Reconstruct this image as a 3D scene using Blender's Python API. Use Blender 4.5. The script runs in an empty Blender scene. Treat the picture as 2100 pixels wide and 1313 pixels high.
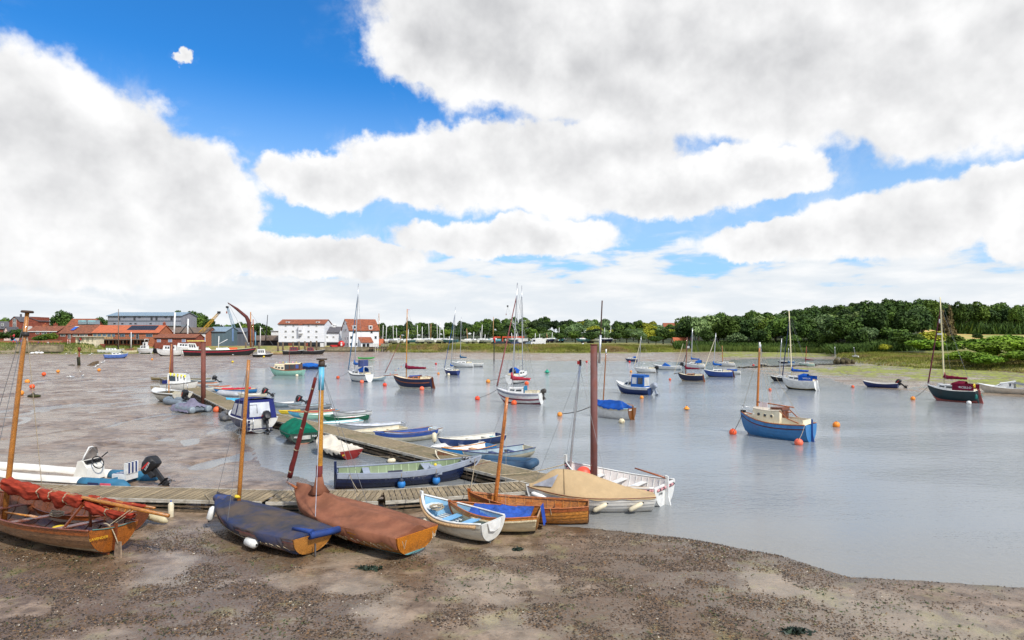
import bpy, math, random
import numpy as np
from mathutils import Vector, Matrix, Euler
random.seed(7); rng = np.random.default_rng(7)
S = bpy.context.scene
COL = S.collection
R = math.radians
# ---------------------------------------------------------------- camera
H, F, HY, CX = 6.3, 1250.0, 688.0, 1050.0      # eye height, focal length and horizon in photo pixels (2100 wide)
cd = bpy.data.cameras.new('camera'); cam = bpy.data.objects.new('camera', cd); COL.objects.link(cam)
cam.location = (0, 0, H); cam.rotation_euler = (R(90), 0, 0)
cd.sensor_width = 36.0; cd.lens = 36.0*F/2100.0; cd.shift_y = (HY-656.5)/2100.0
cd.clip_start = 0.3; cd.clip_end = 6000
S.camera = cam
S.view_settings.view_transform = 'Standard'; S.view_settings.look = 'None'
S.view_settings.exposure = 0.42; S.view_settings.gamma = 1.0
S.view_settings.use_curve_mapping = False
S.cycles.max_bounces = 6; S.cycles.diffuse_bounces = 3; S.cycles.glossy_bounces = 3
S.cycles.transparent_max_bounces = 8
SUN_DIR = Vector((0.50, -0.58, 0.80)).normalized()      # towards the sun: behind the camera, to the right
def lin(c):
    c = c/255.0
    return c/12.92 if c <= .04045 else ((c+.055)/1.055)**2.4
def C(r, g, b, k=1.0): return (lin(r)*k, lin(g)*k, lin(b)*k, 1.0)
def gp(px, py, z=0.0):
    D = (H-z)*F/(py-HY); return Vector(((px-CX)/F*D, D, z))
def at(px, py, D): return Vector(((px-CX)/F*D, D, H-(py-HY)/F*D))
# ---------------------------------------------------------------- node helper
class NT:
    def __init__(s, tree): s.t = tree; s.n = tree.nodes; s.l = tree.links
    def node(s, typ, **kw):
        n = s.n.new(typ)
        for k, v in kw.items():
            if k == 'inp':
                for i, x in v.items():
                    if hasattr(x, 'is_output') or hasattr(x, 'links'): s.l.new(x, n.inputs[i])
                    else: n.inputs[i].default_value = x
            else: setattr(n, k, v)
        return n
    def math(s, op, a, b=None, c=None, clamp=False):
        inp = {0: a}
        if b is not None: inp[1] = b
        if c is not None: inp[2] = c
        n = s.node('ShaderNodeMath', operation=op, inp=inp); n.use_clamp = clamp; return n.outputs[0]
    def vm(s, op, a, b=None, scale=None):
        inp = {0: a}
        if b is not None: inp[1] = b
        n = s.node('ShaderNodeVectorMath', operation=op, inp=inp)
        if scale is not None: n.inputs['Scale'].default_value = scale
        return n.outputs['Value'] if op in ('LENGTH', 'DOT_PRODUCT') else n.outputs[0]
    def noise(s, vec, scale, detail=4, rough=.55, dist=0.0, lac=2.0):
        return s.node('ShaderNodeTexNoise', inp={'Vector': vec, 'Scale': scale, 'Detail': detail, 'Roughness': rough, 'Distortion': dist, 'Lacunarity': lac})
    def ramp(s, v, a, b, lo=0.0, hi=1.0, smooth=True):
        n = s.node('ShaderNodeMapRange', inp={'Value': v, 'From Min': a, 'From Max': b, 'To Min': lo, 'To Max': hi})
        n.interpolation_type = 'SMOOTHSTEP' if smooth else 'LINEAR'; n.clamp = True
        return n.outputs[0]
    def mix(s, f, a, b, blend='MIX'):
        n = s.node('ShaderNodeMix', data_type='RGBA', blend_type=blend); n.clamp_factor = True
        for k, v in ((0, f), (6, a), (7, b)):
            if hasattr(v, 'links'): s.l.new(v, n.inputs[k])
            else: n.inputs[k].default_value = v
        return n.outputs[2]
    def mapping(s, vec, sc):
        return s.vm('MULTIPLY', vec, sc)
# ---------------------------------------------------------------- world: Nishita sky with a layer of cumulus
W = bpy.data.worlds.new('World'); S.world = W; W.use_nodes = True
t = NT(W.node_tree); t.n.clear()
sky = t.node('ShaderNodeTexSky', sky_type='NISHITA'); sky.sun_disc = False
sky.sun_elevation = math.asin(SUN_DIR.z); sky.sun_rotation = math.atan2(SUN_DIR.x, SUN_DIR.y)
sky.air_density = 1.0; sky.dust_density = 0.4; sky.ozone_density = 2.2
KS = 0.10
tc = t.node('ShaderNodeTexCoord').outputs['Generated']
sx = t.node('ShaderNodeSeparateXYZ', inp={0: tc})
az = t.math('ARCTAN2', sx.outputs[0], sx.outputs[1]); el = t.math('ARCSINE', sx.outputs[2])
q = t.node('ShaderNodeCombineXYZ', inp={0: az, 1: el}).outputs[0]
w1 = t.noise(tc, 8.0, 6, .6); w2 = t.noise(tc, 28.0, 4, .65)
wv = t.vm('SUBTRACT', w1.outputs['Color'], (.5, .5, .5)); wv = t.vm('MULTIPLY', wv, (.13, .085, 0))
wv2 = t.vm('SUBTRACT', w2.outputs['Color'], (.5, .5, .5)); wv2 = t.vm('MULTIPLY', wv2, (.030, .024, 0))
qw = t.vm('ADD', t.vm('ADD', q, wv), wv2)
def ang(px, py):
    return math.atan((px-CX)/F), math.atan((HY-py)/math.hypot(F, px-CX))
blobs = [(-150, 300, 330, 240), (60, 330, 300, 235), (240, 345, 230, 175), (350, 400, 190, 150), (420, 430, 140, 110),
 (150, 500, 420, 110), (375, 118, 41, 34),
 (690, 372, 165, 62), (850, 345, 150, 80), (960, 335, 190, 100), (1180, 350, 260, 108), (1370, 395, 170, 66), (1560, 350, 150, 62),
 (930, 95, 195, 115), (1000, 60, 260, 180), (1300, 110, 330, 190), (1600, 130, 380, 190), (1950, 150, 360, 190), (2300, 150, 360, 200), (1350, -120, 560, 190), (1950, -140, 660, 220),
 (1850, 455, 270, 80), (1610, 500, 220, 50), (2080, 390, 140, 56), (2180, 470, 170, 90), (1050, 490, 270, 48), (620, 520, 300, 50)]
dens = None
for (bx, by, rx, ry) in blobs:
    a0, e0 = ang(bx, by); a1, _ = ang(bx+rx*.5, by); a2, _ = ang(bx-rx*.5, by); _, e1 = ang(bx, by-ry*.5); _, e2 = ang(bx, by+ry*.5)
    v = t.vm('SUBTRACT', qw, (a0, e0, 0)); v = t.vm('MULTIPLY', v, (1/(a1-a2), 1/(e1-e2), 0))
    b = t.math('SUBTRACT', 1.0 if rx > 41 else .60, t.vm('LENGTH', v))
    if dens is None: dens = b
    else:
        n = t.node('ShaderNodeMath', operation='SMOOTH_MAX', inp={0: dens, 1: b, 2: .12}); dens = n.outputs[0]
# the same kind of cloud goes on all round, beyond what the photograph shows
st = t.vm('MULTIPLY', tc, (1.0, 1.0, 2.2))
gen = t.math('MULTIPLY_ADD', t.noise(st, 2.3, 5, .55).outputs[0], 5.0, -2.35)
wout = t.math('MAXIMUM', t.ramp(t.math('ABSOLUTE', az), .72, .95), t.ramp(el, .50, .68))
dens = t.node('ShaderNodeMix', data_type='FLOAT', inp={0: wout, 2: dens, 3: gen}).outputs[0]
fine = t.noise(tc, 15.0, 7, .52)
dd = t.math('ADD', dens, t.math('MULTIPLY_ADD', fine.outputs[0], .62, -.31))
wisp = t.noise(tc, 7.0, 6, .62, .3)
mask = t.ramp(dd, -.05, .17)
thin = t.math('MULTIPLY', t.ramp(dd, -.45, .1), t.ramp(wisp.outputs[0], .48, .72, 0, .45))
mask = t.math('MAXIMUM', mask, thin)
# low layer: long flat streaks that close up towards the horizon
sv = t.vm('MULTIPLY', q, (8.0, 34.0, 0)); stx = t.noise(sv, 1.0, 6, .55, .15)
lowm = t.ramp(t.math('ADD', stx.outputs[0], t.ramp(el, .03, .19, .34, -.14, False)), .48, .62)
lowm = t.math('MULTIPLY', lowm, t.ramp(el, .12, .19, 1, 0))
lowm = t.math('MAXIMUM', lowm, t.ramp(el, .02, .09, .80, 0))
# shading: sunlit tops, grey undersides
up = t.vm('ADD', tc, (0.012, 0, .030)); n2 = t.noise(up, 15.0, 7, .52); n0 = t.noise(tc, 5.0, 5, .6); n3 = t.noise(t.vm('ADD', tc, (0.02, 0, .05)), 5.0, 5, .6)
lit = t.math('SUBTRACT', fine.outputs[0], n2.outputs[0]); lit2 = t.math('SUBTRACT', n0.outputs[0], n3.outputs[0])
body = t.ramp(dens, .05, .85)
und = t.ramp(el, .10, .48, .50, 1.0)
nlow = t.noise(tc, 3.2, 5, .6, .4)
sh = t.math('MULTIPLY_ADD', lit, .42, .93); sh = t.math('ADD', sh, t.math('MULTIPLY', lit2, .75))
g = t.math('MULTIPLY', t.math('MULTIPLY', body, und), t.ramp(nlow.outputs[0], .30, .62, .16, .31, False))
sh = t.math('SUBTRACT', sh, g)
cc = t.mix(t.ramp(sh, .45, .97, smooth=False), (.42, .425, .44, 1), (.755, .755, .757, 1))
lowc = t.mix(t.ramp(stx.outputs[0], .4, .7), (.60, .64, .68, 1), (.73, .74, .75, 1))
blue = t.vm('MULTIPLY', sky.outputs[0], (.22*KS, .86*KS, 1.42*KS))
blue = t.mix(t.ramp(el, .16, .40, .62, 0), blue, (.40, .56, .74, 1))
col = t.mix(lowm, blue, lowc); col = t.mix(mask, col, cc)
col = t.vm('SCALE', col, scale=1.0/KS)
bg = t.node('ShaderNodeBackground', inp={0: col, 1: KS})
t.l.new(bg.outputs[0], t.node('ShaderNodeOutputWorld').inputs[0])
W.cycles.sampling_method = 'MANUAL'; W.cycles.sample_map_resolution = 512
# ---------------------------------------------------------------- sun behind thin cloud
sd = bpy.data.lights.new('sun', 'SUN'); sd.energy = 3.2; sd.angle = R(4); sd.color = (1.0, .95, .87)
sun = bpy.data.objects.new('sun', sd); COL.objects.link(sun); sun.location = (20, -20, 40)
sun.rotation_euler = (-SUN_DIR).to_track_quat('-Z', 'Y').to_euler()
# ---------------------------------------------------------------- materials
MATS = {}
def mat(col, rough=.6, key=None, var=.12, vs=3.0, bump=0.0, bs=20.0, stretch=(1, 1, 1), metal=0.0, spec=.5, tint=None, objrand=0.0, dirt=None, dirt_amt=.5, dirt_s=2.0, coat=0.0, alpha=None):
    if isinstance(col, tuple) and len(col) == 3: col = C(*col)
    k = (col, rough, var, vs, bump, bs, stretch, metal, spec, tint, objrand, dirt, dirt_amt, dirt_s, coat, alpha)
    if k in MATS: return MATS[k]
    m = bpy.data.materials.new(key or 'paint'); m.use_nodes = True; t = NT(m.node_tree)
    p = t.n['Principled BSDF']; tc = t.node('ShaderNodeTexCoord').outputs['Object']
    v = t.mapping(tc, stretch) if stretch != (1, 1, 1) else tc
    n = t.noise(v, vs, 6, .62)
    c2 = tint if tint else tuple(min(1, x*(1-2.2*var)) for x in col[:3])+(1,)
    c1 = col if tint else tuple(min(1, x*(1+var)) for x in col[:3])+(1,)
    c = t.mix(t.ramp(n.outputs[0], .32, .68), c2, c1)
    if dirt:
        n2 = t.noise(tc, dirt_s, 7, .68, .3)
        c = t.mix(t.math('MULTIPLY', t.ramp(n2.outputs[0], .45, .68), dirt_amt), c, dirt)
    if objrand:
        oi = t.node('ShaderNodeObjectInfo').outputs['Random']
        c = t.mix(1.0, c, t.node('ShaderNodeCombineColor', inp={i: t.ramp(oi, 0, 1, 1-objrand, 1+objrand, False) for i in range(3)}).outputs[0], 'MULTIPLY')
    t.l.new(c, p.inputs['Base Color'])
    rr = t.ramp(n.outputs[0], .3, .7, max(.02, rough-.08), min(1, rough+.1)); t.l.new(rr, p.inputs['Roughness'])
    p.inputs['Metallic'].default_value = metal; p.inputs['Specular IOR Level'].default_value = spec; p.inputs['Coat Weight'].default_value = coat
    if alpha is not None: p.inputs['Alpha'].default_value = alpha
    if bump:
        bn = t.noise(v, bs, 5, .6)
        b = t.node('ShaderNodeBump', inp={'Strength': bump, 'Distance': .02, 'Height': bn.outputs[0]}); t.l.new(b.outputs[0], p.inputs['Normal'])
    MATS[k] = m; return m
def varnish(r, g, b, k='varnish', dirt=None): return mat((r, g, b), .33, k, .22, 5.0, .15, 30, (1.2, 9, 9), coat=.35, dirt=dirt or C(70, 50, 35), dirt_amt=.35, dirt_s=3)
def paint(r, g, b, rough=.4, dirt=.22): return mat((r, g, b), rough, 'paint', .06, 2.5, .03, 15, dirt=C(105, 90, 70), dirt_amt=dirt, dirt_s=2.2)
def canvas_m(r, g, b, dirt=None, amt=.4): return mat((r, g, b), .85, 'canvas', .14, 2.0, .35, 9, spec=.2, dirt=dirt or C(int(r*.6), int(g*.6), int(b*.6)), dirt_amt=amt, dirt_s=1.6)
WHITE = paint(226, 226, 222); CREAM = paint(226, 214, 184); GREYW = paint(190, 192, 190)
ALU = mat((190, 192, 195), .35, 'aluminium', .05, 6, metal=.8); STEEL = mat((120, 120, 122), .4, 'steel', .1, 6, metal=.6)
BLACK = mat((24, 25, 28), .45, 'black_plastic', .1, 5); RUBBER = mat((40, 41, 44), .7, 'rubber', .12, 5)
GLASS = mat((38, 46, 54), .08, 'dark_glass', .2, 1.5, spec=.9); ROPE = mat((176, 160, 132), .9, 'rope', .2, 30, .4, 90)
DKROPE = mat((60, 56, 50), .9, 'dark_rope', .2, 30)
WIRE = mat((110, 112, 115), .5, 'wire', .05, 6)
ORANGE = mat((238, 92, 40), .5, 'orange_plastic', .08, 5, dirt=C(120, 70, 40), dirt_amt=.35, dirt_s=6)
AMBER = mat((242, 150, 50), .5, 'amber_plastic', .08, 5, dirt=C(110, 80, 40), dirt_amt=.35, dirt_s=6)
REDM = mat((196, 38, 36), .5, 'red_paint', .08, 5)
YELLOW = mat((230, 200, 50), .6, 'yellow', .1, 5)
# ---------------------------------------------------------------- mesh builder
class MB:
    def __init__(s): s.v = []; s.f = []; s.sm = []; s.mi = []
    def add(s, vs, fs, smooth=False, mi=0):
        o = len(s.v); s.v += [tuple(x) for x in vs]
        for f in fs: s.f.append(tuple(i+o for i in f)); s.sm.append(smooth); s.mi.append(mi)
        return s
    def box(s, c, d, rz=0.0, mi=0, M=None):
        vs = []
        for sx in (-.5, .5):
            for sy in (-.5, .5):
                for sz in (-.5, .5):
                    x, y, z = sx*d[0], sy*d[1], sz*d[2]
                    if rz: x, y = x*math.cos(rz)-y*math.sin(rz), x*math.sin(rz)+y*math.cos(rz)
                    p = Vector((x, y, z))
                    if M: p = M @ p
                    vs.append((p.x+c[0], p.y+c[1], p.z+c[2]))
        return s.add(vs, [(0, 1, 3, 2), (4, 6, 7, 5), (0, 4, 5, 1), (2, 3, 7, 6), (0, 2, 6, 4), (1, 5, 7, 3)], False, mi)
    def tube(s, pts, r, n=6, cap=True, mi=0, flat=1.0, smooth=True):
        pts = [Vector(p) for p in pts]; m = len(pts)
        rs = r if isinstance(r, (list, tuple)) else [r]*m
        vs = []
        for i, p in enumerate(pts):
            d = (pts[min(i+1, m-1)]-pts[max(i-1, 0)]).normalized()
            a = d.cross(Vector((0, 0, 1)))
            if a.length < .05: a = d.cross(Vector((0, 1, 0)))
            a.normalize(); b = d.cross(a).normalized()
            for k in range(n):
                th = 2*math.pi*(k+.5)/n
                vs.append(p+a*(math.cos(th)*rs[i])+b*(math.sin(th)*rs[i]*flat))
        fs = [(i*n+k, i*n+(k+1) % n, (i+1)*n+(k+1) % n, (i+1)*n+k) for i in range(m-1) for k in range(n)]
        if cap: fs += [tuple(range(n))[::-1], tuple(range((m-1)*n, m*n))]
        return s.add(vs, fs, smooth and n > 4, mi)
    def grid(s, P, smooth=True, mi=0, flip=False):
        n, m = len(P), len(P[0]); vs = [p for row in P for p in row]
        fs = [(i*m+j, i*m+j+1, (i+1)*m+j+1, (i+1)*m+j) for i in range(n-1) for j in range(m-1)]
        if flip: fs = [f[::-1] for f in fs]
        return s.add(vs, fs, smooth, mi)
    def lathe(s, prof, n=12, c=(0, 0, 0), axis=None, smooth=True, mi=0):
        M = Matrix.Identity(3) if axis is None else Vector((0, 0, 1)).rotation_difference(Vector(axis).normalized()).to_matrix()
        vs = []
        for r, z in prof:
            for k in range(n):
                th = 2*math.pi*k/n; p = M @ Vector((r*math.cos(th), r*math.sin(th), z)); vs.append(p+Vector(c))
        m = len(prof)
        fs = [(i*n+k, i*n+(k+1) % n, (i+1)*n+(k+1) % n, (i+1)*n+k) for i in range(m-1) for k in range(n)]
        fs += [tuple(range(n))[::-1], tuple(range((m-1)*n, m*n))]
        return s.add(vs, fs, smooth, mi)
    def ball(s, c, r, n=12, sc=(1, 1, 1), mi=0):
        m = max(6, n//2+1); vs = []
        for i in range(m+1):
            ph = math.pi*i/m
            for k in range(n):
                th = 2*math.pi*k/n
                vs.append((c[0]+r*sc[0]*math.sin(ph)*math.cos(th), c[1]+r*sc[1]*math.sin(ph)*math.sin(th), c[2]-r*sc[2]*math.cos(ph)))
        fs = [(i*n+k, i*n+(k+1) % n, (i+1)*n+(k+1) % n, (i+1)*n+k) for i in range(m) for k in range(n)]
        return s.add(vs, fs, True, mi)
    def prism(s, poly, ext, mi=0):            # poly: list of Vector, ext: Vector
        n = len(poly); vs = [Vector(p) for p in poly]+[Vector(p)+Vector(ext) for p in poly]
        fs = [tuple(range(n))[::-1], tuple(range(n, 2*n))]+[(i, (i+1) % n, n+(i+1) % n, n+i) for i in range(n)]
        return s.add(vs, fs, False, mi)
    def mesh(s, name, mats):
        me = bpy.data.meshes.new(name); me.from_pydata(s.v, [], s.f)
        for m in (mats if isinstance(mats, (list, tuple)) else [mats]): me.materials.append(m)
        me.polygons.foreach_set('use_smooth', s.sm); me.polygons.foreach_set('material_index', s.mi); me.update()
        return me
    def build(s, name, mats, parent=None, loc=None):
        return link(name, s.mesh(name, mats), parent, loc)
def link(name, me, parent=None, loc=None):
    o = bpy.data.objects.new(name, me); COL.objects.link(o)
    if parent is not None: o.parent = parent
    if loc is not None: o.location = loc
    return o
def tag(o, label=None, cat=None, group=None, kind=None):
    if label: o['label'] = label
    if cat: o['category'] = cat
    if group: o['group'] = group
    if kind: o['kind'] = kind
    return o
def thing(name, label, cat, M=None, group=None):
    o = bpy.data.objects.new(name, None); o.empty_display_size = .3; COL.objects.link(o)
    if M is not None: o.matrix_world = M if isinstance(M, Matrix) else Matrix.Translation(M)
    return tag(o, label, cat, group)
def copy_tree(o, parent=None):
    c = o.copy(); COL.objects.link(c)
    if parent is not None: c.parent = parent; c.matrix_parent_inverse = Matrix.Identity(4)
    for ch in list(o.children): copy_tree(ch, c)
    return c
def text_obj(s, size, m, parent, M, name='lettering', ext=.003):
    cu = bpy.data.curves.new('txt', 'FONT'); cu.body = s; cu.size = size; cu.extrude = ext; cu.align_x = 'CENTER'; cu.align_y = 'CENTER'; cu.resolution_u = 2
    o = bpy.data.objects.new('txt', cu); COL.objects.link(o)
    bpy.context.view_layer.update()
    me = bpy.data.meshes.new_from_object(o.evaluated_get(bpy.context.evaluated_depsgraph_get()))
    bpy.data.objects.remove(o); me.materials.clear(); me.materials.append(m)
    r = link(name, me, parent); r.matrix_local = M; return r
def frame(o, x, y):                               # matrix with given local x and y directions, z = out
    x = Vector(x).normalized(); z = x.cross(Vector(y)).normalized(); y = z.cross(x)
    M = Matrix((x, y, z)).transposed().to_4x4(); M.translation = Vector(o); return M
# ================================================================ ground: one sheet with mud, marsh banks and hills
def fade(x): return x*x*(3-2*x)
PERM = rng.random((256, 256))
def vnoise(x, y):
    xi = np.floor(x).astype(int); yi = np.floor(y).astype(int); fx = fade(x-xi); fy = fade(y-yi)
    a = PERM[xi & 255, yi & 255]; b = PERM[(xi+1) & 255, yi & 255]; c = PERM[xi & 255, (yi+1) & 255]; d = PERM[(xi+1) & 255, (yi+1) & 255]
    return (a*(1-fx)+b*fx)*(1-fy)+(c*(1-fx)+d*fx)*fy
def fbm(x, y, o=4, g=.5):
    s = 0; a = 1; n = 0
    for i in range(o): s = s+a*vnoise(x*2**i+i*17.3, y*2**i+i*9.1); n += a; a *= g
    return s/n
SHORE = [(2700, 1260), (2100, 1205), (1900, 1192), (1740, 1183), (1680, 1165), (1600, 1140), (1500, 1120), (1400, 1104), (1300, 1092), (1215, 1082), (1130, 1078),
 (1060, 1040), (900, 1014), (640, 1000), (560, 965), (520, 925), (470, 884), (430, 852), (385, 826), (350, 800), (325, 784), (330, 773), (420, 766), (520, 757), (600, 750),
 (660, 744), (745, 741), (800, 737.5), (1000, 737), (1150, 741), (1300, 741), (1420, 743), (1480, 741), (1530, 736), (1620, 735), (1722, 738), (1716, 745), (1640, 750), (1560, 751), (1500, 751),
 (1530, 757), (1560, 766), (1620, 775), (1700, 786), (1790, 796), (1880, 804), (2000, 811), (2100, 815), (2700, 835)]
SW = np.array([tuple(gp(a, b))[:2] for a, b in SHORE])
def poly_sd(poly, x, y):                          # signed distance, positive outside
    d = np.full(x.shape, 1e9); ins = np.zeros(x.shape, bool); n = len(poly)
    for i in range(n):
        ax, ay = poly[i]; bx, by = poly[(i+1) % n]; ex, ey = bx-ax, by-ay
        tt = np.clip(((x-ax)*ex+(y-ay)*ey)/(ex*ex+ey*ey+1e-9), 0, 1)
        d = np.minimum(d, np.hypot(x-ax-tt*ex, y-ay-tt*ey))
        c = ((ay > y) != (by > y)) & (x < (bx-ax)*(y-ay)/((by-ay) if abs(by-ay) > 1e-9 else 1e-9)+ax)
        ins ^= c
    return np.where(ins, -d, d)
def interp(u, tab): return np.interp(u, [a for a, b in tab], [b for a, b in tab])
BANKD = [(-900, 200), (0, 199), (170, 199), (240, 207), (330, 213), (560, 224), (700, 230), (785, 230), (800, 213), (1000, 213), (1150, 209), (1300, 212), (1420, 222), (1520, 226), (1690, 205), (1730, 150), (1800, 128), (1900, 114), (2100, 100), (2700, 90)]
BANKH = [(-900, 3.4), (0, 3.4), (170, 3.2), (215, 2.2), (330, 2.0), (700, 2.0), (790, 2.0), (820, 2.4), (1100, 2.4), (1300, 2.2), (1420, 1.3), (1520, .8), (1700, .9), (1800, 1.2), (2100, 1.3), (2700, 1.3)]
HILLH = [(700, 0), (760, 3), (900, 3.5), (1100, 6.5), (1250, 5.5), (1340, 5.5), (1380, 3), (1450, 4), (1520, 7), (1600, 9), (1700, 11), (1800, 12), (1870, 11), (1950, 7), (2100, 6.5), (2700, 6.5)]
HILLS = [(700, 330), (1380, 400), (1400, 240), (1520, 240), (1700, 220), (1800, 165), (1900, 150), (2700, 140)]
HILLW = [(700, 220), (1380, 160), (1400, 110), (1700, 120), (1850, 180), (2000, 210), (2700, 210)]
def sstep(x): x = np.clip(x, 0, 1); return x*x*(3-2*x)
def land(x, y, detail=True):
    u = np.where(y > 3, CX+F*x/np.maximum(y, 3), CX+F*x/3)
    u = np.clip(u, -900, 2700)
    sd = poly_sd(SW, x, y)
    flat = np.where((y > 23) & (x < -2) & (y < 150), 1.0, 0)
    wob = (fbm(x*.35, y*.35, 3)-.5)*np.clip(sd*.6+.4, .25, 1.5)+flat*((fbm(x*.22+9, y*.12, 4)-.42)*2.2+(fbm(x*.9+9, y*.5, 3)-.5)*.6)
    near = y < 40
    d = sd+wob*np.where(near, .8, 2.0)
    z = np.where(d > 0, .01+np.minimum(d*np.where(near & (u > -2000), .028, .008), .34), np.maximum(d*.10, -.8))
    bd = interp(u, BANKD); bh = interp(u, BANKH)
    r = y-bd+(fbm(x*.06+40, y*.06, 3)-.5)*np.where(u > 795, 9, 2)
    z = z+np.where(u < 790, sstep(r/2.5), .45*sstep(r/2.2)+.55*sstep(r/14))*bh
    hs = interp(u, HILLS); hw = interp(u, HILLW)
    z = z+sstep((y-hs)/hw)*interp(u, HILLH)*np.where(u > 690, 1, 0)
    if detail:
        mud = np.clip(1-np.abs(r+200)/1e9, 0, 1)*np.where((d > .1) & (r < 0), 1, 0)*np.clip(d/2, 0, 1)
        z = z+mud*((fbm(x*.5, y*.22, 4)-.5)*np.where(near, .13, .22)+(fbm(x*2.3, y*1.6, 3)-.5)*np.where(y < 60, .05, .03))
        # runnels cut through the flat beside the left-hand dinghies
        ru = np.abs(fbm(x*.16+5, y*.10+3, 3)-.5)
        z = z-mud*np.where((y > 24) & (y < 140), 1, 0)*np.clip(.05-ru, 0, .05)*5.0
    return z
def zg(x, y): return float(land(np.array([x], float), np.array([y], float))[0])
def gnd(px, py, dz=0.0):                          # the point of the ground seen at a pixel
    z = 0.1
    for i in range(4):
        p = gp(px, py, z+dz); z = zg(p.x, p.y)
    p.z = z; return p
ys = np.concatenate([np.linspace(-14, 10, 20)[:-1], 10*np.exp(np.linspace(0, math.log(250), 560))])
us = np.linspace(-1.75, 1.75, 720)
YY, UU = np.meshgrid(ys, us, indexing='ij'); XX = UU*(YY+15.0)
ZZ = land(XX.ravel(), YY.ravel()).reshape(XX.shape)
nr, nc = XX.shape
idx = np.arange(nr*nc).reshape(nr, nc)
fa = np.stack([idx[:-1, :-1], idx[:-1, 1:], idx[1:, 1:], idx[1:, :-1]], -1).reshape(-1, 4)
def np_mesh(name, V, Fq, mats, smooth=False):
    me = bpy.data.meshes.new(name); k = Fq.shape[1]
    me.vertices.add(len(V)); me.vertices.foreach_set('co', np.ascontiguousarray(V, dtype=np.float32).ravel())
    me.loops.add(Fq.size); me.loops.foreach_set('vertex_index', np.ascontiguousarray(Fq, dtype=np.int32).ravel())
    me.polygons.add(len(Fq)); me.polygons.foreach_set('loop_start', np.arange(0, Fq.size, k, dtype=np.int32))
    me.update(calc_edges=True); me.validate()
    for m in (mats if isinstance(mats, (list, tuple)) else [mats]): me.materials.append(m)
    if smooth: me.polygons.foreach_set('use_smooth', np.ones(len(me.polygons), bool))
    return me
# what grows or lies where: r algae, g grass, b woodland floor / field, a stones
def zones(x, y, z):
    u = np.clip(np.where(y > 3, CX+F*x/np.maximum(y, 3), CX+F*x/3), -900, 2700)
    bd = interp(u, BANKD); sd = poly_sd(SW, x, y); r = y-bd
    n1 = fbm(x*.08, y*.05, 4); n2 = fbm(x*.4, y*.3, 4)
    grass = sstep((r+1+(n1-.5)*6)/3.0)*np.where(u < 790, np.where((u > 215) & (r > 4), 0, 1), 1)
    alg = np.where(u > 1480, sstep((sd-3-(n1-.5)*22)/12)*sstep((n2-.28)/.2)*np.where(r < 2, 1, 0), 0)
    alg = np.maximum(alg, np.where((u < 400) & (u > 120) & (r > -9) & (r < 1), sstep((n2-.35)/.2), 0))
    alg = np.maximum(alg, np.where((u > 1000) & (u < 1500) & (r > -14) & (r < 2), .85*sstep((r+13)/6)*sstep((n2-.3)/.2), 0))
    alg = np.maximum(alg, np.where((y < 20.5) & (y > 5), .16*sstep((fbm(x*1.6+70, y*2.2, 4)-.60)/.1), 0))
    hs = interp(u, HILLS)
    wood = np.where((u > 1390) & (u < 1900), sstep((y-hs)/20), np.where(u >= 1900, sstep((y-285)/12), np.where(u > 790, sstep((y-300)/30), 0)))
    field = np.where((u > 1890) & (y > 205) & (y < 290), 1.0, 0)*sstep((y-205)/8)
    st = np.where((y < 24) & (sd > -.3) & (u > -400), sstep((fbm(x*.45+8, y*.6+3, 4)-.34)/.16)*np.clip(1-(y-17.3)/2.5, 0, 1), 0)
    st = np.where((y < 24) & (sd > -.2) & (sd < 1.2) & (u > 1180) & (u < 1730), np.maximum(st, .9), st)
    st = st*np.clip(1-(u-1500)/420, .12, 1)
    return alg, grass, wood, field, st
al, gr, wd, fi, stn = [a.ravel() for a in zones(XX.ravel(), YY.ravel(), ZZ.ravel())]
wetb = np.clip(1-(poly_sd(SW, XX.ravel(), YY.ravel())+(fbm(XX.ravel()*1.1, YY.ravel()*1.1, 3)-.5)*1.2)/1.1, 0, 1)*(YY.ravel() < 120)
gm = bpy.data.materials.new('estuary_ground'); gm.use_nodes = True; t = NT(gm.node_tree); p = t.n['Principled BSDF']
pos = t.node('ShaderNodeNewGeometry').outputs['Position']
a1 = t.node('ShaderNodeAttribute', attribute_name='zone'); a2 = t.node('ShaderNodeAttribute', attribute_name='zone2')
s1 = t.node('ShaderNodeSeparateColor', inp={0: a1.outputs['Color']}); s2 = t.node('ShaderNodeSeparateColor', inp={0: a2.outputs['Color']})
nA = t.noise(pos, .22, 7, .62, .5); nB = t.noise(pos, 1.7, 7, .66, .4); nC = t.noise(pos, 11.0, 6, .68); nD = t.noise(t.mapping(pos, (.35, 1.6, 1)), 1.0, 6, .62, .8)
mudc = t.mix(t.ramp(nB.outputs[0], .35, .65), C(98, 80, 62), C(154, 132, 110))
mudc = t.mix(t.math('MULTIPLY', t.ramp(nC.outputs[0], .52, .66), .6), mudc, C(70, 56, 44))
mudc = t.mix(t.math('MULTIPLY', t.ramp(nA.outputs[0], .45, .6), .5), mudc, C(160, 147, 128))
mudc = t.mix(t.math('MULTIPLY', s2.outputs[1], t.ramp(nC.outputs[0], .38, .58, .35, 1)), mudc, t.mix(t.ramp(nC.outputs[0], .4, .62), C(50, 39, 29), C(114, 90, 68)))
algc = t.mix(t.ramp(nB.outputs[0], .35, .62), C(80, 92, 40), C(150, 160, 44)); algc = t.mix(t.ramp(nC.outputs[0], .55, .7), algc, C(84, 84, 54))
mudc = t.mix(t.math('MULTIPLY', s1.outputs[0], t.ramp(nB.outputs[0], .36, .55)), mudc, algc)
grc = t.mix(t.ramp(nA.outputs[0], .38, .6), C(150, 140, 76), C(104, 114, 50)); grc = t.mix(t.ramp(nB.outputs[0], .5, .7), grc, C(140, 116, 84))
c = t.mix(s1.outputs[1], mudc, grc)
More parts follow.
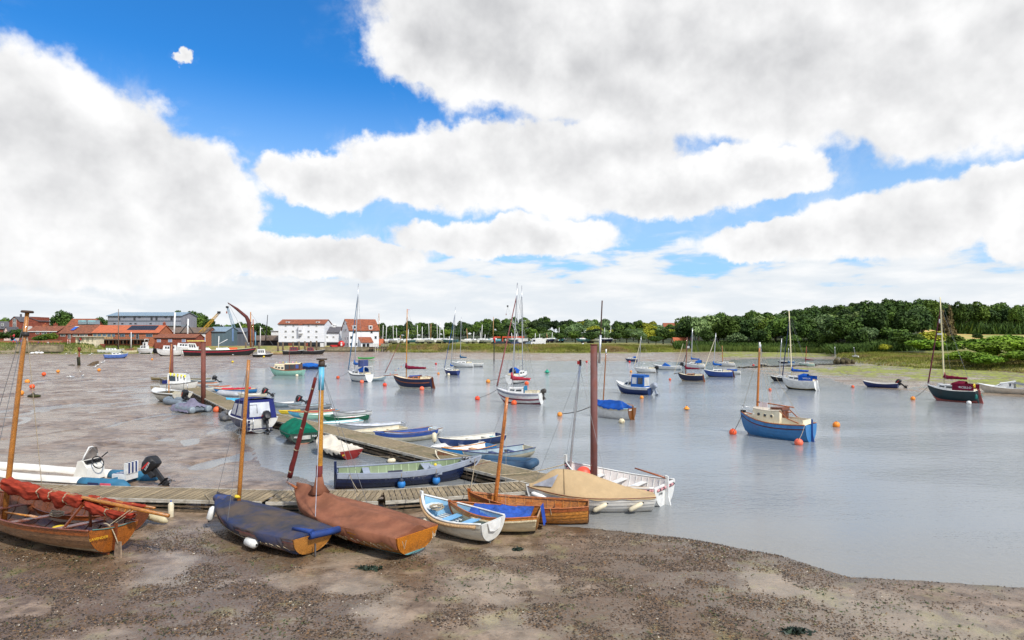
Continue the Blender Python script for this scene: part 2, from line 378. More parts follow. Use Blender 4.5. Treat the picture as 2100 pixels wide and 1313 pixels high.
c = t.mix(s1.outputs[2], c, t.mix(t.ramp(nB.outputs[0], .4, .6), C(38, 48, 22), C(60, 70, 30)))
fv = t.node('ShaderNodeTexWave', inp={'Vector': t.mapping(pos, (.45, .22, 0)), 'Scale': 1.0, 'Distortion': 1.5})
fc = t.mix(fv.outputs[1], C(206, 170, 104), C(178, 148, 84)); fc = t.mix(t.ramp(t.noise(t.mapping(pos, (.02, .1, 0)), 1.0, 2).outputs[0], .52, .58), fc, C(140, 150, 76))
c = t.mix(s2.outputs[0], c, fc)
c = t.mix(t.math('MULTIPLY', s2.outputs[2], .45), c, C(64, 52, 40))
t.l.new(c, p.inputs['Base Color'])
dry = t.math('MAXIMUM', t.math('MAXIMUM', s1.outputs[1], s1.outputs[2]), t.math('MAXIMUM', s2.outputs[0], s1.outputs[0]))
wet = t.math('ADD', t.math('MULTIPLY', t.ramp(nD.outputs[0], .42, .6), .55), t.math('MULTIPLY', t.ramp(nA.outputs[0], .4, .58), .5), clamp=True)
rough = t.ramp(wet, 0, 1, .52, .16, False)
rough = t.math('MAXIMUM', rough, t.math('MULTIPLY', dry, .9)); rough = t.math('MAXIMUM', rough, t.math('MULTIPLY', s2.outputs[1], .34))
rough = t.math('MULTIPLY', rough, t.ramp(s2.outputs[2], 0, 1, 1, .4, False))
t.l.new(rough, p.inputs['Roughness']); p.inputs['Specular IOR Level'].default_value = .55
hgt = t.math('ADD', t.math('MULTIPLY', nB.outputs[0], .6), t.math('MULTIPLY', nC.outputs[0], .25)); hgt = t.math('ADD', hgt, t.math('MULTIPLY', nD.outputs[0], .5))
vo = t.node('ShaderNodeTexVoronoi', inp={'Vector': pos, 'Scale': 2.4}); pit = t.math('MULTIPLY', t.ramp(vo.outputs['Distance'], .02, .20, 1, 0), t.ramp(nA.outputs[0], .48, .60))
hgt = t.math('SUBTRACT', hgt, t.math('MULTIPLY', pit, .5))
b1 = t.node('ShaderNodeBump', inp={'Strength': .65, 'Distance': .08, 'Height': hgt}); t.l.new(b1.outputs[0], p.inputs['Normal'])
V = np.stack([XX.ravel(), YY.ravel(), ZZ.ravel()], -1)
me = np_mesh('ground', V, fa, gm, True)
for nm, arr in (('zone', np.stack([al, gr, wd, np.ones_like(al)], -1)), ('zone2', np.stack([fi, stn, wetb, np.ones_like(al)], -1))):
    ca = me.color_attributes.new(nm, 'FLOAT_COLOR', 'POINT'); ca.data.foreach_set('color', arr.astype(np.float32).ravel())
tag(link('ground', me), 'brown tidal mud, marsh banks and wooded hills', kind='structure')
# ---------------------------------------------------------------- water
wm = bpy.data.materials.new('river_water'); wm.use_nodes = True; t = NT(wm.node_tree); p = t.n['Principled BSDF']
pos = t.node('ShaderNodeNewGeometry').outputs['Position']
sh_ = t.node('ShaderNodeSeparateColor', inp={0: t.node('ShaderNodeAttribute', attribute_name='shallow').outputs['Color']}).outputs[0]; t.l.new(t.mix(sh_, (.225, .248, .262, 1), (.238, .236, .222, 1)), p.inputs['Base Color']); p.inputs['Roughness'].default_value = .10; p.inputs['IOR'].default_value = 1.33
big = t.noise(t.mapping(pos, (.05, .12, 0)), 1.0, 3, .5); calm = t.ramp(big.outputs[0], .40, .62, .35, 1.0)
n1 = t.noise(t.mapping(pos, (1.3, 2.6, 1)), 1.0, 4, .6, .3); n2 = t.noise(t.mapping(pos, (5, 9, 1)), 1.0, 3, .6); n3 = t.noise(t.mapping(pos, (.22, .6, 1)), 1.0, 3, .5)
hh = t.math('ADD', t.math('MULTIPLY', n1.outputs[0], .042), t.math('MULTIPLY', n2.outputs[0], .026)); hh = t.math('ADD', hh, t.math('MULTIPLY', n3.outputs[0], .03))
b1 = t.node('ShaderNodeBump', inp={'Strength': calm, 'Distance': 1.0, 'Height': hh}); t.l.new(b1.outputs[0], p.inputs['Normal'])
yw = np.concatenate([np.linspace(-13, 10, 8)[:-1], 10*np.exp(np.linspace(0, math.log(60), 180))]); uw = np.linspace(-1.75, 1.75, 240)
YW, UW = np.meshgrid(yw, uw, indexing='ij'); XW = UW*(YW+15.0); iw = np.arange(XW.size).reshape(XW.shape)
fw = np.stack([iw[:-1, :-1], iw[:-1, 1:], iw[1:, 1:], iw[1:, :-1]], -1).reshape(-1, 4)
wme = np_mesh('river', np.stack([XW.ravel(), YW.ravel(), XW.ravel()*0], -1), fw, wm, True)
shl = np.clip(1+poly_sd(SW, XW.ravel(), YW.ravel())/5.5, 0, 1)
ca = wme.color_attributes.new('shallow', 'FLOAT_COLOR', 'POINT'); ca.data.foreach_set('color', np.stack([shl, shl, shl, shl*0+1], -1).astype(np.float32).ravel())
tag(link('river', wme), 'calm grey blue river water with fine ripples', kind='structure')
# ================================================================ boat toolkit
def hullfn(L, B, dep, draft=.2, bow=.35, stern=.12, tw=.75, rk=.12, trk=.04, v=.15, mid=.42, fine=2.1, kb=.35, ks=.12):
    def P(t, s, off=0.0, side=1):
        t = min(1.0, max(0.0, t)); s = min(1.0, max(0.0, s))
        if t < mid: b = tw+(1-tw)*math.sin(math.pi/2*t/mid)
        else: b = max(0.0, 1-((t-mid)/(1-mid))**fine)
        b = b*B/2
        zk = -draft+kb*dep*max(0, (t-.68)/.32)**2.4+ks*dep*max(0, (.32-t)/.32)**2
        zs = -draft+dep+bow*max(0, (t-.4)/.6)**2+stern*max(0, (.4-t)/.4)**2
        vv = min(1, v+.55*t**5); ph = s*math.pi/2
        y = b*((1-vv)*math.sin(ph)**.85+vv*s); zz = (1-vv)*(1-math.cos(ph))+vv*s
        z = zk+(zs-zk)*zz
        x = -L/2+L*t-rk*L*(1-s)**1.5*t**6-trk*(s-1)*-1*0-(trk*L*s*(1-t)**8)
        y = max(y+off, .012)
        return (x, side*y, z-off*.35*(1-s))
    P.L, P.B, P.dep, P.draft = L, B, dep, draft
    return P
class Boat:
    def __init__(s, name, label, cat, P, M, group=None):
        s.P = P; s.M = M; s.root = thing(name, label, cat, M, group); s.Mi = M.inverted()
    def loc(s, w): return s.Mi @ Vector(w)
    def at(s, px, py, D=None):                    # a pixel, in the boat's upright plane through its middle
        if D is None: D = s.M.translation.y
        return s.loc(at(px, py, D))
    def part(s, name, mb, m, parent=None, label=None):
        o = mb.build(name, m, parent or s.root)
        if label: o['label'] = label
        return o
    # -- shells
    def skin(s, name, m, s0=0.0, s1=1.0, off=0.0, t0=0.0, t1=1.0, nt=22, ns=7, label=None):
        mb = MB(); 
        for sd in (1, -1):
            G = [[s.P(t0+(t1-t0)*i/nt, s0+(s1-s0)*j/ns, off, sd) for j in range(ns+1)] for i in range(nt+1)]
            mb.grid(G, True, flip=sd > 0)
        return s.part(name, mb, m, label=label)
    def planks(s, m, n=7, top=None, nt=22, lap=.022, low=None, nlow=1):
        for sd in (1, -1):
            for k in range(n):
                a, b = k/n, (k+1)/n
                G = []
                for i in range(nt+1):
                    tt = i/nt; e = 1-.8*max(0, (tt-.9)/.1)
                    G.append([s.P(tt, a, 0, sd), s.P(tt, a, lap*e, sd), s.P(tt, (a+b)/2, lap*.5*e, sd), s.P(tt, b, .002, sd)])
                mb = MB(); mb.grid(G, False, flip=sd > 0)
                mm = m if k < n-1 or top is None else top
                if low is not None and k < nlow: mm = low
                s.part('plank', mb, mm)
    def lining(s, m, off=-.035, t0=.015, t1=.97, s0=.12): return s.skin('inner_hull', m, s0, .985, off, t0, t1)
    def transom(s, m, thick=.035, s0=0.0, name='transom'):
        n = 8; pts = [s.P(0, s0+(1-s0)*j/n, .004, 1) for j in range(n, -1, -1)]+[s.P(0, s0+(1-s0)*j/n, .004, -1) for j in range(0, n+1)]
        mb = MB(); mb.prism([Vector(p)+Vector((-thick*.8, 0, 0)) for p in pts], (thick, 0, 0)); return s.part(name, mb, m)
    def gunwale(s, m, r=.03, off=.015, up=.0, name='gunwale', t0=0.0, t1=1.0, sv=1.0, n=6, flat=.8):
        for sd in (1, -1):
            mb = MB(); mb.tube([Vector(s.P(t0+(t1-t0)*i/22, sv, off, sd))+Vector((0, 0, up)) for i in range(23)], r, n, flat=flat, smooth=True); s.part(name, mb, m)
    def stem(s, m, w=.05, out=.05, up=.06):
        a = [Vector(s.P(1, j/10)) for j in range(11)]; a.append(a[-1]+Vector((.01, 0, up)))
        mb = MB(); poly = [Vector((p.x+out, -w/2, p.z)) for p in a]+[Vector((p.x-.06, -w/2, p.z)) for p in a[::-1]]
        mb.prism(poly, (0, w, 0)); return s.part('stem', mb, m)
    def keel(s, m, d=.10, w=.05, t0=.0, t1=.9, skeg=.12):
        a = [Vector(s.P(t0+(t1-t0)*i/14, 0)) for i in range(15)]
        z0 = min(p.z for p in a)-d
        mb = MB(); poly = [Vector((p.x, -w/2, p.z+.02)) for p in a]+[Vector((p.x, -w/2, max(z0, p.z-d-skeg*max(0, 1-i/5)) if i < 8 else p.z-d*.7)) for i, p in list(enumerate(a))[::-1]]
        mb.prism(poly, (0, w, 0)); return s.part('keel', mb, m)
    def thwart(s, t, m, w=.22, drop=.16, th=.03, name='thwart'):
        a = Vector(s.P(t, 1)); y = abs(s.P(t, .8)[1])-.03
        mb = MB(); mb.box((a.x, 0, a.z-drop), (w, 2*y, th)); return s.part(name, mb, m)
    def floor(s, m, t0=.08, t1=.8, sv=.30, n=7):
        for k in range(n):
            f0, f1 = -1+2*k/n+.03, -1+2*(k+1)/n-.03
            G = [[(s.P(tt, sv)[0], abs(s.P(tt, sv)[1])*.95*f, s.P(tt, sv)[2]+.03) for f in (f0, f1)] for tt in [t0+(t1-t0)*i/10 for i in range(11)]]
            mb = MB(); mb.grid(G, False); s.part('floor_board', mb, m)
    def ribs(s, m, n=11, w=.03):
        for i in range(n):
            tt = .08+.8*i/(n-1)
            mb = MB()
            for sd in (1, -1): mb.tube([s.P(tt, .15+.83*j/7, -.045, sd) for j in range(8)], w/2, 4)
            s.part('rib', mb, m)
    def rudder(s, m, w=.28, up=.12, down=None, th=.035, tiller=None):
        p = Vector(s.P(0, 0)); q = Vector(s.P(0, 1)); lo = p.z-(down if down is not None else .12)
        mb = MB(); mb.prism([Vector((q.x-.05, -th/2, q.z+up)), Vector((q.x-.05-w*.45, -th/2, q.z+up-.02)), Vector((p.x-.05-w*.5, -th/2, (p.z+q.z)/2)), Vector((p.x-.05-w, -th/2, lo+.06)), Vector((p.x-.05-w*.9, -th/2, lo)), Vector((p.x-.05, -th/2, lo))], (0, th, 0))
        o = s.part('rudder', mb, m)
        if tiller:
            mb = MB(); mb.tube([(q.x-.15, 0, q.z+up-.04), (q.x+tiller, 0, q.z+up+.12)], [.03, .02], 6); s.part('tiller', mb, VARN, o)
        return o
    # -- canvas over the gunwales
    def cover(s, m, ridge, t0=0.0, t1=1.0, drop=.14, nt=30, name='canvas_cover', wr=.02, off=.05, sag=.35, seed=0, scallop=.04, ny=8):
        r = random.Random(seed); G = []; ph = [r.uniform(0, 6.3) for _ in range(8)]
        for i in range(nt+1):
            tt = t0+(t1-t0)*i/nt; b = Vector(s.P(tt, 1)); h = ridge(tt); row = []
            for sd in (1, -1):
                side = []
                d = drop*(1+.35*math.sin(tt*19+ph[0]))+scallop*math.sin(tt*47+ph[1]*sd)
                lo = 1-min(.6, d/max(.2, s.P.dep))
                q = s.P(tt, lo, off+.015, sd); side.append(Vector(q))
                side.append(Vector(s.P(tt, .99, off, sd))+Vector((0, 0, .03)))
                for j in range(1, ny+1):
                    f = j/ny; y = (abs(b.y)+off)*(1-f)
                    prof = f*(1-sag)+sag*f*f
                    z = b.z+.03+h*prof+wr*math.sin(math.pi*min(1, f*.92))*(1.2*math.sin(tt*31+f*5*sd+ph[2])+1.3-2.6*abs(math.sin(tt*11-f*3.2+ph[3]*sd))**.6+.9*math.sin(tt*57+f*8+ph[4]*sd))
                    side.append(Vector((b.x, sd*y, z)))
                row = row+side if sd == 1 else row+side[:-1][::-1]
            G.append(row)
        mb = MB(); mb.grid(G, True)
        for e, x in ((0, -1), (nt, 1)):
            row = G[e]; c = len(mb.v); k = len(row)
            mb.add(row, [tuple(range(k)) if x < 0 else tuple(range(k))[::-1]], False)
        return s.part(name, mb, m)
    # -- decked boats
    def deck(s, m, t0=.0, t1=1.0, camber=.06, inset=.01, name='deck', nt=18, hole=None):
        if hole:
            h0, h1, wf = hole; yc = min(abs(s.P(h0, 1)[1]), abs(s.P(h1, 1)[1]))*wf+.02; mb = MB()
            for a, b in ((t0, h0), (h1, t1)):
                n_ = max(3, int(nt*(b-a))); G = []
                for i in range(n_+1):
                    p = s.P(a+(b-a)*i/n_, 1, -inset); G.append([(p[0], abs(p[1])*f, p[2]-.02+camber*(1-f*f)) for f in (1, .6, .2, -.2, -.6, -1)])
                mb.grid(G, True)
            for sd in (1, -1):
                G = []
                for i in range(7):
                    p = s.P(h0+(h1-h0)*i/6, 1, -inset); y = abs(p[1]); G.append([(p[0], sd*yy, p[2]-.02+camber*(1-(yy/max(y, .05))**2)) for yy in (y, min(y, yc))])
                mb.grid(G, True)
            return s.part(name, mb, m)
        G = []
        for i in range(nt+1):
            tt = t0+(t1-t0)*i/nt; p = s.P(tt, 1, -inset); y = abs(p[1])
            G.append([(p[0], y*f, p[2]-.02+camber*(1-f*f)) for f in (1, .6, .2, -.2, -.6, -1)])
        mb = MB(); mb.grid(G, True); return s.part(name, mb, m)
    def trunk(s, m, t0, t1, wf, h0, h1, roof=None, rake0=.02, rake1=.10, tum=.9, name='cabin', drop=.05, camber=.08, nt=6, over=.02):
        # a cabin trunk from t0 (aft) to t1 (fore); h0, h1 heights at the ends
        prof = []
        for i in range(nt+1):
            f = i/nt; tt = t0+(t1-t0)*f; p = Vector(s.P(tt, 1)); y = abs(p.y)*wf; h = h0+(h1-h0)*f
            x0 = p.x; x1 = p.x+(rake0*(1-f)-rake1*f)*s.P.L
            prof.append((Vector((x0, y, p.z-drop)), Vector((x1, y*tum, p.z+h))))
        mb = MB(); 
        mb.grid([[a, b] for a, b in prof], False, flip=True)
        fl = lambda v: Vector((v.x, -v.y, v.z))
        mb.grid([[fl(a), fl(b)] for a, b in prof], False)
        for (a, b), fw in ((prof[0], 1), (prof[-1], -1)): mb.add([a, b, fl(b), fl(a)], [(0, 1, 2, 3)] if fw > 0 else [(3, 2, 1, 0)])
        o = s.part(name, mb, m)
        G = []
        for k, (a, b) in enumerate(prof):
            e = over*(-1 if k == 0 else 1 if k == nt else 0)
            G.append([(b.x+e, (b.y+over)*f, b.z+.004+camber*(1-f*f)) for f in (1, .6, .2, -.2, -.6, -1)])
        mb = MB(); mb.grid(G, True); G2 = [[(x, y, z-.03) for x, y, z in r] for r in G]
        for r0, r1, fl2 in ((G[0], G2[0], 1), (G[-1], G2[-1], 0)): mb.grid([r0, r1], False, flip=bool(fl2))
        mb.grid([[r[0], q[0]] for r, q in zip(G, G2)], False); mb.grid([[r[-1], q[-1]] for r, q in zip(G, G2)], False, flip=True)
        s.part('cabin_roof', mb, roof or m, o)
        o2 = prof
        def win(f0, f1, z0=.35, z1=.78, mm=GLASS, frame_m=None, round_=False, sides=(1, -1)):
            for sd in sides:
                def pt(f, zf):
                    k = min(nt-1, int(f*nt)); g = f*nt-k
                    a = prof[k][0].lerp(prof[k+1][0], g); b = prof[k][1].lerp(prof[k+1][1], g)
                    v = a.lerp(b, (zf*(b.z-a.z-drop)+drop)/(b.z-a.z)); return Vector((v.x, sd*(v.y+.012), v.z))
                q = MB()
                if round_:
                    c = pt((f0+f1)/2, (z0+z1)/2); rr = abs(pt(f1, z0).x-pt(f0, z0).x)/2
                    if frame_m: s.part('window_frame', MB().lathe([(rr*1.35, 0), (rr*1.35, .012)], 12, (c.x, c.y-.004*sd, c.z), (0, sd, .05)), frame_m, o)
                    s.part('porthole', MB().lathe([(rr, 0), (rr, .016)], 12, c, (0, sd, .05)), mm, o)
                else:
                    w = [pt(f0, z0), pt(f1, z0), pt(f1, z1), pt(f0, z1)]
                    if frame_m:
                        cx = sum(w, Vector())/4; fr = [cx+(p-cx)*1.16+Vector((0, -.004*sd, 0)) for p in w]
                        s.part('window_frame', MB().add(fr, [(0, 1, 2, 3)] if sd < 0 else [(3, 2, 1, 0)]), frame_m, o)
                    s.part('window', MB().add(w, [(0, 1, 2, 3)] if sd < 0 else [(3, 2, 1, 0)]), mm, o)
        return o, prof, win
    def cockpit(s, m, t0, t1, wf=.62, depth=.35, coam=None, ch=.10, seat=None):
        # a well let into the deck: floor, sides and coamings standing on the deck
        a, b = Vector(s.P(t0, 1)), Vector(s.P(t1, 1)); y = min(abs(a.y), abs(b.y))*wf+.02
        x0, x1 = a.x, b.x; z1 = max(a.z, b.z)+.07; z0 = min(a.z, b.z)-depth
        mb = MB(); mb.add([(x0, -y, z0), (x1, -y, z0), (x1, y, z0), (x0, y, z0), (x0, -y, z1), (x1, -y, z1), (x1, y, z1), (x0, y, z1)], [(0, 1, 2, 3), (0, 4, 5, 1), (1, 5, 6, 2), (2, 6, 7, 3), (3, 7, 4, 0)])
        s.part('cockpit_well', mb, m)
        cm = coam or m
        for yy in (-y, y): s.part('coaming', MB().box(((x0+x1)/2, yy, z1+ch/2-.04), (x1-x0, .04, ch+.1)), cm)
        s.part('coaming', MB().box((x0, 0, z1+ch/2-.04), (.04, 2*y, ch+.06)), cm)
        return x0, x1, y, z1
    # -- rig
    def mast(s, a, b, r, m, name='mast', taper=.55, n=8):
        k = 5; pts = [Vector(a).lerp(Vector(b), i/k) for i in range(k+1)]
        return s.part(name, MB().tube(pts, [r*(1-(1-taper)*(i/k)**2) for i in range(k+1)], n), m)
    def wire(s, a, b, r=.010, m=None, name='stay', parent=None, sag=0.0):
        a, b = Vector(a), Vector(b); pts = [a.lerp(b, i/4)+Vector((0, 0, -sag*math.sin(math.pi*i/4))) for i in range(5)] if sag else [a, b]
        return s.part(name, MB().tube(pts, r, 4), m or WIRE, parent)
    def rolled(s, a, b, r, m, name='furled_sail', seed=0, ties=0, tie_m=None, lump=.25, n=9, sag=0.0, k=14):
        rr = random.Random(seed); a, b = Vector(a), Vector(b); pts = []; rs = []
        for i in range(k+1):
            f = i/k; q = r[0]+(r[1]-r[0])*f if isinstance(r, tuple) else r
            pts.append(a.lerp(b, f)+Vector((0, rr.uniform(-.1, .1)*q, -sag*math.sin(math.pi*f)+rr.uniform(-.12, .12)*q)))
            rs.append(q*(1+rr.uniform(-lump, lump)))
        o = s.part(name, MB().tube(pts, rs, n, flat=1.15), m)
        for i in range(ties):
            f = (i+.5)/ties; p = pts[int(f*k)]; q = pts[min(k, int(f*k)+1)]; s.part('sail_tie', MB().tube([p, p.lerp(q, .25)], rs[int(f*k)]*1.12, 8), tie_m or ROPE, o)
        return o
    def bundle(s, a, b, r, m, name='furled_sail', seed=0, ties=4, tie_m=None, sag=.05, k=70, n=22, drop=1.5):
        # cloth gathered along a spar: deep folds between the ties, hanging below it
        rr = random.Random(seed); a, b = Vector(a), Vector(b); ax = (b-a).normalized(); sd_ = ax.cross(Vector((0, 0, 1))).normalized(); G = []
        ph = [rr.uniform(0, 6.28) for _ in range(12)]; cuts = sorted(rr.uniform(.04, .96) for _ in range(ties))
        for i in range(k+1):
            f = i/k; q = r[0]+(r[1]-r[0])*f; near = min(abs(f-c) for c in cuts); q *= .62+.42*min(1, near/.055)+.10*math.sin(f*17+ph[0])
            if f < .03 or f > .97: q *= .55
            row = []
            for j in range(n+1):
                th = 2*math.pi*j/n; fold = .14*math.sin(5*th+f*23+ph[1])+.10*math.sin(3*th-f*31+ph[2])+.07*math.sin(9*th+f*11+ph[3])
                rd = q*(1+fold); dz = math.sin(th)*rd*(drop if math.sin(th) < 0 else .75); row.append(a.lerp(b, f)+sd_*(math.cos(th)*rd)+Vector((0, 0, dz-sag*math.sin(math.pi*f)-.25*q)))
            G.append(row)
        o = s.part(name, MB().grid(G), m)
        for c in cuts:
            i = int(c*k); cen = sum(G[i][:-1], Vector())/n; s.part('sail_tie', MB().tube([cen+(p-cen)*1.06 for p in G[i]], .016, 5, cap=False), tie_m or ROPE, o)
        return o
    def outboard(s, x, y, z, sc=1.0, col=None, tilt=35, band=None, text=None, yaw=0):
        col = col or BLACK
        Mx = Matrix.Translation((x, y, z)) @ Matrix.Rotation(R(yaw), 4, 'Z') @ Matrix.Rotation(R(tilt), 4, 'Y')
        o = s.part('outboard_motor', MB().box((-.16*sc, 0, -.28*sc), (.13*sc, .08*sc, .62*sc)).box((-.17*sc, 0, -.52*sc), (.34*sc, .20*sc, .015*sc)).prism([Vector((-.30*sc, -.012*sc, -.54*sc)), Vector((-.05*sc, -.012*sc, -.54*sc)), Vector((-.10*sc, -.012*sc, -.82*sc)), Vector((-.22*sc, -.012*sc, -.78*sc))], (0, .024*sc, 0)).lathe([(.02*sc, -.22*sc), (.055*sc, -.1*sc), (.055*sc, .12*sc), (.02*sc, .22*sc)], 8, (-.19*sc, 0, -.66*sc), (1, 0, 0)).box((-.02*sc, 0, -.08*sc), (.14*sc, .22*sc, .26*sc)), RUBBER if col is BLACK else col)
        o.matrix_local = Mx
        prof = [(-.42, .10, .06, -.02), (-.40, .15, .30, -.04), (-.25, .17, .40, -.06), (-.02, .16, .36, -.05), (.14, .13, .24, 0), (.18, .08, .12, .03)]
        G = []
        for px_, w_, zt, zb in prof:
            w_, zt, zb = w_*sc, zt*sc, zb*sc; x_ = px_*sc; zm = (zt+zb)/2
            ring = []
            for k in range(12):
                th = 2*math.pi*k/12; c_, s_ = math.cos(th), math.sin(th)
                ring.append((x_, w_*math.copysign(abs(c_)**.6, c_), zm+(zt-zb)/2*math.copysign(abs(s_)**.6, s_)))
            G.append(ring+[ring[0]])
        mb = MB(); mb.grid(G, True); mb.add(G[0][:-1], [tuple(range(12))]); mb.add(G[-1][:-1], [tuple(range(12))[::-1]])
        cw = s.part('cowling', mb, col, o)
        if band:
            for sd in (1, -1): s.part('cowling_stripe', MB().add([(-.30*sc, sd*.175*sc, .15*sc), (.02*sc, sd*.172*sc, .15*sc), (.05*sc, sd*.168*sc, .20*sc), (-.27*sc, sd*.175*sc, .20*sc)], [(0, 1, 2, 3)]), band, o)
        mb = MB()
        for k in range(3):
            Mk = Matrix.Rotation(2*math.pi*k/3, 4, 'X'); q = [Mk @ Vector(v) for v in ((0, 0, .03), (.02, .05, .13), (-.01, -.03, .14))]
            mb.prism([Vector((-.40*sc, 0, -.66*sc))+v*sc for v in q], (.012*sc, 0, 0))
        s.part('propeller', mb, STEEL, o)
        if text:
            for sd in (-1, 1): text_obj(text, .085*sc, mat((225, 225, 225), .5), o, frame((-.16*sc, sd*.176*sc, .11*sc), (sd*-1.0, 0, -.25 if sd < 0 else .25), (0, 0, 1)))
        return o
def heading(px, th, right=False):
    # bow pointing away to the left (or right) at th degrees from the picture's cross direction at that bearing
    a = math.atan2(px-CX, F)                      # bearing, clockwise from +y
    if right: d = Vector((math.cos(a), -math.sin(a), 0))*math.cos(R(th))+Vector((math.sin(a), math.cos(a), 0))*math.sin(R(th))
    else: d = Vector((-math.cos(a), math.sin(a), 0))*math.cos(R(th))+Vector((math.sin(a), math.cos(a), 0))*math.sin(R(th))
    return math.atan2(d.y, d.x)
def fitL(px0, px1, py, th, br=.36, tw=.8):
    D = H*F/(py-HY); c = ((px0+px1)/2-CX)/F
    w = (px1-px0)/F*D/math.sqrt(1+c*c); return w/(abs(math.cos(R(th)))+br*tw*abs(math.sin(R(th))))
def setM(px, py, th, right=False, z=0.0, heel=0.0, trim=0.0, p=None):
    p = p or gp(px, py, 0); a = heading(px, th, right)
    return Matrix.Translation((p.x, p.y, z)) @ Matrix.Rotation(a, 4, 'Z') @ Matrix.Rotation(R(trim), 4, 'Y') @ Matrix.Rotation(R(heel), 4, 'X')
def between(st, bw, z, heel=0.0, trim=0.0):       # stern and bow points in the world
    st, bw = Vector(st), Vector(bw); c = (st+bw)/2; d = bw-st
    return Matrix.Translation((c.x, c.y, z)) @ Matrix.Rotation(math.atan2(d.y, d.x), 4, 'Z') @ Matrix.Rotation(R(trim), 4, 'Y') @ Matrix.Rotation(R(heel), 4, 'X'), math.hypot(d.x, d.y)
VARN = varnish(168, 92, 38); VARND = varnish(120, 58, 26); VARNL = varnish(206, 138, 62)
def rope(a, b, label, r=.012, sag=.25, m=ROPE, n=8, group=None, name='mooring_rope', cat='rope'):
    a, b = Vector(a), Vector(b); pts = [a.lerp(b, i/n)+Vector((0, 0, -sag*math.sin(math.pi*i/n))) for i in range(n+1)]
    c = pts[0].copy(); o = MB().tube([p-c for p in pts], r, 5).build(name, m, None, c); return tag(o, label, cat, group)
def fender(p, label, L=.42, r=.10, m=WHITE, axis=(0, 0, 1), group=None, end=None):
    o = thing('fender', label, 'fender', Vector(p), group)
    a = Vector(axis).normalized()
    MB().lathe([(.02, -L/2-.03), (r*.6, -L/2), (r, -L/2+.06), (r, L/2-.06), (r*.6, L/2), (.02, L/2+.03)], 12, axis=a).build('fender_body', m, o)
    MB().lathe([(.025, L/2+.02), (.025, L/2+.07)], 8, axis=a).lathe([(.025, -L/2-.07), (.025, -L/2-.02)], 8, axis=a).build('eyelet', end or BLACK, o)
    return o
def buoy(px, py, dpx, label, m=ORANGE, z=None, group=None, kind='ball', base=None):
    # dpx: width in photo pixels; py: centre
    p = gp(px, py+dpx*.33, 0) if z is None else gnd(px, py+dpx*.45)
    r = dpx/F*p.y/2; zz = (r*.55 if z is None else p.z+r*.9)
    o = thing('mooring_buoy', label, 'buoy', Vector((p.x, p.y, zz)), group)
    if kind == 'ball':
        MB().ball((0, 0, 0), r, 14).build('float', m, o)
        MB().tube([(0, 0, r*.95), (0, 0, r*1.12)], r*.16, 8).build('lifting_eye', base or BLACK, o)
    else:
        MB().lathe([(r*.35, -r*.5), (r, -r*.25), (r, 0), (r*.62, r*.25), (r*.28, r*.75), (r*.16, r*.8)], 14).build('float', m, o)
        MB().tube([(0, 0, r*.78), (0, 0, r*1.0)], r*.13, 6).build('lifting_eye', base or BLACK, o)
    return o
# ================================================================ pontoons
PLANKM = mat((152, 134, 104), .8, 'weathered_decking', .22, 2.5, .3, 30, (9, 1.2, 3), objrand=.22, dirt=C(92, 84, 60), dirt_amt=.5, dirt_s=1.5)
DECKM = mat((142, 126, 98), .8, 'weathered_decking', .22, 2.5, .3, 30, (1.2, 9, 3), objrand=.1, dirt=C(96, 92, 58), dirt_amt=.6, dirt_s=.8)
FASCIA = mat((188, 182, 168), .7, 'pale_edge_board', .15, 3, .2, 20, (1, 6, 6), dirt=C(110, 98, 78), dirt_amt=.6, dirt_s=2)
BEAMM = mat((120, 102, 80), .8, 'wet_timber', .3, 3, .3, 20, (1, 8, 8), dirt=C(44, 38, 28), dirt_amt=.8, dirt_s=1.5)
FLOATM = mat((40, 40, 30), .7, 'weedy_float', .3, 3, .4, 12, dirt=C(70, 78, 30), dirt_amt=.7, dirt_s=2)
DZ = .55
plank_mesh = {}
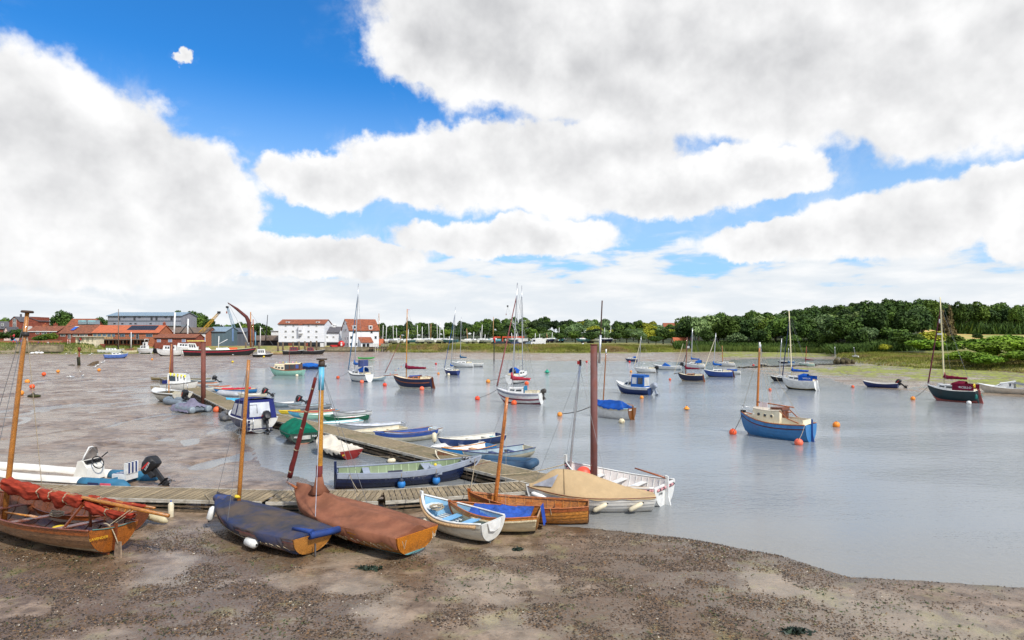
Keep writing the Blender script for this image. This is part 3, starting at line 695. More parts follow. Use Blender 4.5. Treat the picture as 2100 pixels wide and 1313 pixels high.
def pontoon(A, B, w, label, planks, sp=.20, group='pontoon sections', front=True):
    A, B = Vector(A), Vector(B); d = B-A; Ln = math.hypot(d.x, d.y)-.06; rz = math.atan2(d.y, d.x)
    c = (A+B)/2; z0 = 0.0
    root = thing('pontoon_section', label, 'pontoon', Matrix.Translation((c.x, c.y, z0)) @ Matrix.Rotation(rz, 4, 'Z'), group)
    n = int(Ln/sp)
    if planks:
        key = round(w, 2)
        for i in range(n):
            k = (key, i % 4)
            if k not in plank_mesh:
                gap = (.030, .036, .026, .04)[i % 4]
                plank_mesh[k] = MB().box((0, 0, 0), (sp-gap, w-.10+.02*(i % 3), .035)).mesh('plank', PLANKM)
            o = link('plank', plank_mesh[k], root, ((-Ln/2+sp*(i+.5)), random.uniform(-.012, .012), DZ-.0175+random.uniform(-.005, .006)))
            o.rotation_euler = (random.uniform(-.006, .006), 0, random.uniform(-.008, .008))
    else:
        mb = MB()
        for i in range(n): mb.box((-Ln/2+sp*(i+.5), random.uniform(-.012, .012), DZ-.0175+random.uniform(-.008, .008)), (sp-random.uniform(.02, .035), w-.1, .035))
        tag(mb.build('deck_planks', DECKM, root), kind='stuff')
    for sd in (-1, 1):
        MB().box((0, sd*(w/2-.025), DZ-.05), (Ln, .06, .11)).build('edge_board', FASCIA, root)
        MB().box((0, sd*(w/2-.03), DZ-.225), (Ln, .035, .05)).build('middle_rail', BEAMM, root)
        MB().box((0, sd*(w/2-.06), DZ-.40), (Ln, .10, .12)).build('lower_beam', BEAMM, root)
        m = max(2, int(Ln/1.9))
        for i in range(m+1): MB().box((-Ln/2+.06+(Ln-.12)*i/m, sd*(w/2-.085), DZ-.30), (.09, .05, .40)).build('upright', BEAMM, root)
    for i in range(max(2, int(Ln/2.2))):
        k = max(2, int(Ln/2.2)); MB().box((-Ln/2+Ln*(i+.5)/k, 0, .02), (Ln/k*.62, w*.72, .36)).build('float', FLOATM, root)
    return root
pts = [(-75, 985, 1010), (101, 994, 1018), (561, 1007, 1028.5), (786, 1006, 1027.5), (1090, 985, 1008)]
cen = [((gp(a, b, DZ)+gp(a, c, DZ))/2, (gp(a, b, DZ)-gp(a, c, DZ)).length) for a, b, c in pts]
labs = ['slatted cross pontoon section at the far left behind the red sail', 'long slatted cross pontoon section behind the blue covered dinghy', 'slatted cross pontoon section behind the brown covered dinghy', 'slatted cross pontoon section that joins the long pontoon by the varnished dinghies']
for i in range(4): pontoon(cen[i][0], cen[i+1][0], 1.65, labs[i], True)
MP = [gp(1122, 986, DZ), gp(830, 917, DZ), gp(640, 872, DZ), gp(489, 838, DZ), gp(400, 798, DZ), gp(343, 774, DZ)]
k = 0
for i in range(5):
    a, b = MP[i], MP[i+1]; n = max(1, round((b-a).length/7))
    for j in range(n):
        lab = ['beside the navy launch', 'beside the white covered boat', 'beside the green covered boat', 'beside the blue canopied cruiser', 'between the grey inflatables and the far dinghies'][i]
        lab = 'long pontoon section '+lab+('' if n == 1 else (', '+['nearest', 'second', 'third', 'fourth', 'fifth'][j]+' of them'))
        pontoon(a.lerp(b, j/n), a.lerp(b, (j+1)/n), 1.75, lab, False, .16); k += 1
# steel piles that hold the long pontoon
def pile(px, py0, py1, wpx, z, label, ext=None, m=None):
    b = gp(px, py0, z); r = wpx/F*b.y/2; top = H-(py1-HY)/F*b.y
    o = thing('steel_pile', label, 'pile', Vector((b.x, b.y, -.6)), 'rust red piles of the pontoon')
    MB().lathe([(r, 0), (r*1.0, top+.6), (r*.9, top+.6)], 20).build('tube', m, o)
    MB().lathe([(r*1.06, top+.57), (r*1.06, top+.62)], 20).build('rim', RUST, o)
    if ext:
        (ax, ay), (bx, by) = ext
        p, q = at(ax, ay, b.y-.02)-o.location, at(bx, by, b.y-.02)-o.location
        p = p+Vector((0, -r*.9, 0)); q = q+Vector((0, -r*.9, 0))
        MB().tube([p, p.lerp(q, .45)], r*.32, 8).build('pole', ALU, o); MB().tube([p.lerp(q, .4), q], r*.19, 8).build('pole_top', mat((78, 56, 48), .8, 'dull_rust', .3, 4), o)
    return o
RUST = mat((120, 62, 40), .85, 'rust', .35, 4, .4, 14)
PILEM = mat((112, 72, 68), .75, 'rusty_red_oxide', .12, 1.2, .2, 10, dirt=C(110, 56, 38), dirt_amt=.7, dirt_s=2.5)
PILE2 = mat((122, 70, 58), .75, 'rusty_red_oxide', .15, 1.2, .2, 10, dirt=C(96, 50, 36), dirt_amt=.7, dirt_s=2.5)
pile(1218, 985, 707, 14.5, .4, 'tall rust red steel pile with a thin pole on top beside the white gig', ((1228, 745), (1234, 617)), PILEM)
pile(417, 817, 702, 9, DZ, 'red brown steel pile on the long pontoon among the dinghies', None, PILE2)
pile(352, 790, 704, 6.5, .2, 'red brown steel pile behind the white cabin boat', None, PILE2)
# ================================================================ boats drawn up on the mud
def ground_boat(st, bw, dz=0.0, heel=0, trim=0, zoff=None):
    s, b = gnd(*st), gnd(*bw); M, L = between(s, b, (s.z+b.z)/2+dz, heel, trim); return M, L
# -- open varnished dinghy with a red sail, bow out of the frame
s = gnd(224, 1138); a = heading(228, 58); d = Vector((math.cos(a), math.sin(a), 0)); L = 6.9
M = Matrix.Translation(s+d*L/2+Vector((0, 0, .26))) @ Matrix.Rotation(a, 4, 'Z') @ Matrix.Rotation(R(-.5), 4, 'Y') @ Matrix.Rotation(R(4), 4, 'X')
P = hullfn(L, 2.0, .70, draft=.22, bow=.36, stern=.10, tw=.66, trk=.02)
b = Boat('sailing_dinghy', 'varnished open clinker dinghy with a red furled sail on the mud', 'dinghy', P, M, 'boats lying on the mud')
LOWW = mat((176, 160, 132), .55, 'pale_bottom_paint', .15, 3, dirt=C(110, 92, 70), dirt_amt=.5)
MIDV = varnish(146, 108, 76); TOPV = varnish(150, 82, 36)
b.planks(MIDV, 7, TOPV, low=LOWW, nlow=3); b.lining(varnish(110, 62, 40)); b.transom(varnish(162, 92, 32), .04); b.gunwale(VARND, .032, .012); b.stem(VARND); b.keel(VARND, .12, skeg=.1)
b.ribs(varnish(120, 70, 42), 11)
for tt in (.25, .50, .74): b.thwart(tt, varnish(122, 70, 56), .24, .17)
for sd in (1, -1): b.part('side_bench', MB().grid([[(P(tt, 1)[0], sd*(abs(P(tt, .8)[1])-f), P(tt, 1)[2]-.2) for f in (.03, .28)] for tt in [.04+.2*i/5 for i in range(6)]], False), varnish(116, 66, 50))
b.floor(varnish(112, 66, 44), .1, .78, .32, 6)
q0 = P(0, 1)
r_ = b.part('rudder_stock', MB().box((q0[0]-.08, 0, q0[2]-.28), (.10, .05, .72)), VARND)
b.part('rudder_blade', MB().prism([Vector((q0[0]-.10, -.02, q0[2]-.42)), Vector((q0[0]-.34, -.02, q0[2]-.38)), Vector((q0[0]-.42, -.02, q0[2]-.86)), Vector((q0[0]-.30, -.02, q0[2]-.93)), Vector((q0[0]-.14, -.02, q0[2]-.80))], (0, .04, 0)), mat((150, 128, 106), .8, 'bleached_wood', .2, 5), r_)
text_obj('LAVENDER', .10, mat((226, 176, 40), .5), b.root, frame((q0[0]-.06, .42, q0[2]-.24), (0, -1, 0), (0, 0, 1)))
def xm(b, px):                                    # local x on the boat's middle line that shows at px
    best = None
    for i in range(201):
        x = -b.P.L*.8+b.P.L*1.6*i/200; w = b.M @ Vector((x, 0, .3)); e = abs(CX+F*w.x/w.y-px)
        if best is None or e < best[0]: best = (e, x, w.y)
    return best[1], best[2]
x_, D_ = xm(b, 9); mt = b.loc(at(56, 640, D_))
MASTV = varnish(176, 114, 46); 
b.mast((x_, 0, -.05), mt, .078, MASTV, taper=.72, n=10)
b.part('mast_cap', MB().lathe([(.15, -.03), (.17, 0), (.15, .04)], 12, mt), mat((70, 52, 40), .7)); b.part('mast_band', MB().lathe([(.09, -.06), (.095, 0), (.09, .08)], 12, b.loc(at(52.5, 686, D_))), mat((40, 36, 34), .6))
RSAIL = mat((156, 60, 42), .9, 'tan_red_sailcloth', .16, 3, .5, 8, (1, 3, 3), spec=.15, dirt=C(118, 40, 28), dirt_amt=.6, dirt_s=3)
m0 = b.loc(at(14, 988, D_)); e0 = b.loc(at(346, 1058, s.y-.35)); mid = m0.lerp(e0, .52)
b.part('boom', MB().tube([m0, e0], [.06, .05], 8), MASTV)
b.bundle(m0+Vector((0, .06, .06)), mid+Vector((0, 0, -.02)), (.185, .165), RSAIL, 'furled_sail', 3, 3)
b.bundle(mid+Vector((0, -.03, -.10)), m0.lerp(e0, .82)+Vector((0, .03, -.14)), (.13, .06), RSAIL, 'furled_sail', 5, 1, sag=.10, k=40)
g1 = b.loc(at(318, 1042, s.y+.25)); b.part('yard', MB().tube([mid+Vector((0, -.06, .02)), g1], [.045, .035], 7), MASTV)
b.bundle(mid+Vector((0, -.10, .04)), g1.lerp(mid, .12)+Vector((0, 0, .03)), (.11, .05), RSAIL, 'furled_sail', 8, 1, sag=.03, k=40)
cx_ = b.loc(at(183, 1020, s.y+1.0)); 
for yy in (-.42, .42): b.part('crutch_leg', MB().tube([cx_+Vector((0, 0, .02)), Vector((cx_.x, yy, .22))], .04, 4), VARND)
b.wire(mt, (P(1, 1)[0], 0, P(1, 1)[2]), .009); b.wire(b.loc(at(54, 668, D_)), (x_-.5, -.8, .5), .010, ROPE); b.wire(b.loc(at(54, 660, D_)), (x_-.55, .8, .5), .009)
b.wire(m0.lerp(e0, .8), (q0[0]+.1, .1, q0[2]), .012, ROPE); b.wire(m0.lerp(e0, .82), (q0[0]+.15, -.1, q0[2]), .012, ROPE)
o = thing('oar', 'oar shaft lying inside the varnished dinghy with red sail', 'oar', b.M @ Matrix.Translation((x_-.55, .25, .38)) @ Matrix.Rotation(R(178), 4, 'Z'))
MB().tube([(0, 0, 0), (1.2, .05, .05)], .03, 7).build('shaft', VARNL, o); MB().box((1.35, .06, .06), (.4, .12, .02)).build('blade', VARNL, o)
rc = MB(); rr = random.Random(2); cpt = [(math.cos(i*.9)*(.18+.06*rr.random()), math.sin(i*.9)*(.13+.05*rr.random()), .02*i/6+rr.uniform(0, .05)) for i in range(40)]
rc.tube(cpt, .014, 5); o = rc.build('rope_coil', ROPE); o.matrix_world = b.M @ Matrix.Translation((-.35, -.35, .34)); tag(o, 'coil of pale rope on the thwart of the varnished dinghy with red sail', 'rope')
yb = MB(); yb.ball((0, 0, 0), .28, 12, (1.3, .8, .42)); o = yb.build('bag', mat((222, 190, 40), .7, 'yellow_cloth', .15, 6, .4, 12)); o.matrix_world = b.M @ Matrix.Translation((-1.45, .12, .20)); tag(o, 'yellow bag lying in the stern of the varnished dinghy', 'bag')
o = rope(b.M @ Vector((q0[0]-.05, -.5, q0[2]+.02)), b.M @ Vector((q0[0]-.05, .6, q0[2]+.02)), 'blue green line across the transom of the red sailed dinghy', .014, .05, mat((84, 128, 120), .8))
o = rope(b.M @ Vector((q0[0]+.3, .1, q0[2]+.04)), b.M @ Vector((q0[0]-.26, .02, q0[2]-.45)), 'pale line hanging over the transom to the rudder blade', .016, -.18)
# -- second varnished dinghy just behind it
s2, b2 = gnd(262, 1092), gnd(50, 1056); M, L = between(s2, b2, .30, 4)
P = hullfn(L, 1.7, .62, draft=.2, bow=.32, tw=.72)
b = Boat('rowing_dinghy', 'varnished clinker dinghy with white lower planks behind the red sail', 'dinghy', P, M, 'boats lying on the mud')
b.planks(mat((206, 194, 176), .55, 'white_planking', .08, 3, dirt=C(150, 124, 100), dirt_amt=.4), 7, varnish(150, 78, 30)); b.lining(varnish(152, 96, 36)); b.transom(varnish(120, 66, 40)); b.gunwale(varnish(132, 70, 36), .03); b.stem(VARND); b.keel(VARND)
b.ribs(VARNL, 12, .035); b.thwart(.3, VARND); b.thwart(.55, VARN); b.floor(varnish(120, 76, 40)); b.rudder(mat((110, 84, 74), .6, 'dull_wood', .2, 4), .22, -.05)
for sd in (1, -1): b.part('riser', MB().tube([P(tt, .7, -.05, sd) for tt in [.06+.8*i/10 for i in range(11)]], .018, 4), VARN)
b.part('knee_panel', MB().box((P(.42, .8)[0], -abs(P(.42, .8)[1])+.05, P(.42, .8)[2]), (.3, .03, .2)), varnish(190, 100, 50))
# -- blue covered dinghy
s3 = gnd(632, 1137); bt = gp(446, 1026, .86); M, L = between(s3, bt, s3.z+.17, 0)
P = hullfn(L+.1, 1.75, .58, draft=.2, bow=.20, stern=.06, tw=.72)
b = Boat('covered_dinghy', 'clinker dinghy under a muddy blue cover with an orange transom', 'dinghy', P, M, 'boats lying on the mud')
b.planks(mat((132, 104, 92), .7, 'faded_pinkish_paint', .15, 3, dirt=C(96, 76, 58), dirt_amt=.7), 7, mat((140, 92, 86), .6, 'faded_pinkish_paint', .12, 3, dirt=C(100, 72, 60), dirt_amt=.5)); b.lining(VARND); b.transom(varnish(190, 128, 56), .045); b.stem(VARND, up=.0); b.keel(VARND, .08)
b.gunwale(VARND, .025)
BLUEC = mat((34, 68, 128), .85, 'blue_canvas', .15, 2, .35, 9, spec=.2, dirt=C(96, 84, 76), dirt_amt=1.0, dirt_s=1.1)
BLUEM = mat((60, 62, 70), .9, 'muddy_blue_canvas', .5, 1.3, .8, 5, spec=.15, tint=C(92, 80, 70), dirt=C(36, 58, 108), dirt_amt=.55, dirt_s=.9)
b.cover(BLUEM, lambda t_: .09+.15*math.exp(-((t_-.78)/.22)**2), 0.0, .995, .24, seed=4, wr=.016)
b.part('cover_flap', MB().tube([Vector(P(0, 1, .03, -1))+Vector((-.06, -.12, -.05)), Vector(P(0, 1))+Vector((-.1, -P(0, 1)[1]*.7, .02)), Vector((P(0, 1)[0]-.08, .1, P(0, 1)[2]+.10)), Vector((P(.1, 1)[0]-.1, .30, P(.1, 1)[2]+.16))], [.10, .10, .08, .04], 9), mat((30, 60, 124), .8, 'blue_canvas_clean', .15, 3, .4, 8))
b.part('bow_hood', MB().tube([Vector(P(.86, 1))+Vector((0, -P(.86, 1)[1], .06)), Vector(P(.97, 1))+Vector((0, 0, .02)), Vector(P(1, 1))+Vector((.02, 0, -.02))], [.20, .12, .05], 9), BLUEC)
x_, D_ = xm(b, 488); b.mast((x_, 0, .2), b.loc(at(510, 738, D_)), .065, MASTV, taper=.8); b.part('mast_boot', MB().lathe([(.11, .78), (.09, .86)], 10, (x_, 0, 0)), YELLOW)
b.wire(b.loc(at(509, 748, D_)), Vector(P(.98, 1)), .006); b.wire(b.loc(at(510, 748, D_)), Vector(P(.55, 1)), .006)
q0 = P(0, 1); b.part('rudder_fitting', MB().box((q0[0]-.07, 0, q0[2]-.42), (.05, .03, .35)), STEEL)
for k_ in range(4): 
    tt = .1+.2*k_; p_ = P(tt, .62, .02); b.part('cover_tie', MB().tube([Vector(P(tt, .75, .07)), Vector(P(tt+.03, .55, .03)), Vector(P(tt+.05, .75, .07))], .008, 4), ROPE)
for sd in (1, -1): b.part('lacing', MB().tube([Vector(P(.03+.93*i/44, (.74 if i % 2 else .56), (.075 if i % 2 else .035), sd)) for i in range(45)], .007, 4), ROPE)
rope(b.M @ Vector(P(.99, .9)), gp(420, 1014, .58), 'bow rope from the blue covered dinghy to the cross pontoon', .014, .10)

fender(b.M @ Vector(P(.88, .72, .12))+Vector((-.05, -.1, 0)), 'white fender hanging at the bow of the blue covered dinghy', .42, .11, axis=(.3, .1, 1))
fender(b.M @ (Vector(P(.30, .62, .13))), 'white fender lying flat along the side of the blue covered dinghy', .50, .125, axis=b.M.to_3x3() @ Vector((1, 0, 0)))
# -- brown covered sailing dinghy
s4 = gnd(842, 1140); bt = gp(608, 1010, 1.0); M, L = between(s4, bt, s4.z+.24, 0)
P = hullfn(L+.1, 1.95, .68, draft=.24, bow=.24, stern=.04, tw=.76)
b = Boat('covered_sailing_dinghy', 'varnished clinker dinghy under a brown canvas cover with a bowsprit', 'dinghy', P, M, 'boats lying on the mud')
b.planks(varnish(150, 96, 34), 7, varnish(182, 116, 36), low=varnish(70, 44, 32), nlow=3); b.lining(VARND); b.transom(varnish(200, 122, 30), .05); b.stem(VARN, up=.1); b.keel(mat((84, 64, 50), .8), .16, .06, skeg=.22); b.gunwale(VARN, .028)
b.skin('waterline_stripe', mat((120, 190, 196), .6), .33, .38, .024, 0, .97, 24, 1)
b.part('transom_stripe', MB().prism([Vector(P(0, f, .0, sd))+Vector((-.055, 0, 0)) for f, sd in ((.0, 1), (.18, 1), (.30, 1), (.30, -1), (.18, -1))], (.012, 0, 0)), mat((124, 196, 204), .6))
BRN = mat((140, 92, 70), .9, 'brown_canvas', .14, 1.5, .8, 4, spec=.15, dirt=C(116, 70, 54), dirt_amt=.5, dirt_s=1.2)
b.cover(BRN, lambda t_: .16+.22*math.exp(-((t_-.80)/.20)**2)+.05*math.exp(-((t_-.25)/.12)**2), 0.0, .99, .20, seed=9, wr=.022)
x_, D_ = xm(b, 654); mt = b.loc(at(660, 738, D_)); b0 = Vector((x_, 0, .2)); bb = b0.lerp(mt, .40)
b.part('canvas_collar', MB().lathe([(.34, .80), (.16, 1.05), (.11, 1.32)], 12, (x_, 0, 0)), BRN)
zc = 1.3
def onm(py): return b.loc(at(654+(1000-py)/265*6, py, D_))
ms = b.mast(b0, mt, .085, varnish(196, 138, 44), taper=.9, n=10)
b.part('mast_sleeve', MB().tube([onm(1000), onm(955)], .105, 10), mat((104, 34, 30), .8), ms)
b.part('mast_paint', MB().tube([onm(800), onm(752)], [.09, .087], 10), mat((96, 176, 206), .5), ms)
b.part('masthead', MB().tube([onm(752), onm(740)], .10, 10).box(tuple(onm(737)), (.24, .24, .05)), mat((70, 58, 48), .7), ms)
bs0 = Vector(P(.93, 1))+Vector((0, 0, .22)); bs1 = b.loc(at(588, 988, (b.M @ Vector(P(1, 1))).y+.3)); b.part('bowsprit', MB().tube([bs0, bs1], [.045, .035], 8), VARN)
j0 = b.loc(at(592, 984, (b.M @ Vector(P(1, 1))).y+.2)); j1 = b.loc(at(647, 775, D_+.1))
b.rolled(j0.lerp(j1, .03), j1, (.085, .05), mat((112, 36, 34), .9, 'dark_red_sailcloth', .15, 4, .4, 9), 'furled_jib', 4, 5, ROPE, .10, 9, 0, 18)
b.wire(j1, onm(748), .012, STEEL); b.wire(bs1, j0.lerp(j1, .03), .012, STEEL)
b.wire(onm(755), Vector(P(.55, 1, .02)), .012, ALU); b.wire(onm(760), Vector(P(.55, 1, .02, -1)), .008); b.wire(onm(760), Vector(P(.62, 1, .02, -1)), .008)
b.wire(bs1, Vector(P(1, .4)), .008)
q0 = P(0, 1); text_obj('Jo', .16, mat((206, 196, 170), .6), b.root, frame((q0[0]-.11, -.52, q0[2]-.18), (0, -1, 0), (0, 0, 1)))
for k_ in range(4):
    tt = .08+.24*k_; b.part('cover_tie', MB().tube([Vector(P(tt, .72, .08)), Vector(P(tt+.02, .50, .04)), Vector(P(tt+.04, .72, .08))], .009, 4), ROPE)
for sd in (-1, 1): b.part('cover_tie', MB().tube([(q0[0]-.09, sd*.62, q0[2]-.08), (q0[0]-.09, sd*.55, q0[2]-.30), (q0[0]-.09, sd*.48, q0[2]-.08)], .009, 4), ROPE)
for sd in (1, -1): b.part('lacing', MB().tube([Vector(P(.03+.93*i/44, (.74 if i % 2 else .56), (.075 if i % 2 else .035), sd)) for i in range(45)], .007, 4), ROPE)
rope(b.M @ Vector(P(.99, .9)), gp(560, 1020, .58), 'bow rope from the brown covered dinghy to the cross pontoon', .014, .10)

fender(b.M @ Vector(P(.52, .70, .13)), 'small pale fender between the brown and the blue covered dinghies', .26, .10, CREAM)
# -- pale blue and white tender
s5 = gnd(1004, 1114); bt = gp(867, 1018, 1.0); M, L = between(s5, bt, s5.z+.22, -2)
P = hullfn(L+.05, 1.55, .62, draft=.2, bow=.34, stern=.08, tw=.70, v=.12)
b = Boat('rowing_dinghy', 'white clinker tender with pale blue inside and rope fendering', 'dinghy', P, M, 'boats lying on the mud')
b.planks(mat((206, 202, 186), .5, 'white_planking', .06, 3, dirt=C(140, 126, 104), dirt_amt=.55), 8); b.lining(paint(140, 186, 216)); b.transom(paint(214, 214, 208), .05); b.gunwale(WHITE, .035, -.01, .02); b.stem(WHITE, .07, .05, .12); b.keel(mat((90, 92, 88), .7), .14, .05, skeg=.14)
b.gunwale(mat((196, 160, 116), .95, 'coir_rope', .2, 30, .6, 60), .048, .045, -.06, 'rope_fender', .04, 1, n=8, flat=1.0)
for tt in (.28, .52): b.thwart(tt, paint(120, 178, 220), .26, .15)
b.thwart(.84, WHITE, .4, .12, name='bow_seat')
for i in range(6): b.part('floor_slat', MB().box((P(.62, 1)[0], -.35+.14*i, .16), (.9, .06, .03)), WHITE)
p_ = P(0, 1); b.part('transom_pad', MB().prism([Vector((p_[0]-.075, y_, p_[2]+z_)) for y_, z_ in ((-.30, -.02), (.30, -.02), (.22, -.26), (0, -.32), (-.22, -.26))], (.03, 0, 0)), WHITE)
rc = MB(); rr = random.Random(5); rc.tube([(math.cos(i*.8)*(.16+.1*rr.random()), math.sin(i*.8)*(.14+.1*rr.random()), .01*i/3+rr.uniform(0, .05)) for i in range(34)], .016, 5); o = rc.build('rope_coil', ROPE); o.matrix_world = b.M @ Matrix.Translation((P(.74, 1)[0], .05, .42)); tag(o, 'tangle of pale rope in the bow of the white and blue tender', 'rope')
fender(b.M @ Vector(P(.66, .75, .13)), 'short dirty white fender on the bow of the white and blue tender', .34, .11, CREAM, axis=b.M.to_3x3() @ Vector((1, 0, .1)))
rope(b.M @ Vector(P(.99, .95)), gp(830, 1022, .58), 'bow rope from the white and blue tender to the cross pontoon', .014, .08)
# -- varnished and cream dinghy with a blue tarpaulin
s6 = gnd(1098, 1092); bt = gp(922, 1032, .85); M, L = between(s6, bt, s6.z+.2, 0)
P = hullfn(L, 1.5, .58, draft=.18, bow=.26, stern=.06, tw=.78)
b = Boat('rowing_dinghy', 'cream clinker dinghy with varnished rails and a loose blue tarpaulin', 'dinghy', P, M, 'boats lying on the mud')
b.planks(mat((214, 200, 164), .5, 'cream_planking', .06, 3, dirt=C(150, 126, 90), dirt_amt=.4), 7, varnish(196, 124, 50)); b.lining(varnish(170, 104, 46)); b.transom(varnish(184, 128, 66), .05); b.gunwale(VARN, .03, .0, .02); b.stem(VARN); b.keel(mat((80, 70, 60), .8), .1)
b.gunwale(mat((186, 172, 140), .95, 'rope_fendering', .2, 30, .6, 60), .038, .035, -.10, 'rope_fender', 0, .7, n=8, flat=1.0)
b.cover(mat((34, 82, 168), .7, 'blue_tarpaulin', .18, 3, .5, 7, dirt=C(20, 56, 140), dirt_amt=.5, dirt_s=3), lambda t_: -.02+.07*math.sin(t_*21), .06, .74, -.04, wr=.045, off=-.05, name='tarpaulin', seed=3, scallop=.02)
b.part('tarpaulin_end', MB().grid([[(P(0, 1)[0]-.06-.10*j/5-.03*math.sin(i*2.2), -.62+.45*i/5, P(0, 1)[2]+.10-.62*j/5+.05*math.sin(i*1.7)) for j in range(6)] for i in range(6)]), mat((28, 70, 160), .7, 'blue_tarpaulin_end', .2, 3, .5, 7))
rope(b.M @ Vector(P(.99, .95)), gp(895, 1016, .58), 'bow rope from the cream dinghy with blue tarpaulin to the pontoon', .014, .08)
# -- long varnished dinghy
s7 = gnd(1206, 1076); bt = gp(962, 1008, .92); M, L = between(s7, bt, s7.z+.2, 0)
P = hullfn(L, 1.35, .66, draft=.2, bow=.30, stern=.05, tw=.62, trk=.0, rk=.05)
b = Boat('sailing_dinghy', 'long golden varnished clinker dinghy with an orange mast', 'dinghy', P, M, 'boats lying on the mud')
b.planks(varnish(196, 128, 52), 8, varnish(150, 78, 34)); b.lining(varnish(176, 110, 44)); b.transom(varnish(140, 84, 44), .04); b.gunwale(varnish(176, 98, 40), .026, .01, .01); b.stem(VARN, .06, .05, .12); b.keel(VARN, .1)
b.gunwale(varnish(182, 110, 48), .02, -.06, -.005, 'inwale'); b.ribs(VARNL, 13)
for tt in (.25, .5, .72): b.thwart(tt, VARN)
b.floor(VARN)
x_, D_ = xm(b, 1013); b.mast((x_, 0, .05), b.loc(at(1040, 815, D_)), .075, varnish(190, 112, 44), taper=.8)
b.wire(b.loc(at(1039, 820, D_)), (x_-.1, -.6, .5), .006); b.wire(b.loc(at(1039, 820, D_)), (x_-.5, .6, .5), .006, ROPE); b.wire(b.loc(at(1039, 820, D_)), Vector(P(.99, 1)), .005)
for k_ in range(4):
    tt = .3+.17*k_; b.part('lashing', MB().tube([Vector(P(tt, 1, .04))+Vector((0, 0, .03)), Vector(P(tt-.01, .8, .035))], .010, 4), ROPE)
fender(b.M @ (Vector(P(.55, .9, .14))), 'navy fender on the side of the long varnished dinghy', .55, .09, mat((40, 66, 110), .6), axis=b.M.to_3x3() @ Vector((1, 0, -.1)))
rope(b.M @ Vector(P(.99, .95)), gp(945, 1006, .58), 'bow rope from the long varnished dinghy to the cross pontoon', .014, .08)
# -- white clinker boat with a tan cover, afloat at its stern
s8 = gp(1330, 1043); bt = gp(1082, 1000, .72); M, L = between(s8, bt, .03, 0)
P = hullfn(L, 1.75, .74, draft=.2, bow=.20, stern=.02, tw=.78, trk=.03, rk=.06)
b = Boat('covered_dinghy', 'white clinker boat under a tan cover with a clear windscreen', 'dinghy', P, M, 'boats lying at the end of the pontoon')
b.planks(mat((214, 210, 202), .45, 'white_planking', .04, 3, dirt=C(150, 130, 108), dirt_amt=.25), 8); b.lining(VARN); b.transom(WHITE, .04); b.gunwale(VARND, .028, .015); b.stem(WHITE, .06, .05, .06); b.keel(WHITE, .08)
TAN = mat((186, 160, 122), .85, 'tan_canvas', .06, 1.5, .6, 5, spec=.15, dirt=C(160, 136, 102), dirt_amt=.4, dirt_s=1.5)
b.cover(TAN, lambda t_: .06+.70*sstep((t_-.02)/.62)*(1-sstep((t_-.74)/.26)*.98), 0.0, .985, .03, wr=.012, off=.03, sag=.05, seed=2, scallop=.01)
wv_ = []
for tt, f in ((.96, .28), (.80, .22), (.745, .74), (.84, .62)):
    p_ = Vector(P(tt, 1)); h_ = .06+.70*sstep((tt-.02)/.62)*(1-sstep((tt-.74)/.26)*.98); y_ = (abs(p_.y)+.03)*(1-f); wv_.append(Vector((p_.x, y_+.02, p_.z+.05+h_*(f*.95+.05*f*f))))
b.part('windscreen', MB().grid([[wv_[0].lerp(wv_[1], i/6)+Vector((0, .035, .02)), wv_[3].lerp(wv_[2], i/6)+Vector((0, .035, .03))] for i in range(7)]), mat((150, 152, 160), .12, 'clear_plastic', .15, 2, spec=.8))
b.part('cover_seam', MB().tube([Vector((P(.70, 1)[0], (abs(P(.70, 1)[1])+.035)*(1-f), P(.70, 1)[2]+.055+.76*(f*.95+.05*f*f))) for f in [i/8 for i in range(9)]], .012, 4), mat((120, 98, 70), .9))
for tt, lb in ((.42, 'grubby fender slung amidships on the white boat with the tan cover'), (.14, 'cream fender slung by the stern of the white boat with the tan cover')):
    fender(b.M @ Vector(P(tt, .72, .10)), lb, .5, .085, CREAM, axis=b.M.to_3x3() @ Vector((.9, 0, -.5)))
fender(b.M @ Vector(P(.90, .80, .10)), 'white fender near the bow of the white boat with the tan cover', .62, .085, WHITE, axis=b.M.to_3x3() @ Vector((1, 0, .35)))
rope(b.M @ Vector(P(1, 1)), gp(1000, 1000, .6), 'mooring rope from the tan covered boat to the cross pontoon', .016, .15)
# -- white gig with a rope fender
s9 = gp(1362, 1034); bt = gp(1160, 947, 1.02); M, L = between(s9, bt, .0, 0)
P = hullfn(L, 2.35, .86, draft=.22, bow=.40, stern=.12, tw=.76, trk=.0, rk=.06)
b = Boat('open_gig', 'white clinker gig with a pink and black rope fender and a big red buoy inside', 'rowing boat', P, M, 'boats lying at the end of the pontoon')
WP = mat((228, 226, 224), .4, 'white_planking', .04, 3, dirt=C(180, 160, 150), dirt_amt=.25)
b.planks(WP, 8, low=mat((120, 40, 50), .6), nlow=1); b.lining(mat((226, 218, 212), .5, 'white_inside', .05, 3, dirt=C(170, 140, 120), dirt_amt=.3)); b.transom(WHITE, .05); b.gunwale(WHITE, .035, .0, .01); b.stem(WHITE, .08, .06, .28); b.keel(mat((110, 40, 46), .6), .14)
tw_ = MB(); 
for sd in (1, -1):
    seg = 60
    for i in range(seg):
        if i % 3 == 2: continue
        a_ = Vector(P(i/seg, .93, .055, sd)); c_ = Vector(P((i+1.1)/seg, .93, .055, sd)); tw_.tube([a_+Vector((0, 0, .03)), c_-Vector((0, 0, .03))], .042, 6, mi=0)
    for i in range(seg):
        if i % 3 == 2: a_ = Vector(P(i/seg, .93, .055, sd)); c_ = Vector(P(min(1, (i+1.1)/seg), .93, .055, sd)); tw_.tube([a_, c_], .040, 6, mi=1)
p_ = P(0, 1)
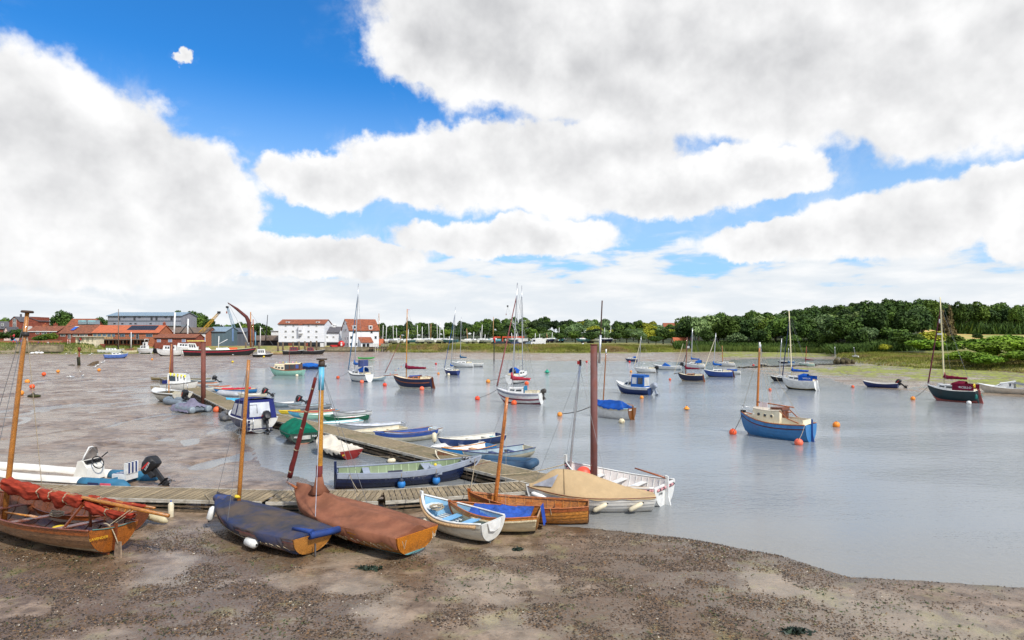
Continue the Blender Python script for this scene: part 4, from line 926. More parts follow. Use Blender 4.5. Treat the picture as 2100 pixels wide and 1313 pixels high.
for i in range(14): tw_.tube([(p_[0]-.07, -.72+.1*i, p_[2]-.10), (p_[0]-.07, -.60+.1*i, p_[2]-.14)], .042, 6, mi=0 if i % 3 else 1)
b.part('rope_fender', tw_, [mat((206, 148, 150), .9, 'pink_rope', .2, 20, .5, 50), mat((38, 36, 44), .9, 'black_rope', .2, 20)])
b.ribs(WHITE, 14, .03)
for tt in (.3, .5, .7): b.thwart(tt, WHITE, .26, .2)
b.floor(mat((206, 196, 186), .6)); 
rd = b.rudder(WHITE, .26, .32, .1, .07); b.part('tiller', MB().tube([(p_[0]-.10, 0, p_[2]+.22), (p_[0]+1.2, 0, p_[2]+.42)], [.04, .03], 7), varnish(160, 84, 40), rd)
text_obj('ETHEL', .11, mat((40, 40, 44), .6), b.root, frame((p_[0]-.065, .42, p_[2]-.28), (0, -1, 0), (0, 0, 1)))
x_, D_ = xm(b, 1166); b.mast((x_, 0, .3), b.loc(at(1190, 742, D_)), .055, ALU, taper=.8)
b.part('masthead', MB().tube([b.loc(at(1190, 750, D_)), b.loc(at(1190, 738, D_))], .05, 8), mat((70, 50, 44), .8)); b.part('mast_pennant', MB().box(tuple(b.loc(at(1187, 744, D_))), (.10, .10, .14)), REDM)
b.wire(b.loc(at(1189, 758, D_)), Vector(P(1, 1)), .006); b.wire(b.loc(at(1189, 755, D_)), Vector(P(.4, 1)), .007); b.wire(b.loc(at(1189, 755, D_)), b.loc(at(1100, 985, D_-1)), .006)
bp = b.M @ Vector((P(.80, 1)[0], 0, .62))
o = thing('mooring_buoy', 'big red and navy ball buoy inside the bow of the white gig', 'buoy', bp); MB().ball((0, 0, 0), .32, 18).build('float', mat((238, 84, 62), .45, 'red_orange_plastic', .06, 4), o); MB().lathe([(.15, .25), (.12, .32), (.05, .35)], 12, (0, 0, 0), (.85, -.1, .15)).build('cap', mat((36, 48, 92), .5), o)
o = MB().tube([(.34*math.cos(2*math.pi*i/24), .34*math.sin(2*math.pi*i/24), 0) for i in range(25)], .075, 8, cap=False).build('lifebuoy', mat((206, 170, 150), .7, 'faded_lifebuoy', .2, 4, tint=C(220, 84, 66)), None, bp+Vector((.0, -.02, -.24))); tag(o, 'faded red and white lifebuoy ring under the red buoy in the gig', 'lifebuoy')
rope(b.M @ Vector(P(.98, .95)), gp(1005, 975, .6), 'mooring rope from the bow of the white gig to the pontoon', .02, .12)
# -- grey and navy launch behind the pontoon
M, L = between(gp(688, 1000), gp(985, 979), .05, 0)
P = hullfn(L, 1.9, .80, draft=.22, bow=.30, stern=.06, tw=.70, trk=-.01, rk=.16, mid=.45)
b = Boat('open_launch', 'navy open launch with grey rails and green inside behind the cross pontoon', 'launch', P, M, 'boats beside the pontoon')
NAVY = mat((24, 38, 74), .3, 'navy_paint', .12, 2, .05, 10, coat=.3, dirt=C(20, 30, 60), dirt_amt=.4)
GRYL = mat((152, 160, 174), .45, 'grey_paint', .05, 3, dirt=C(120, 124, 136), dirt_amt=.3); GRN = mat((126, 142, 108), .6, 'green_paint', .08, 4, dirt=C(104, 116, 84), dirt_amt=.5)
b.planks(NAVY, 6, GRYL); b.lining(GRN, -.05); b.transom(mat((24, 38, 74), .4), .06); b.gunwale(GRYL, .05, -.03, .02, n=4, flat=.6); b.stem(GRYL, .07); b.keel(NAVY, .1); b.ribs(mat((170, 190, 150), .6), 16, .035)
b.part('sternpost', MB().box((P(0, 1)[0]-.07, 0, .42), (.10, .14, 1.25)), NAVY)
for tt, w_ in ((.2, .28), (.62, .42), (.9, .5)): b.thwart(tt, GRYL, w_, .06)
b.part('engine_box', MB().box((P(.66, 1)[0], -.55, P(.66, 1)[2]-.10), (.5, .4, .35)), GRYL); b.part('compass', MB().ball((P(.66, 1)[0], -.5, P(.66, 1)[2]+.1), .07, 8), YELLOW)
b.part('name_board', MB().box((P(.38, 1)[0], -.86, P(.38, 1)[2]+.03), (.60, .03, .16)), mat((70, 74, 90), .5))
for i in range(3): b.part('winch', MB().lathe([(.10, 0), (.07, .1), (.09, .18)], 10, (P(.88, 1)[0]+.1*i, .1-.15*i, P(.88, 1)[2]-.06)), STEEL)
for tt, lb in ((.42, 'blue round fender amidships on the navy launch'), (.66, 'blue round fender further forward on the navy launch')):
    w_ = b.M @ Vector(P(tt, .62, .18, -1)); o = thing('fender', lb, 'fender', w_, 'blue fenders on the launch'); MB().ball((0, 0, 0), .17, 12, (1, 1, 1.1)).build('fender_body', mat((40, 120, 190), .5), o); MB().lathe([(.14, .10), (.09, .2), (.03, .28)], 10).build('cap', mat((40, 48, 66), .6), o)
    rope(w_+Vector((0, 0, .28)), b.M @ Vector(P(tt, 1, 0, -1)), 'short line holding the '+lb.split(' on')[0], .012, 0)
rope(b.M @ Vector(P(.97, 1)), gp(965, 1002, .6), 'mooring rope from the bow of the navy launch to the cross pontoon', .014, .08)
rope(b.M @ Vector(P(.08, 1, 0, -1)), gp(735, 1008, .6), 'mooring rope from the stern of the navy launch to the cross pontoon', .014, .05)
rope(b.M @ Vector(P(.98, 1)), b.M @ Vector(P(.45, 1, 0, -1)), 'black line slung along the rail of the navy launch', .014, .28, DKROPE)
# -- dinghy nose between the launch and the long pontoon
M, L = between(gp(985, 972), gp(893, 955), .02); P = hullfn(2.9, 1.4, .55, draft=.15, bow=.35); M, _ = between(gp(985, 975), gp(893, 957), .05)
b = Boat('rowing_dinghy', 'brown dinghy with a pale rail tucked between launch and long pontoon', 'dinghy', P, M, 'boats beside the pontoon'); b.skin('hull', mat((190, 184, 170), .5)); b.lining(varnish(110, 70, 36)); b.transom(VARND); b.gunwale(CREAM, .03); b.thwart(.4, VARND); b.ribs(VARND, 8)
o = fender(gp(803, 945, .1), 'white fender floating by the long pontoon', .36, .12, CREAM, axis=(1, .1, .1))
fender(gp(354, 1046, .35)+Vector((0, -.1, 0)), 'blue topped white fender hanging on the cross pontoon', .55, .09, CREAM, end=mat((40, 84, 170), .6))
o = MB().tube([(-.62, 0, .05), (-.2, .02, .10), (.3, -.02, .09), (.58, 0, .02), (.68, .02, .0)], [.10, .15, .15, .09, .03], 9).build('fender', mat((206, 194, 158), .8, 'dirty_cream', .15, 4, dirt=C(130, 110, 80), dirt_amt=.6)); p_ = gnd(308, 1072); o.location = p_+Vector((0, 0, .15)); o.rotation_euler = (0, .12, -.25); tag(o, 'long dirty cream fender on the mud below the red sail', 'fender')
# ---------------------------------------------------------------- inflatables
def inflatable(name, label, cat, M, L, B, r, m1, m2=None, split=.4, floor=None, bowup=.35, group=None, line=None, tail=True):
    o = thing(name, label, cat, M, group)
    for sd in (1, -1):
        pts = []; n = 22
        for i in range(n+1):
            t_ = i/n
            if t_ < .62: x, y = -L/2+t_/.62*L*.66, B/2-r
            else:
                a_ = (t_-.62)/.38*math.pi/2; x = -L/2+L*.66+math.sin(a_)*(L*.34-r); y = (B/2-r)*math.cos(a_)**.8
            pts.append((x, sd*y, r+bowup*max(0, (t_-.45)/.55)**2))
        rs = [r*(1-.18*max(0, (i/n-.6)/.4)) for i in range(n+1)]
        if tail: pts = [(pts[0][0]-r*1.3, pts[0][1], r)]+pts; rs = [r*.35]+rs
        k = int(split*len(pts)) if m2 else 0
        if m2:
            MB().tube(pts[:k+1], rs[:k+1], 14).build('side_tube', m2, o); MB().tube(pts[k:], rs[k:], 14).build('side_tube', m1, o)
        else: MB().tube(pts, rs, 14).build('side_tube', m1, o)
        if line: MB().tube([(x, y+sd*r*1.0, z+r*.25) for x, y, z in pts[2:-3]], .018, 4).build('grab_line', line, o)
    MB().box((-L*.06, 0, r*.6), (L*.78, B-2*r, .05)).build('floor', floor or RUBBER, o)
    MB().box((-L*.42, 0, r*1.1), (.05, B-2*r, r*1.6)).build('transom', m2 or m1, o)
    return o
TEAL = mat((44, 108, 140), .6, 'teal_rubber', .07, 3, dirt=C(40, 80, 100), dirt_amt=.3); IVORY = mat((226, 222, 212), .55, 'ivory_rubber', .04, 3, dirt=C(180, 168, 150), dirt_amt=.3)
M, _ = between(gp(345, 1003), gp(-90, 976), -.06); 
rib = inflatable('rigid_inflatable', 'large ivory and teal rigid inflatable with a white console behind the pontoon', 'inflatable boat', M, 8.0, 2.0, .27, IVORY, TEAL, .27, mat((40, 80, 110), .6), .30, 'boats beside the pontoon', DKROPE)
rb = Boat.__new__(Boat); rb.P = hullfn(8, 2.3, .6); rb.M = M; rb.Mi = M.inverted(); rb.root = rib
xc = rb.at(186, 980, M.translation.y-.3).x
rb.part('console', MB().prism([Vector((xc-.35, -.42, .3)), Vector((xc+.42, -.42, .3)), Vector((xc+.16, -.42, 1.10)), Vector((xc-.06, -.42, 1.12)), Vector((xc-.30, -.42, .82))], (0, .84, 0)), IVORY)
rb.part('windscreen', MB().grid([[(xc+.22-.22*j/5-.05*(j/5)**2-.22*abs(i-2)/2, (-.36+.72*i/4)*(1-.75*(j/5)**2), 1.06+.58*j/5) for j in range(6)] for i in range(5)]), mat((120, 112, 108), .1, 'smoked_screen', .1, 2, spec=.8, alpha=.8))
rb.part('screen_frame', MB().tube([(xc+.0, -.38, 1.04), (xc-.08, -.30, 1.34), (xc-.06, -.08, 1.64), (xc-.06, .08, 1.64), (xc-.08, .30, 1.34), (xc+.0, .38, 1.04)], .03, 6), WHITE)
rb.part('dashboard', MB().box((xc-.12, 0, 1.05), (.26, .7, .12)), BLACK)
rb.part('steering_wheel', MB().tube([(xc-.42+.12*math.cos(2*math.pi*i/16), .26*math.sin(2*math.pi*i/16), 1.0+.24*math.cos(2*math.pi*i/16)) for i in range(17)], .022, 6, cap=False).tube([(xc-.2, 0, 1.08), (xc-.42, 0, 1.12)], .03, 6), BLACK)
rb.part('throttle', MB().tube([(xc-.25, -.35, 1.15), (xc-.55, -.36, 1.38)], .025, 6), BLACK)
x2 = rb.at(266, 980, M.translation.y-.5).x
rb.part('seat', MB().box((x2, 0, .50), (.7, .6, .24)), WHITE); rb.part('backrest', MB().box((x2-.30, 0, .86), (.15, .58, .46)), WHITE)
for i in range(3): rb.part('seat_stripe', MB().box((x2-.30, -.18+.18*i, .87), (.165, .08, .44)).box((x2+.02, -.18+.18*i, .505), (.64, .08, .245)), mat((36, 56, 110), .6))
rb.outboard(rb.at(315, 985, M.translation.y-.7).x-.1, 0, .74, 1.35, BLACK, 42, REDM, 'SUZUKI')
rb.part('registration_patch', MB().box((-3.5, 1.01, .36), (.5, .02, .12)), mat((226, 90, 110), .5)); rb.part('registration_patch', MB().box((-2.9, 1.01, .36), (.5, .02, .12)), mat((40, 50, 90), .5))

# ================================================================ dinghies with their bows on the long pontoon
GD = 'dinghies moored along the river side of the long pontoon'
def fit_dir(p0, px1, d, lo=.6, hi=12):            # how far to go from p0 along d until it shows at px1
    for _ in range(50):
        m = (lo+hi)/2; q = p0+d*m
        if CX+F*q.x/q.y < px1: lo = m
        else: hi = m
    return (lo+hi)/2
def dink(label, px0, py0, px1, hullc, inner, railc, ang=42, B=1.3, dep=.52, tw=.8, low=None, bow=.22, th=(.3, .55), thm=None, strake=None, name='dinghy', cat='dinghy', motor=None, fine=2.3, rot=False, cover=None, zb=.45, maxL=4.2):
    bp = gp(px0, py0, zb); bp.z = 0; d = Vector((math.cos(R(ang)), math.sin(R(ang)), 0))
    for k_ in range(6):
        L = fit_dir(bp, px1, d)
        if L <= maxL: break
        ang -= 8; d = Vector((math.cos(R(ang)), math.sin(R(ang)), 0))
    c = bp+d*L/2
    M = Matrix.Translation((c.x, c.y, 0)) @ Matrix.Rotation(R(ang)+math.pi, 4, 'Z')
    P = hullfn(L, B, dep, draft=.10, bow=bow, stern=.04, tw=tw, fine=fine, rk=.14, trk=.03)
    b = Boat(name, label, cat, P, M, GD)
    if low: b.skin('hull', hullc, .5, 1, 0, 0, 1, 16, 4); b.skin('lower_hull', low, 0, .5, .004, 0, 1, 16, 4)
    else: b.skin('hull', hullc, 0, 1, 0, 0, 1, 16, 7)
    b.lining(inner, -.03); b.transom(hullc); b.gunwale(railc, .028, .0, .01)
    for t_ in th: b.thwart(t_, thm or railc, .22, .12)
    if strake: b.skin('rubbing_strake', strake, .78, .97, .012, 0, .99, 16, 1)
    if motor: b.outboard(P(0, 1)[0]-.02, 0, P(0, 1)[2]+.02, *motor)
    if cover: b.cover(cover, lambda t_: .10+.1*math.sin(3*t_), .05, .97, .10, name='canvas_cover', wr=.02)
    return b
SKYB = paint(92, 176, 206); TURQ = paint(120, 200, 206); ROYAL = paint(40, 76, 150); NAVP = mat((30, 56, 106), .35, 'navy_paint', .1, 2, dirt=C(60, 60, 70), dirt_amt=.3); BLUP = paint(40, 130, 190)
GREENP = mat((22, 92, 62), .4, 'green_paint', .1, 3, dirt=C(40, 60, 40), dirt_amt=.3); LGREY = mat((172, 176, 180), .5, 'grey_gelcoat', .06, 3, dirt=C(120, 116, 104), dirt_amt=.4); WOODR = varnish(206, 140, 70); PALEB = paint(160, 200, 224); WASH = mat((150, 168, 176), .6, 'washed_blue', .1, 3, dirt=C(100, 110, 110), dirt_amt=.4)
ORR = varnish(222, 150, 60)
inf = lambda lab, a, b_, L, B, r, m1, m2=None, sp=.4, g=GD, **k: inflatable('inflatable_dinghy', lab, 'inflatable boat', between(a, b_, -.04)[0], L, B, r, m1, m2, sp, None, .18, g, **k)
# nearest first
bp = gp(1000, 948, .2); d = Vector((math.cos(R(38)), math.sin(R(38)), 0))
o = inf('dark blue inflatable with its pointed tubes by the pontoon end', gp(972, 950, .1), gp(1112, 964, .05), 3.2, 1.5, .24, mat((44, 78, 106), .6, 'blue_rubber', .08, 3, dirt=C(60, 66, 76), dirt_amt=.4))
for sd in (1, -1): MB().tube([(-1.3, sd*.76, .14), (.6, sd*.76, .15)], .018, 4).build('tube_stripe', mat((140, 70, 150), .6), o)
o = bpy.data.objects[o.name]
dink('blue grey dinghy with a navy rail and cream bottom next to the dark blue inflatable', 948, 934, 1082, mat((206, 196, 170), .5, 'cream_hull', .06, 3, dirt=C(150, 130, 100), dirt_amt=.4), WASH, mat((46, 60, 110), .5), 34, 1.35, .55, th=(.25, .5, .75), strake=WASH)
dink('bright blue dinghy with an orange varnished rail and white inside', 906, 925, 1004, BLUP, WHITE, ORR, 40, 1.2, .5)
b = dink('white moulded dinghy with a grey rubbing band beside the blue dinghy with orange rail', 884, 915, 976, paint(216, 214, 206), WHITE, WHITE, 44, 1.3, .42, bow=.08, tw=.9, fine=3.5, strake=LGREY)
b = dink('navy dinghy white inside with a fender at its bow', 898, 906, 1024, NAVP, paint(216, 212, 200), paint(206, 202, 190), 36, 1.35, .55, th=(.2, .45, .7)); b.part('blue_pad', MB().box((P(0, 1)[0]*0-b.P.L*.38, .1, .38), (.3, .4, .05)), TURQ)
fender(b.M @ Vector(b.P(.99, .9))+Vector((-.25, -.1, .1)), 'white fender post at the bow of the navy dinghy', .5, .13, CREAM)
dink('cream dinghy with a broad royal blue band', 766, 896, 886, paint(222, 214, 190), ROYAL, ROYAL, 36, 1.5, .62, strake=ROYAL, tw=.78)
dink('white dinghy with pale blue inside and a wooden rail', 788, 891, 894, WHITE, PALEB, varnish(150, 104, 66), 46, 1.3, .5, strake=WHITE)
dink('cream flat dinghy with slatted seats', 716, 883, 824, paint(218, 204, 172), paint(206, 196, 170), CREAM, 40, 1.3, .4, th=(.2, .4, .6, .8), bow=.10)
dink('long pale grey dinghy with a plain rail', 694, 874, 824, LGREY, mat((196, 200, 208), .5), LGREY, 40, 1.3, .5, th=(.5,))
dink('slim white dinghy with a turquoise rail', 640, 864, 738, WHITE, WHITE, TURQ, 34, 1.1, .35, th=(.4, .65), bow=.1)
b = dink('dark green canoe with white inside and red paddles', 664, 857, 752, GREENP, WHITE, GREENP, 42, 1.0, .42, tw=.35, th=(.35, .65), fine=1.8, name='canoe', cat='canoe'); b.part('red_seat', MB().box((0, 0, .22), (1.6, .4, .12)), mat((220, 70, 74), .5))
dink('white dinghy with a grey rail behind the green canoe', 682, 849, 754, paint(214, 214, 210), LGREY, mat((126, 126, 128), .5), 40, 1.4, .55)
dink('mint green dinghy with white lower hull', 612, 851, 700, paint(160, 206, 184), WHITE, paint(150, 200, 180), 40, 1.3, .45, low=WHITE)
dink('blue sided dinghy with an orange rail and red bow board', 590, 846, 690, SKYB, mat((150, 60, 60), .6), ORR, 34, 1.3, .45)
b = dink('yellow kayak lying beside the pontoon', 571, 838, 614, YELLOW, YELLOW, YELLOW, 30, .8, .3, tw=.2, th=(), fine=1.8, name='kayak', cat='kayak', bow=.1)
dink('grey weathered punt with a square stern', 590, 832, 672, LGREY, WASH, mat((110, 106, 96), .7), 40, 1.3, .42, tw=.9)
dink('grey and white dinghy with a tilted black outboard', 556, 826, 612, WASH, WHITE, LGREY, 40, 1.3, .45, motor=(1.15, BLACK, 60, REDM))
dink('dinghy under a bright turquoise tarpaulin', 462, 822, 508, WHITE, TURQ, ORR, 30, 1.4, .5, cover=mat((70, 170, 206), .7, 'turquoise_tarpaulin', .12, 3, .4, 8))
dink('cream dinghy with a black outboard on its stern', 488, 810, 542, paint(218, 208, 186), paint(206, 206, 204), CREAM, 40, 1.4, .5, motor=(1.2, BLACK, 55, REDM))
o = inf('pale grey inflatable beside the pontoon pile', gp(510, 812, .1), gp(432, 808, .1), 3.0, 1.5, .24, mat((176, 178, 182), .6, 'grey_rubber', .06, 3))
b = dink('blue dinghy with a red folded sail along it', 438, 800, 524, BLUP, CREAM, WOODR, 36, 1.3, .5); b.rolled(Vector((1.3, 0, .5)), Vector((-1.6, .1, .5)), (.12, .09), mat((200, 36, 60), .8, 'red_cloth', .15, 4), 'folded_sail', 2)
dink('white and red dinghy with a wooden rail', 426, 793, 472, WHITE, mat((190, 50, 54), .6), WOODR, 34, 1.3, .5)
dink('white dinghy with a scuffed grey bottom', 404, 797, 452, paint(206, 204, 200), WASH, CREAM, 40, 1.3, .45, low=LGREY)
dink('red bowed wooden dinghy near the pontoon tip', 392, 786, 446, WHITE, varnish(170, 70, 50), WOODR, 36, 1.3, .45)
dink('teal dinghy with a black outboard near the pontoon tip', 386, 779, 438, WASH, BLUP, CREAM, 30, 1.3, .4, motor=(1.2, BLACK, 45))
dink('long drab wooden punt at the pontoon tip', 376, 774, 430, mat((150, 140, 110), .7, 'drab_wood', .15, 3), BEAMM, FASCIA, 20, 1.2, .35)
# ================================================================ boats on the mud side of the long pontoon
GM = 'boats on the mud side of the long pontoon'
def outset(b, tt, s_, off=.0, sd=1): return Vector(b.P(tt, s_, off, sd))
# blue canopied motor cruiser, stern towards us
st_ = gp(532, 889); a = heading(532, 74); Lc = 4.8; d = Vector((math.cos(a), math.sin(a), 0)); c = st_+d*Lc/2
M = Matrix.Translation((c.x, c.y, .12)) @ Matrix.Rotation(a, 4, 'Z')
P = hullfn(Lc, 2.35, 1.05, draft=.22, bow=.35, stern=.0, tw=.92, fine=2.6, rk=.16, v=.3)
b = Boat('motor_cruiser', 'motor cruiser under a deep blue canopy with clear windows and an outboard', 'motor boat', P, M, GM)
b.skin('bottom', mat((190, 116, 106), .6, 'pink_antifouling', .12, 3), 0, .34, .004); b.skin('white_band', paint(222, 216, 200), .34, .52, .006, nt=22, ns=2); b.skin('topsides', mat((58, 62, 96), .4, 'navy_gelcoat', .1, 2), .52, 1)
b.transom(paint(222, 220, 214), .06); b.gunwale(WHITE, .05, 0, .03); b.deck(WHITE, .45, 1.0)
b.part('cockpit_floor', MB().grid([[(P(tt, .45)[0], f*abs(P(tt, .45)[1]), P(tt, .4)[2]+.1) for f in (-.96, .96)] for tt in (.02, .25, .48)]), LGREY)
CB = mat((36, 44, 104), .75, 'deep_blue_canvas', .1, 2, .2, 8, spec=.2)
CLEAR = mat((196, 200, 206), .12, 'clear_panel', .12, 1.5, spec=.9)
o, pr, win = b.trunk(CB, .015, .56, .98, 1.20, 1.08, CB, .05, .16, .86, name='canopy', drop=.0, camber=.16, over=.03)
win(.08, .42, .18, .82, CLEAR); win(.52, .90, .18, .82, CLEAR)
p0, p1 = pr[0]; y0, y1 = p0.y, p1.y
def bk(f, z_): q_ = p0.lerp(p1, z_); return Vector((q_.x-.02, q_.y*f, q_.z))
b.part('window', MB().add([bk(.60, .12), bk(-.66, .12), bk(-.66, .86), bk(.60, .86)], [(0, 1, 2, 3)]), CLEAR, o)
b.part('window_frame', MB().tube([bk(.0, .3)+Vector((-.02, .15, 0)), bk(0, .75)+Vector((-.02, .15, 0)), bk(0, .75)+Vector((-.02, .62, 0)), bk(0, .3)+Vector((-.02, .62, 0))], .018, 5), mat((60, 62, 70), .5), o)
q0 = P(0, 1)
for yy in (.45, .82): b.part('ladder_rail', MB().tube([(q0[0]-.09, yy, q0[2]+.1), (q0[0]-.09, yy, q0[2]-.75)], .018, 5), ALU)
for i in range(3): b.part('ladder_rung', MB().tube([(q0[0]-.09, .45, q0[2]-.2-.25*i), (q0[0]-.09, .82, q0[2]-.2-.25*i)], .018, 5), ALU)
b.part('dark_panel', MB().box((q0[0]-.07, .85, q0[2]-.35), (.02, .42, .6)).box((q0[0]-.07, -.1, q0[2]-.62), (.02, 1.3, .09)), mat((34, 36, 70), .4))
b.outboard(q0[0]-.10, -.30, q0[2]-.08, 1.35, BLACK, 22, REDM)
# green covered boat
st_ = gp(622, 911); a = heading(622, 76); Lc = 3.4; d = Vector((math.cos(a), math.sin(a), 0)); c = st_+d*Lc/2
M = Matrix.Translation((c.x, c.y, .05)) @ Matrix.Rotation(a, 4, 'Z')
P = hullfn(Lc, 1.75, .78, draft=.18, bow=.25, stern=.0, tw=.9, fine=2.6, v=.25)
b = Boat('covered_boat', 'small dark green boat under a bright green canvas cover', 'motor boat', P, M, GM)
DG = mat((44, 66, 58), .4, 'dark_green_gelcoat', .1, 2, dirt=C(110, 110, 96), dirt_amt=.5)
b.skin('bottom', mat((196, 140, 116), .6, 'pink_antifouling', .12, 3), 0, .33, .004); b.skin('topsides', mat((96, 104, 96), .45, 'scuffed_green_hull', .2, 2), .33, 1); b.transom(DG, .05); b.gunwale(DG, .04)
b.part('transom_bottom', MB().prism([Vector(P(0, f, -.01, sd))+Vector((-.055, 0, 0)) for f, sd in ((.30, 1), (.15, 1), (0, 1), (.15, -1), (.30, -1))], (.012, 0, 0)), mat((196, 140, 116), .6))
b.cover(mat((16, 108, 84), .85, 'green_canvas', .12, 2, .35, 9, spec=.15, dirt=C(14, 74, 60), dirt_amt=.6, dirt_s=1.5), lambda t_: .62*min(1, .55+t_*3)*(1-sstep((t_-.55)/.45)*.8), 0, .97, .16, wr=.03, sag=-.45, seed=6)
q0 = P(0, 1); WTX = mat((236, 236, 232), .5, 'white_lettering', .03, 5)
for s_, yy in (('MINI', .42), ('FISH', -.58)): text_obj(s_, .15, WTX, b.root, frame((q0[0]-.075, yy, q0[2]-.20), (0, -1, 0), (0, 0, 1)))
b.part('plate', MB().box((q0[0]-.07, -.08, q0[2]-.24), (.02, .56, .22)), mat((176, 176, 168), .5))
# white covered boat with a dark red transom
st_ = gp(718, 942); a = heading(718, 60); Lc = 3.3; d = Vector((math.cos(a), math.sin(a), 0)); c = st_+d*Lc/2
M = Matrix.Translation((c.x, c.y, .03)) @ Matrix.Rotation(a, 4, 'Z')
P = hullfn(Lc, 1.45, .58, draft=.14, bow=.3, stern=.0, tw=.88, fine=2.4, v=.35)
b = Boat('covered_dinghy', 'black dinghy with a dark red transom under a rumpled white cover', 'dinghy', P, M, GM)
b.skin('hull', mat((44, 44, 50), .45, 'black_hull', .1, 2, dirt=C(80, 76, 70), dirt_amt=.4)); b.transom(mat((132, 36, 34), .5, 'dark_red_paint', .1, 3), .05)
b.cover(mat((214, 206, 190), .85, 'white_canvas', .05, 2, .4, 9, spec=.15, dirt=C(190, 178, 158), dirt_amt=.5), lambda t_: .10+.50*math.exp(-((t_-.58)/.17)**2)+.08*math.sin(t_*9), -.0, .99, .14, wr=.05, sag=.25, seed=12, scallop=.07)
q0 = P(0, 1); text_obj('BM', .11, YELLOW, b.root, frame((q0[0]-.07, .48, q0[2]-.18), (0, -1, 0), (0, 0, 1)))
rope(b.M @ Vector((q0[0], -.4, q0[2]-.15)), gp(800, 938, .45), 'mooring rope from the white covered dinghy to the long pontoon', .015, .06)
# inflatables and small boats further along
o = inf('small black and grey inflatable beside the blue canopied cruiser', gp(480, 867), gp(462, 852), 2.5, 1.4, .24, mat((76, 78, 82), .6, 'grey_rubber', .08, 3, dirt=C(170, 160, 140), dirt_amt=.3), g=GM)
GRT = mat((120, 132, 142), .6, 'grey_rubber', .08, 3, dirt=C(90, 94, 98), dirt_amt=.4); 
st_ = gp(412, 847); a = heading(412, 63); d = Vector((math.cos(a), math.sin(a), 0)); M = Matrix.Translation(st_+d*1.7+Vector((0, 0, .0))) @ Matrix.Rotation(a, 4, 'Z')
o = inflatable('inflatable_dinghy', 'grey inflatable draped with a grey cloth cover', 'inflatable boat', M, 3.4, 1.9, .28, GRT, None, .4, None, .2, GM, tail=False)
G = []
for i in range(17):
    row = []; x_ = -1.55+2.9*i/16
    for j in range(15):
        f = -1+2*j/14; z_ = .62-.20*abs(f)**3+.55*math.exp(-((f-.1)/.32)**2)*math.exp(-((x_+.55)/.7)**2)-.30*(abs(f) > .95)+.03*math.sin(i*1.7+j*.9)
        if i == 0: z_ -= .22*abs(math.sin(j*1.1))
        row.append((x_, f*1.0, z_))
    G.append(row)
MB().grid(G).build('cloth_cover', mat((124, 120, 138), .85, 'grey_cloth', .12, 2, .4, 8, spec=.15), o)
for sd in (1, -1): MB().lathe([(.27, 0), (.25, .05), (.1, .08)], 14, (-1.7, sd*.67, .28), (-1, 0, 0)).build('tube_end', mat((140, 152, 160), .5), o)
buoy(445, 841, 15, 'orange ball buoy hanging on the pontoon beside the grey covered inflatable', mat((226, 104, 60), .55, 'faded_orange', .1, 4), z=0)
st_ = gp(382, 832); a = heading(382, 63); d = Vector((math.cos(a), math.sin(a), 0)); M = Matrix.Translation(st_+d*1.6) @ Matrix.Rotation(a, 4, 'Z')
o = inflatable('inflatable_dinghy', 'grey inflatable with a black and orange outboard', 'inflatable boat', M, 3.2, 1.8, .28, GRT, None, .4, None, .2, GM)
ob = Boat.__new__(Boat); ob.root = o; ob.P = hullfn(3, 1.5, .5); ob.outboard(-1.6, .1, .75, 1.4, BLACK, 55, mat((235, 90, 40), .5))
# white open motor boat with rails
st_ = gp(372, 826); a = heading(372, 60); Lc = 4.6; d = Vector((math.cos(a), math.sin(a), 0)); c = st_+d*Lc/2
M = Matrix.Translation((c.x, c.y, .15)) @ Matrix.Rotation(a, 4, 'Z')
P = hullfn(Lc, 2.2, .95, draft=.22, bow=.3, stern=.0, tw=.9, fine=2.6, v=.4)
b = Boat('motor_boat', 'white open motor boat with hoop rails on the mud', 'motor boat', P, M, GM)
b.skin('hull', paint(214, 206, 190), .0, 1); b.transom(paint(206, 200, 184), .06); b.gunwale(WHITE, .06, 0, .02); b.lining(paint(196, 190, 168), -.08); b.deck(WHITE, .6, 1); b.skin('rubbing_strake', mat((70, 70, 66), .6), .86, .93, .02)
for yy in (-.85, .85): b.part('hoop_rail', MB().tube([(-1.9, yy, .72), (-1.9, yy*.95, 1.5), (-1.3, yy*.95, 1.65), (-1.2, yy, .75)], .028, 6), ALU)
b.part('post', MB().tube([(-.2, 0, .4), (-.2, 0, 1.9)], .05, 8), WOODR)
# white cabin boat
st_ = gp(398, 804); a = heading(366, 12, True)+math.pi; 
Lc = fitL(336, 412, 806, 18, .4); c = gp(372, 806)
M = Matrix.Translation((c.x, c.y, .25)) @ Matrix.Rotation(heading(372, 20)+math.pi, 4, 'Z')
P = hullfn(Lc, 2.1, 1.1, draft=.3, bow=.25, stern=.0, tw=.85, fine=2.4, v=.3)
b = Boat('cabin_boat', 'white cabin boat with dark windows and yellow streamers on the mud', 'motor boat', P, M, GM)
b.skin('hull', paint(222, 220, 214), .0, 1); b.transom(WHITE, .06); b.gunwale(mat((90, 84, 78), .6), .04, .01, .02); b.deck(WHITE, 0, 1)
o, pr, win = b.trunk(WHITE, .18, .72, .82, 1.05, .95, WHITE, -.01, .04, .86, name='wheelhouse')
win(.08, .45, .3, .85, GLASS); win(.55, .93, .3, .85, GLASS)
b.part('cabin_door', MB().box((pr[0][0].x-.02, 0, pr[0][0].z+.5), (.04, .8, .95)), mat((70, 40, 34), .5), o)
b.part('canvas_dodger', MB().box((P(.10, 1)[0], 0, P(.1, 1)[2]+.2), (.5, 1.5, .35)), CB)
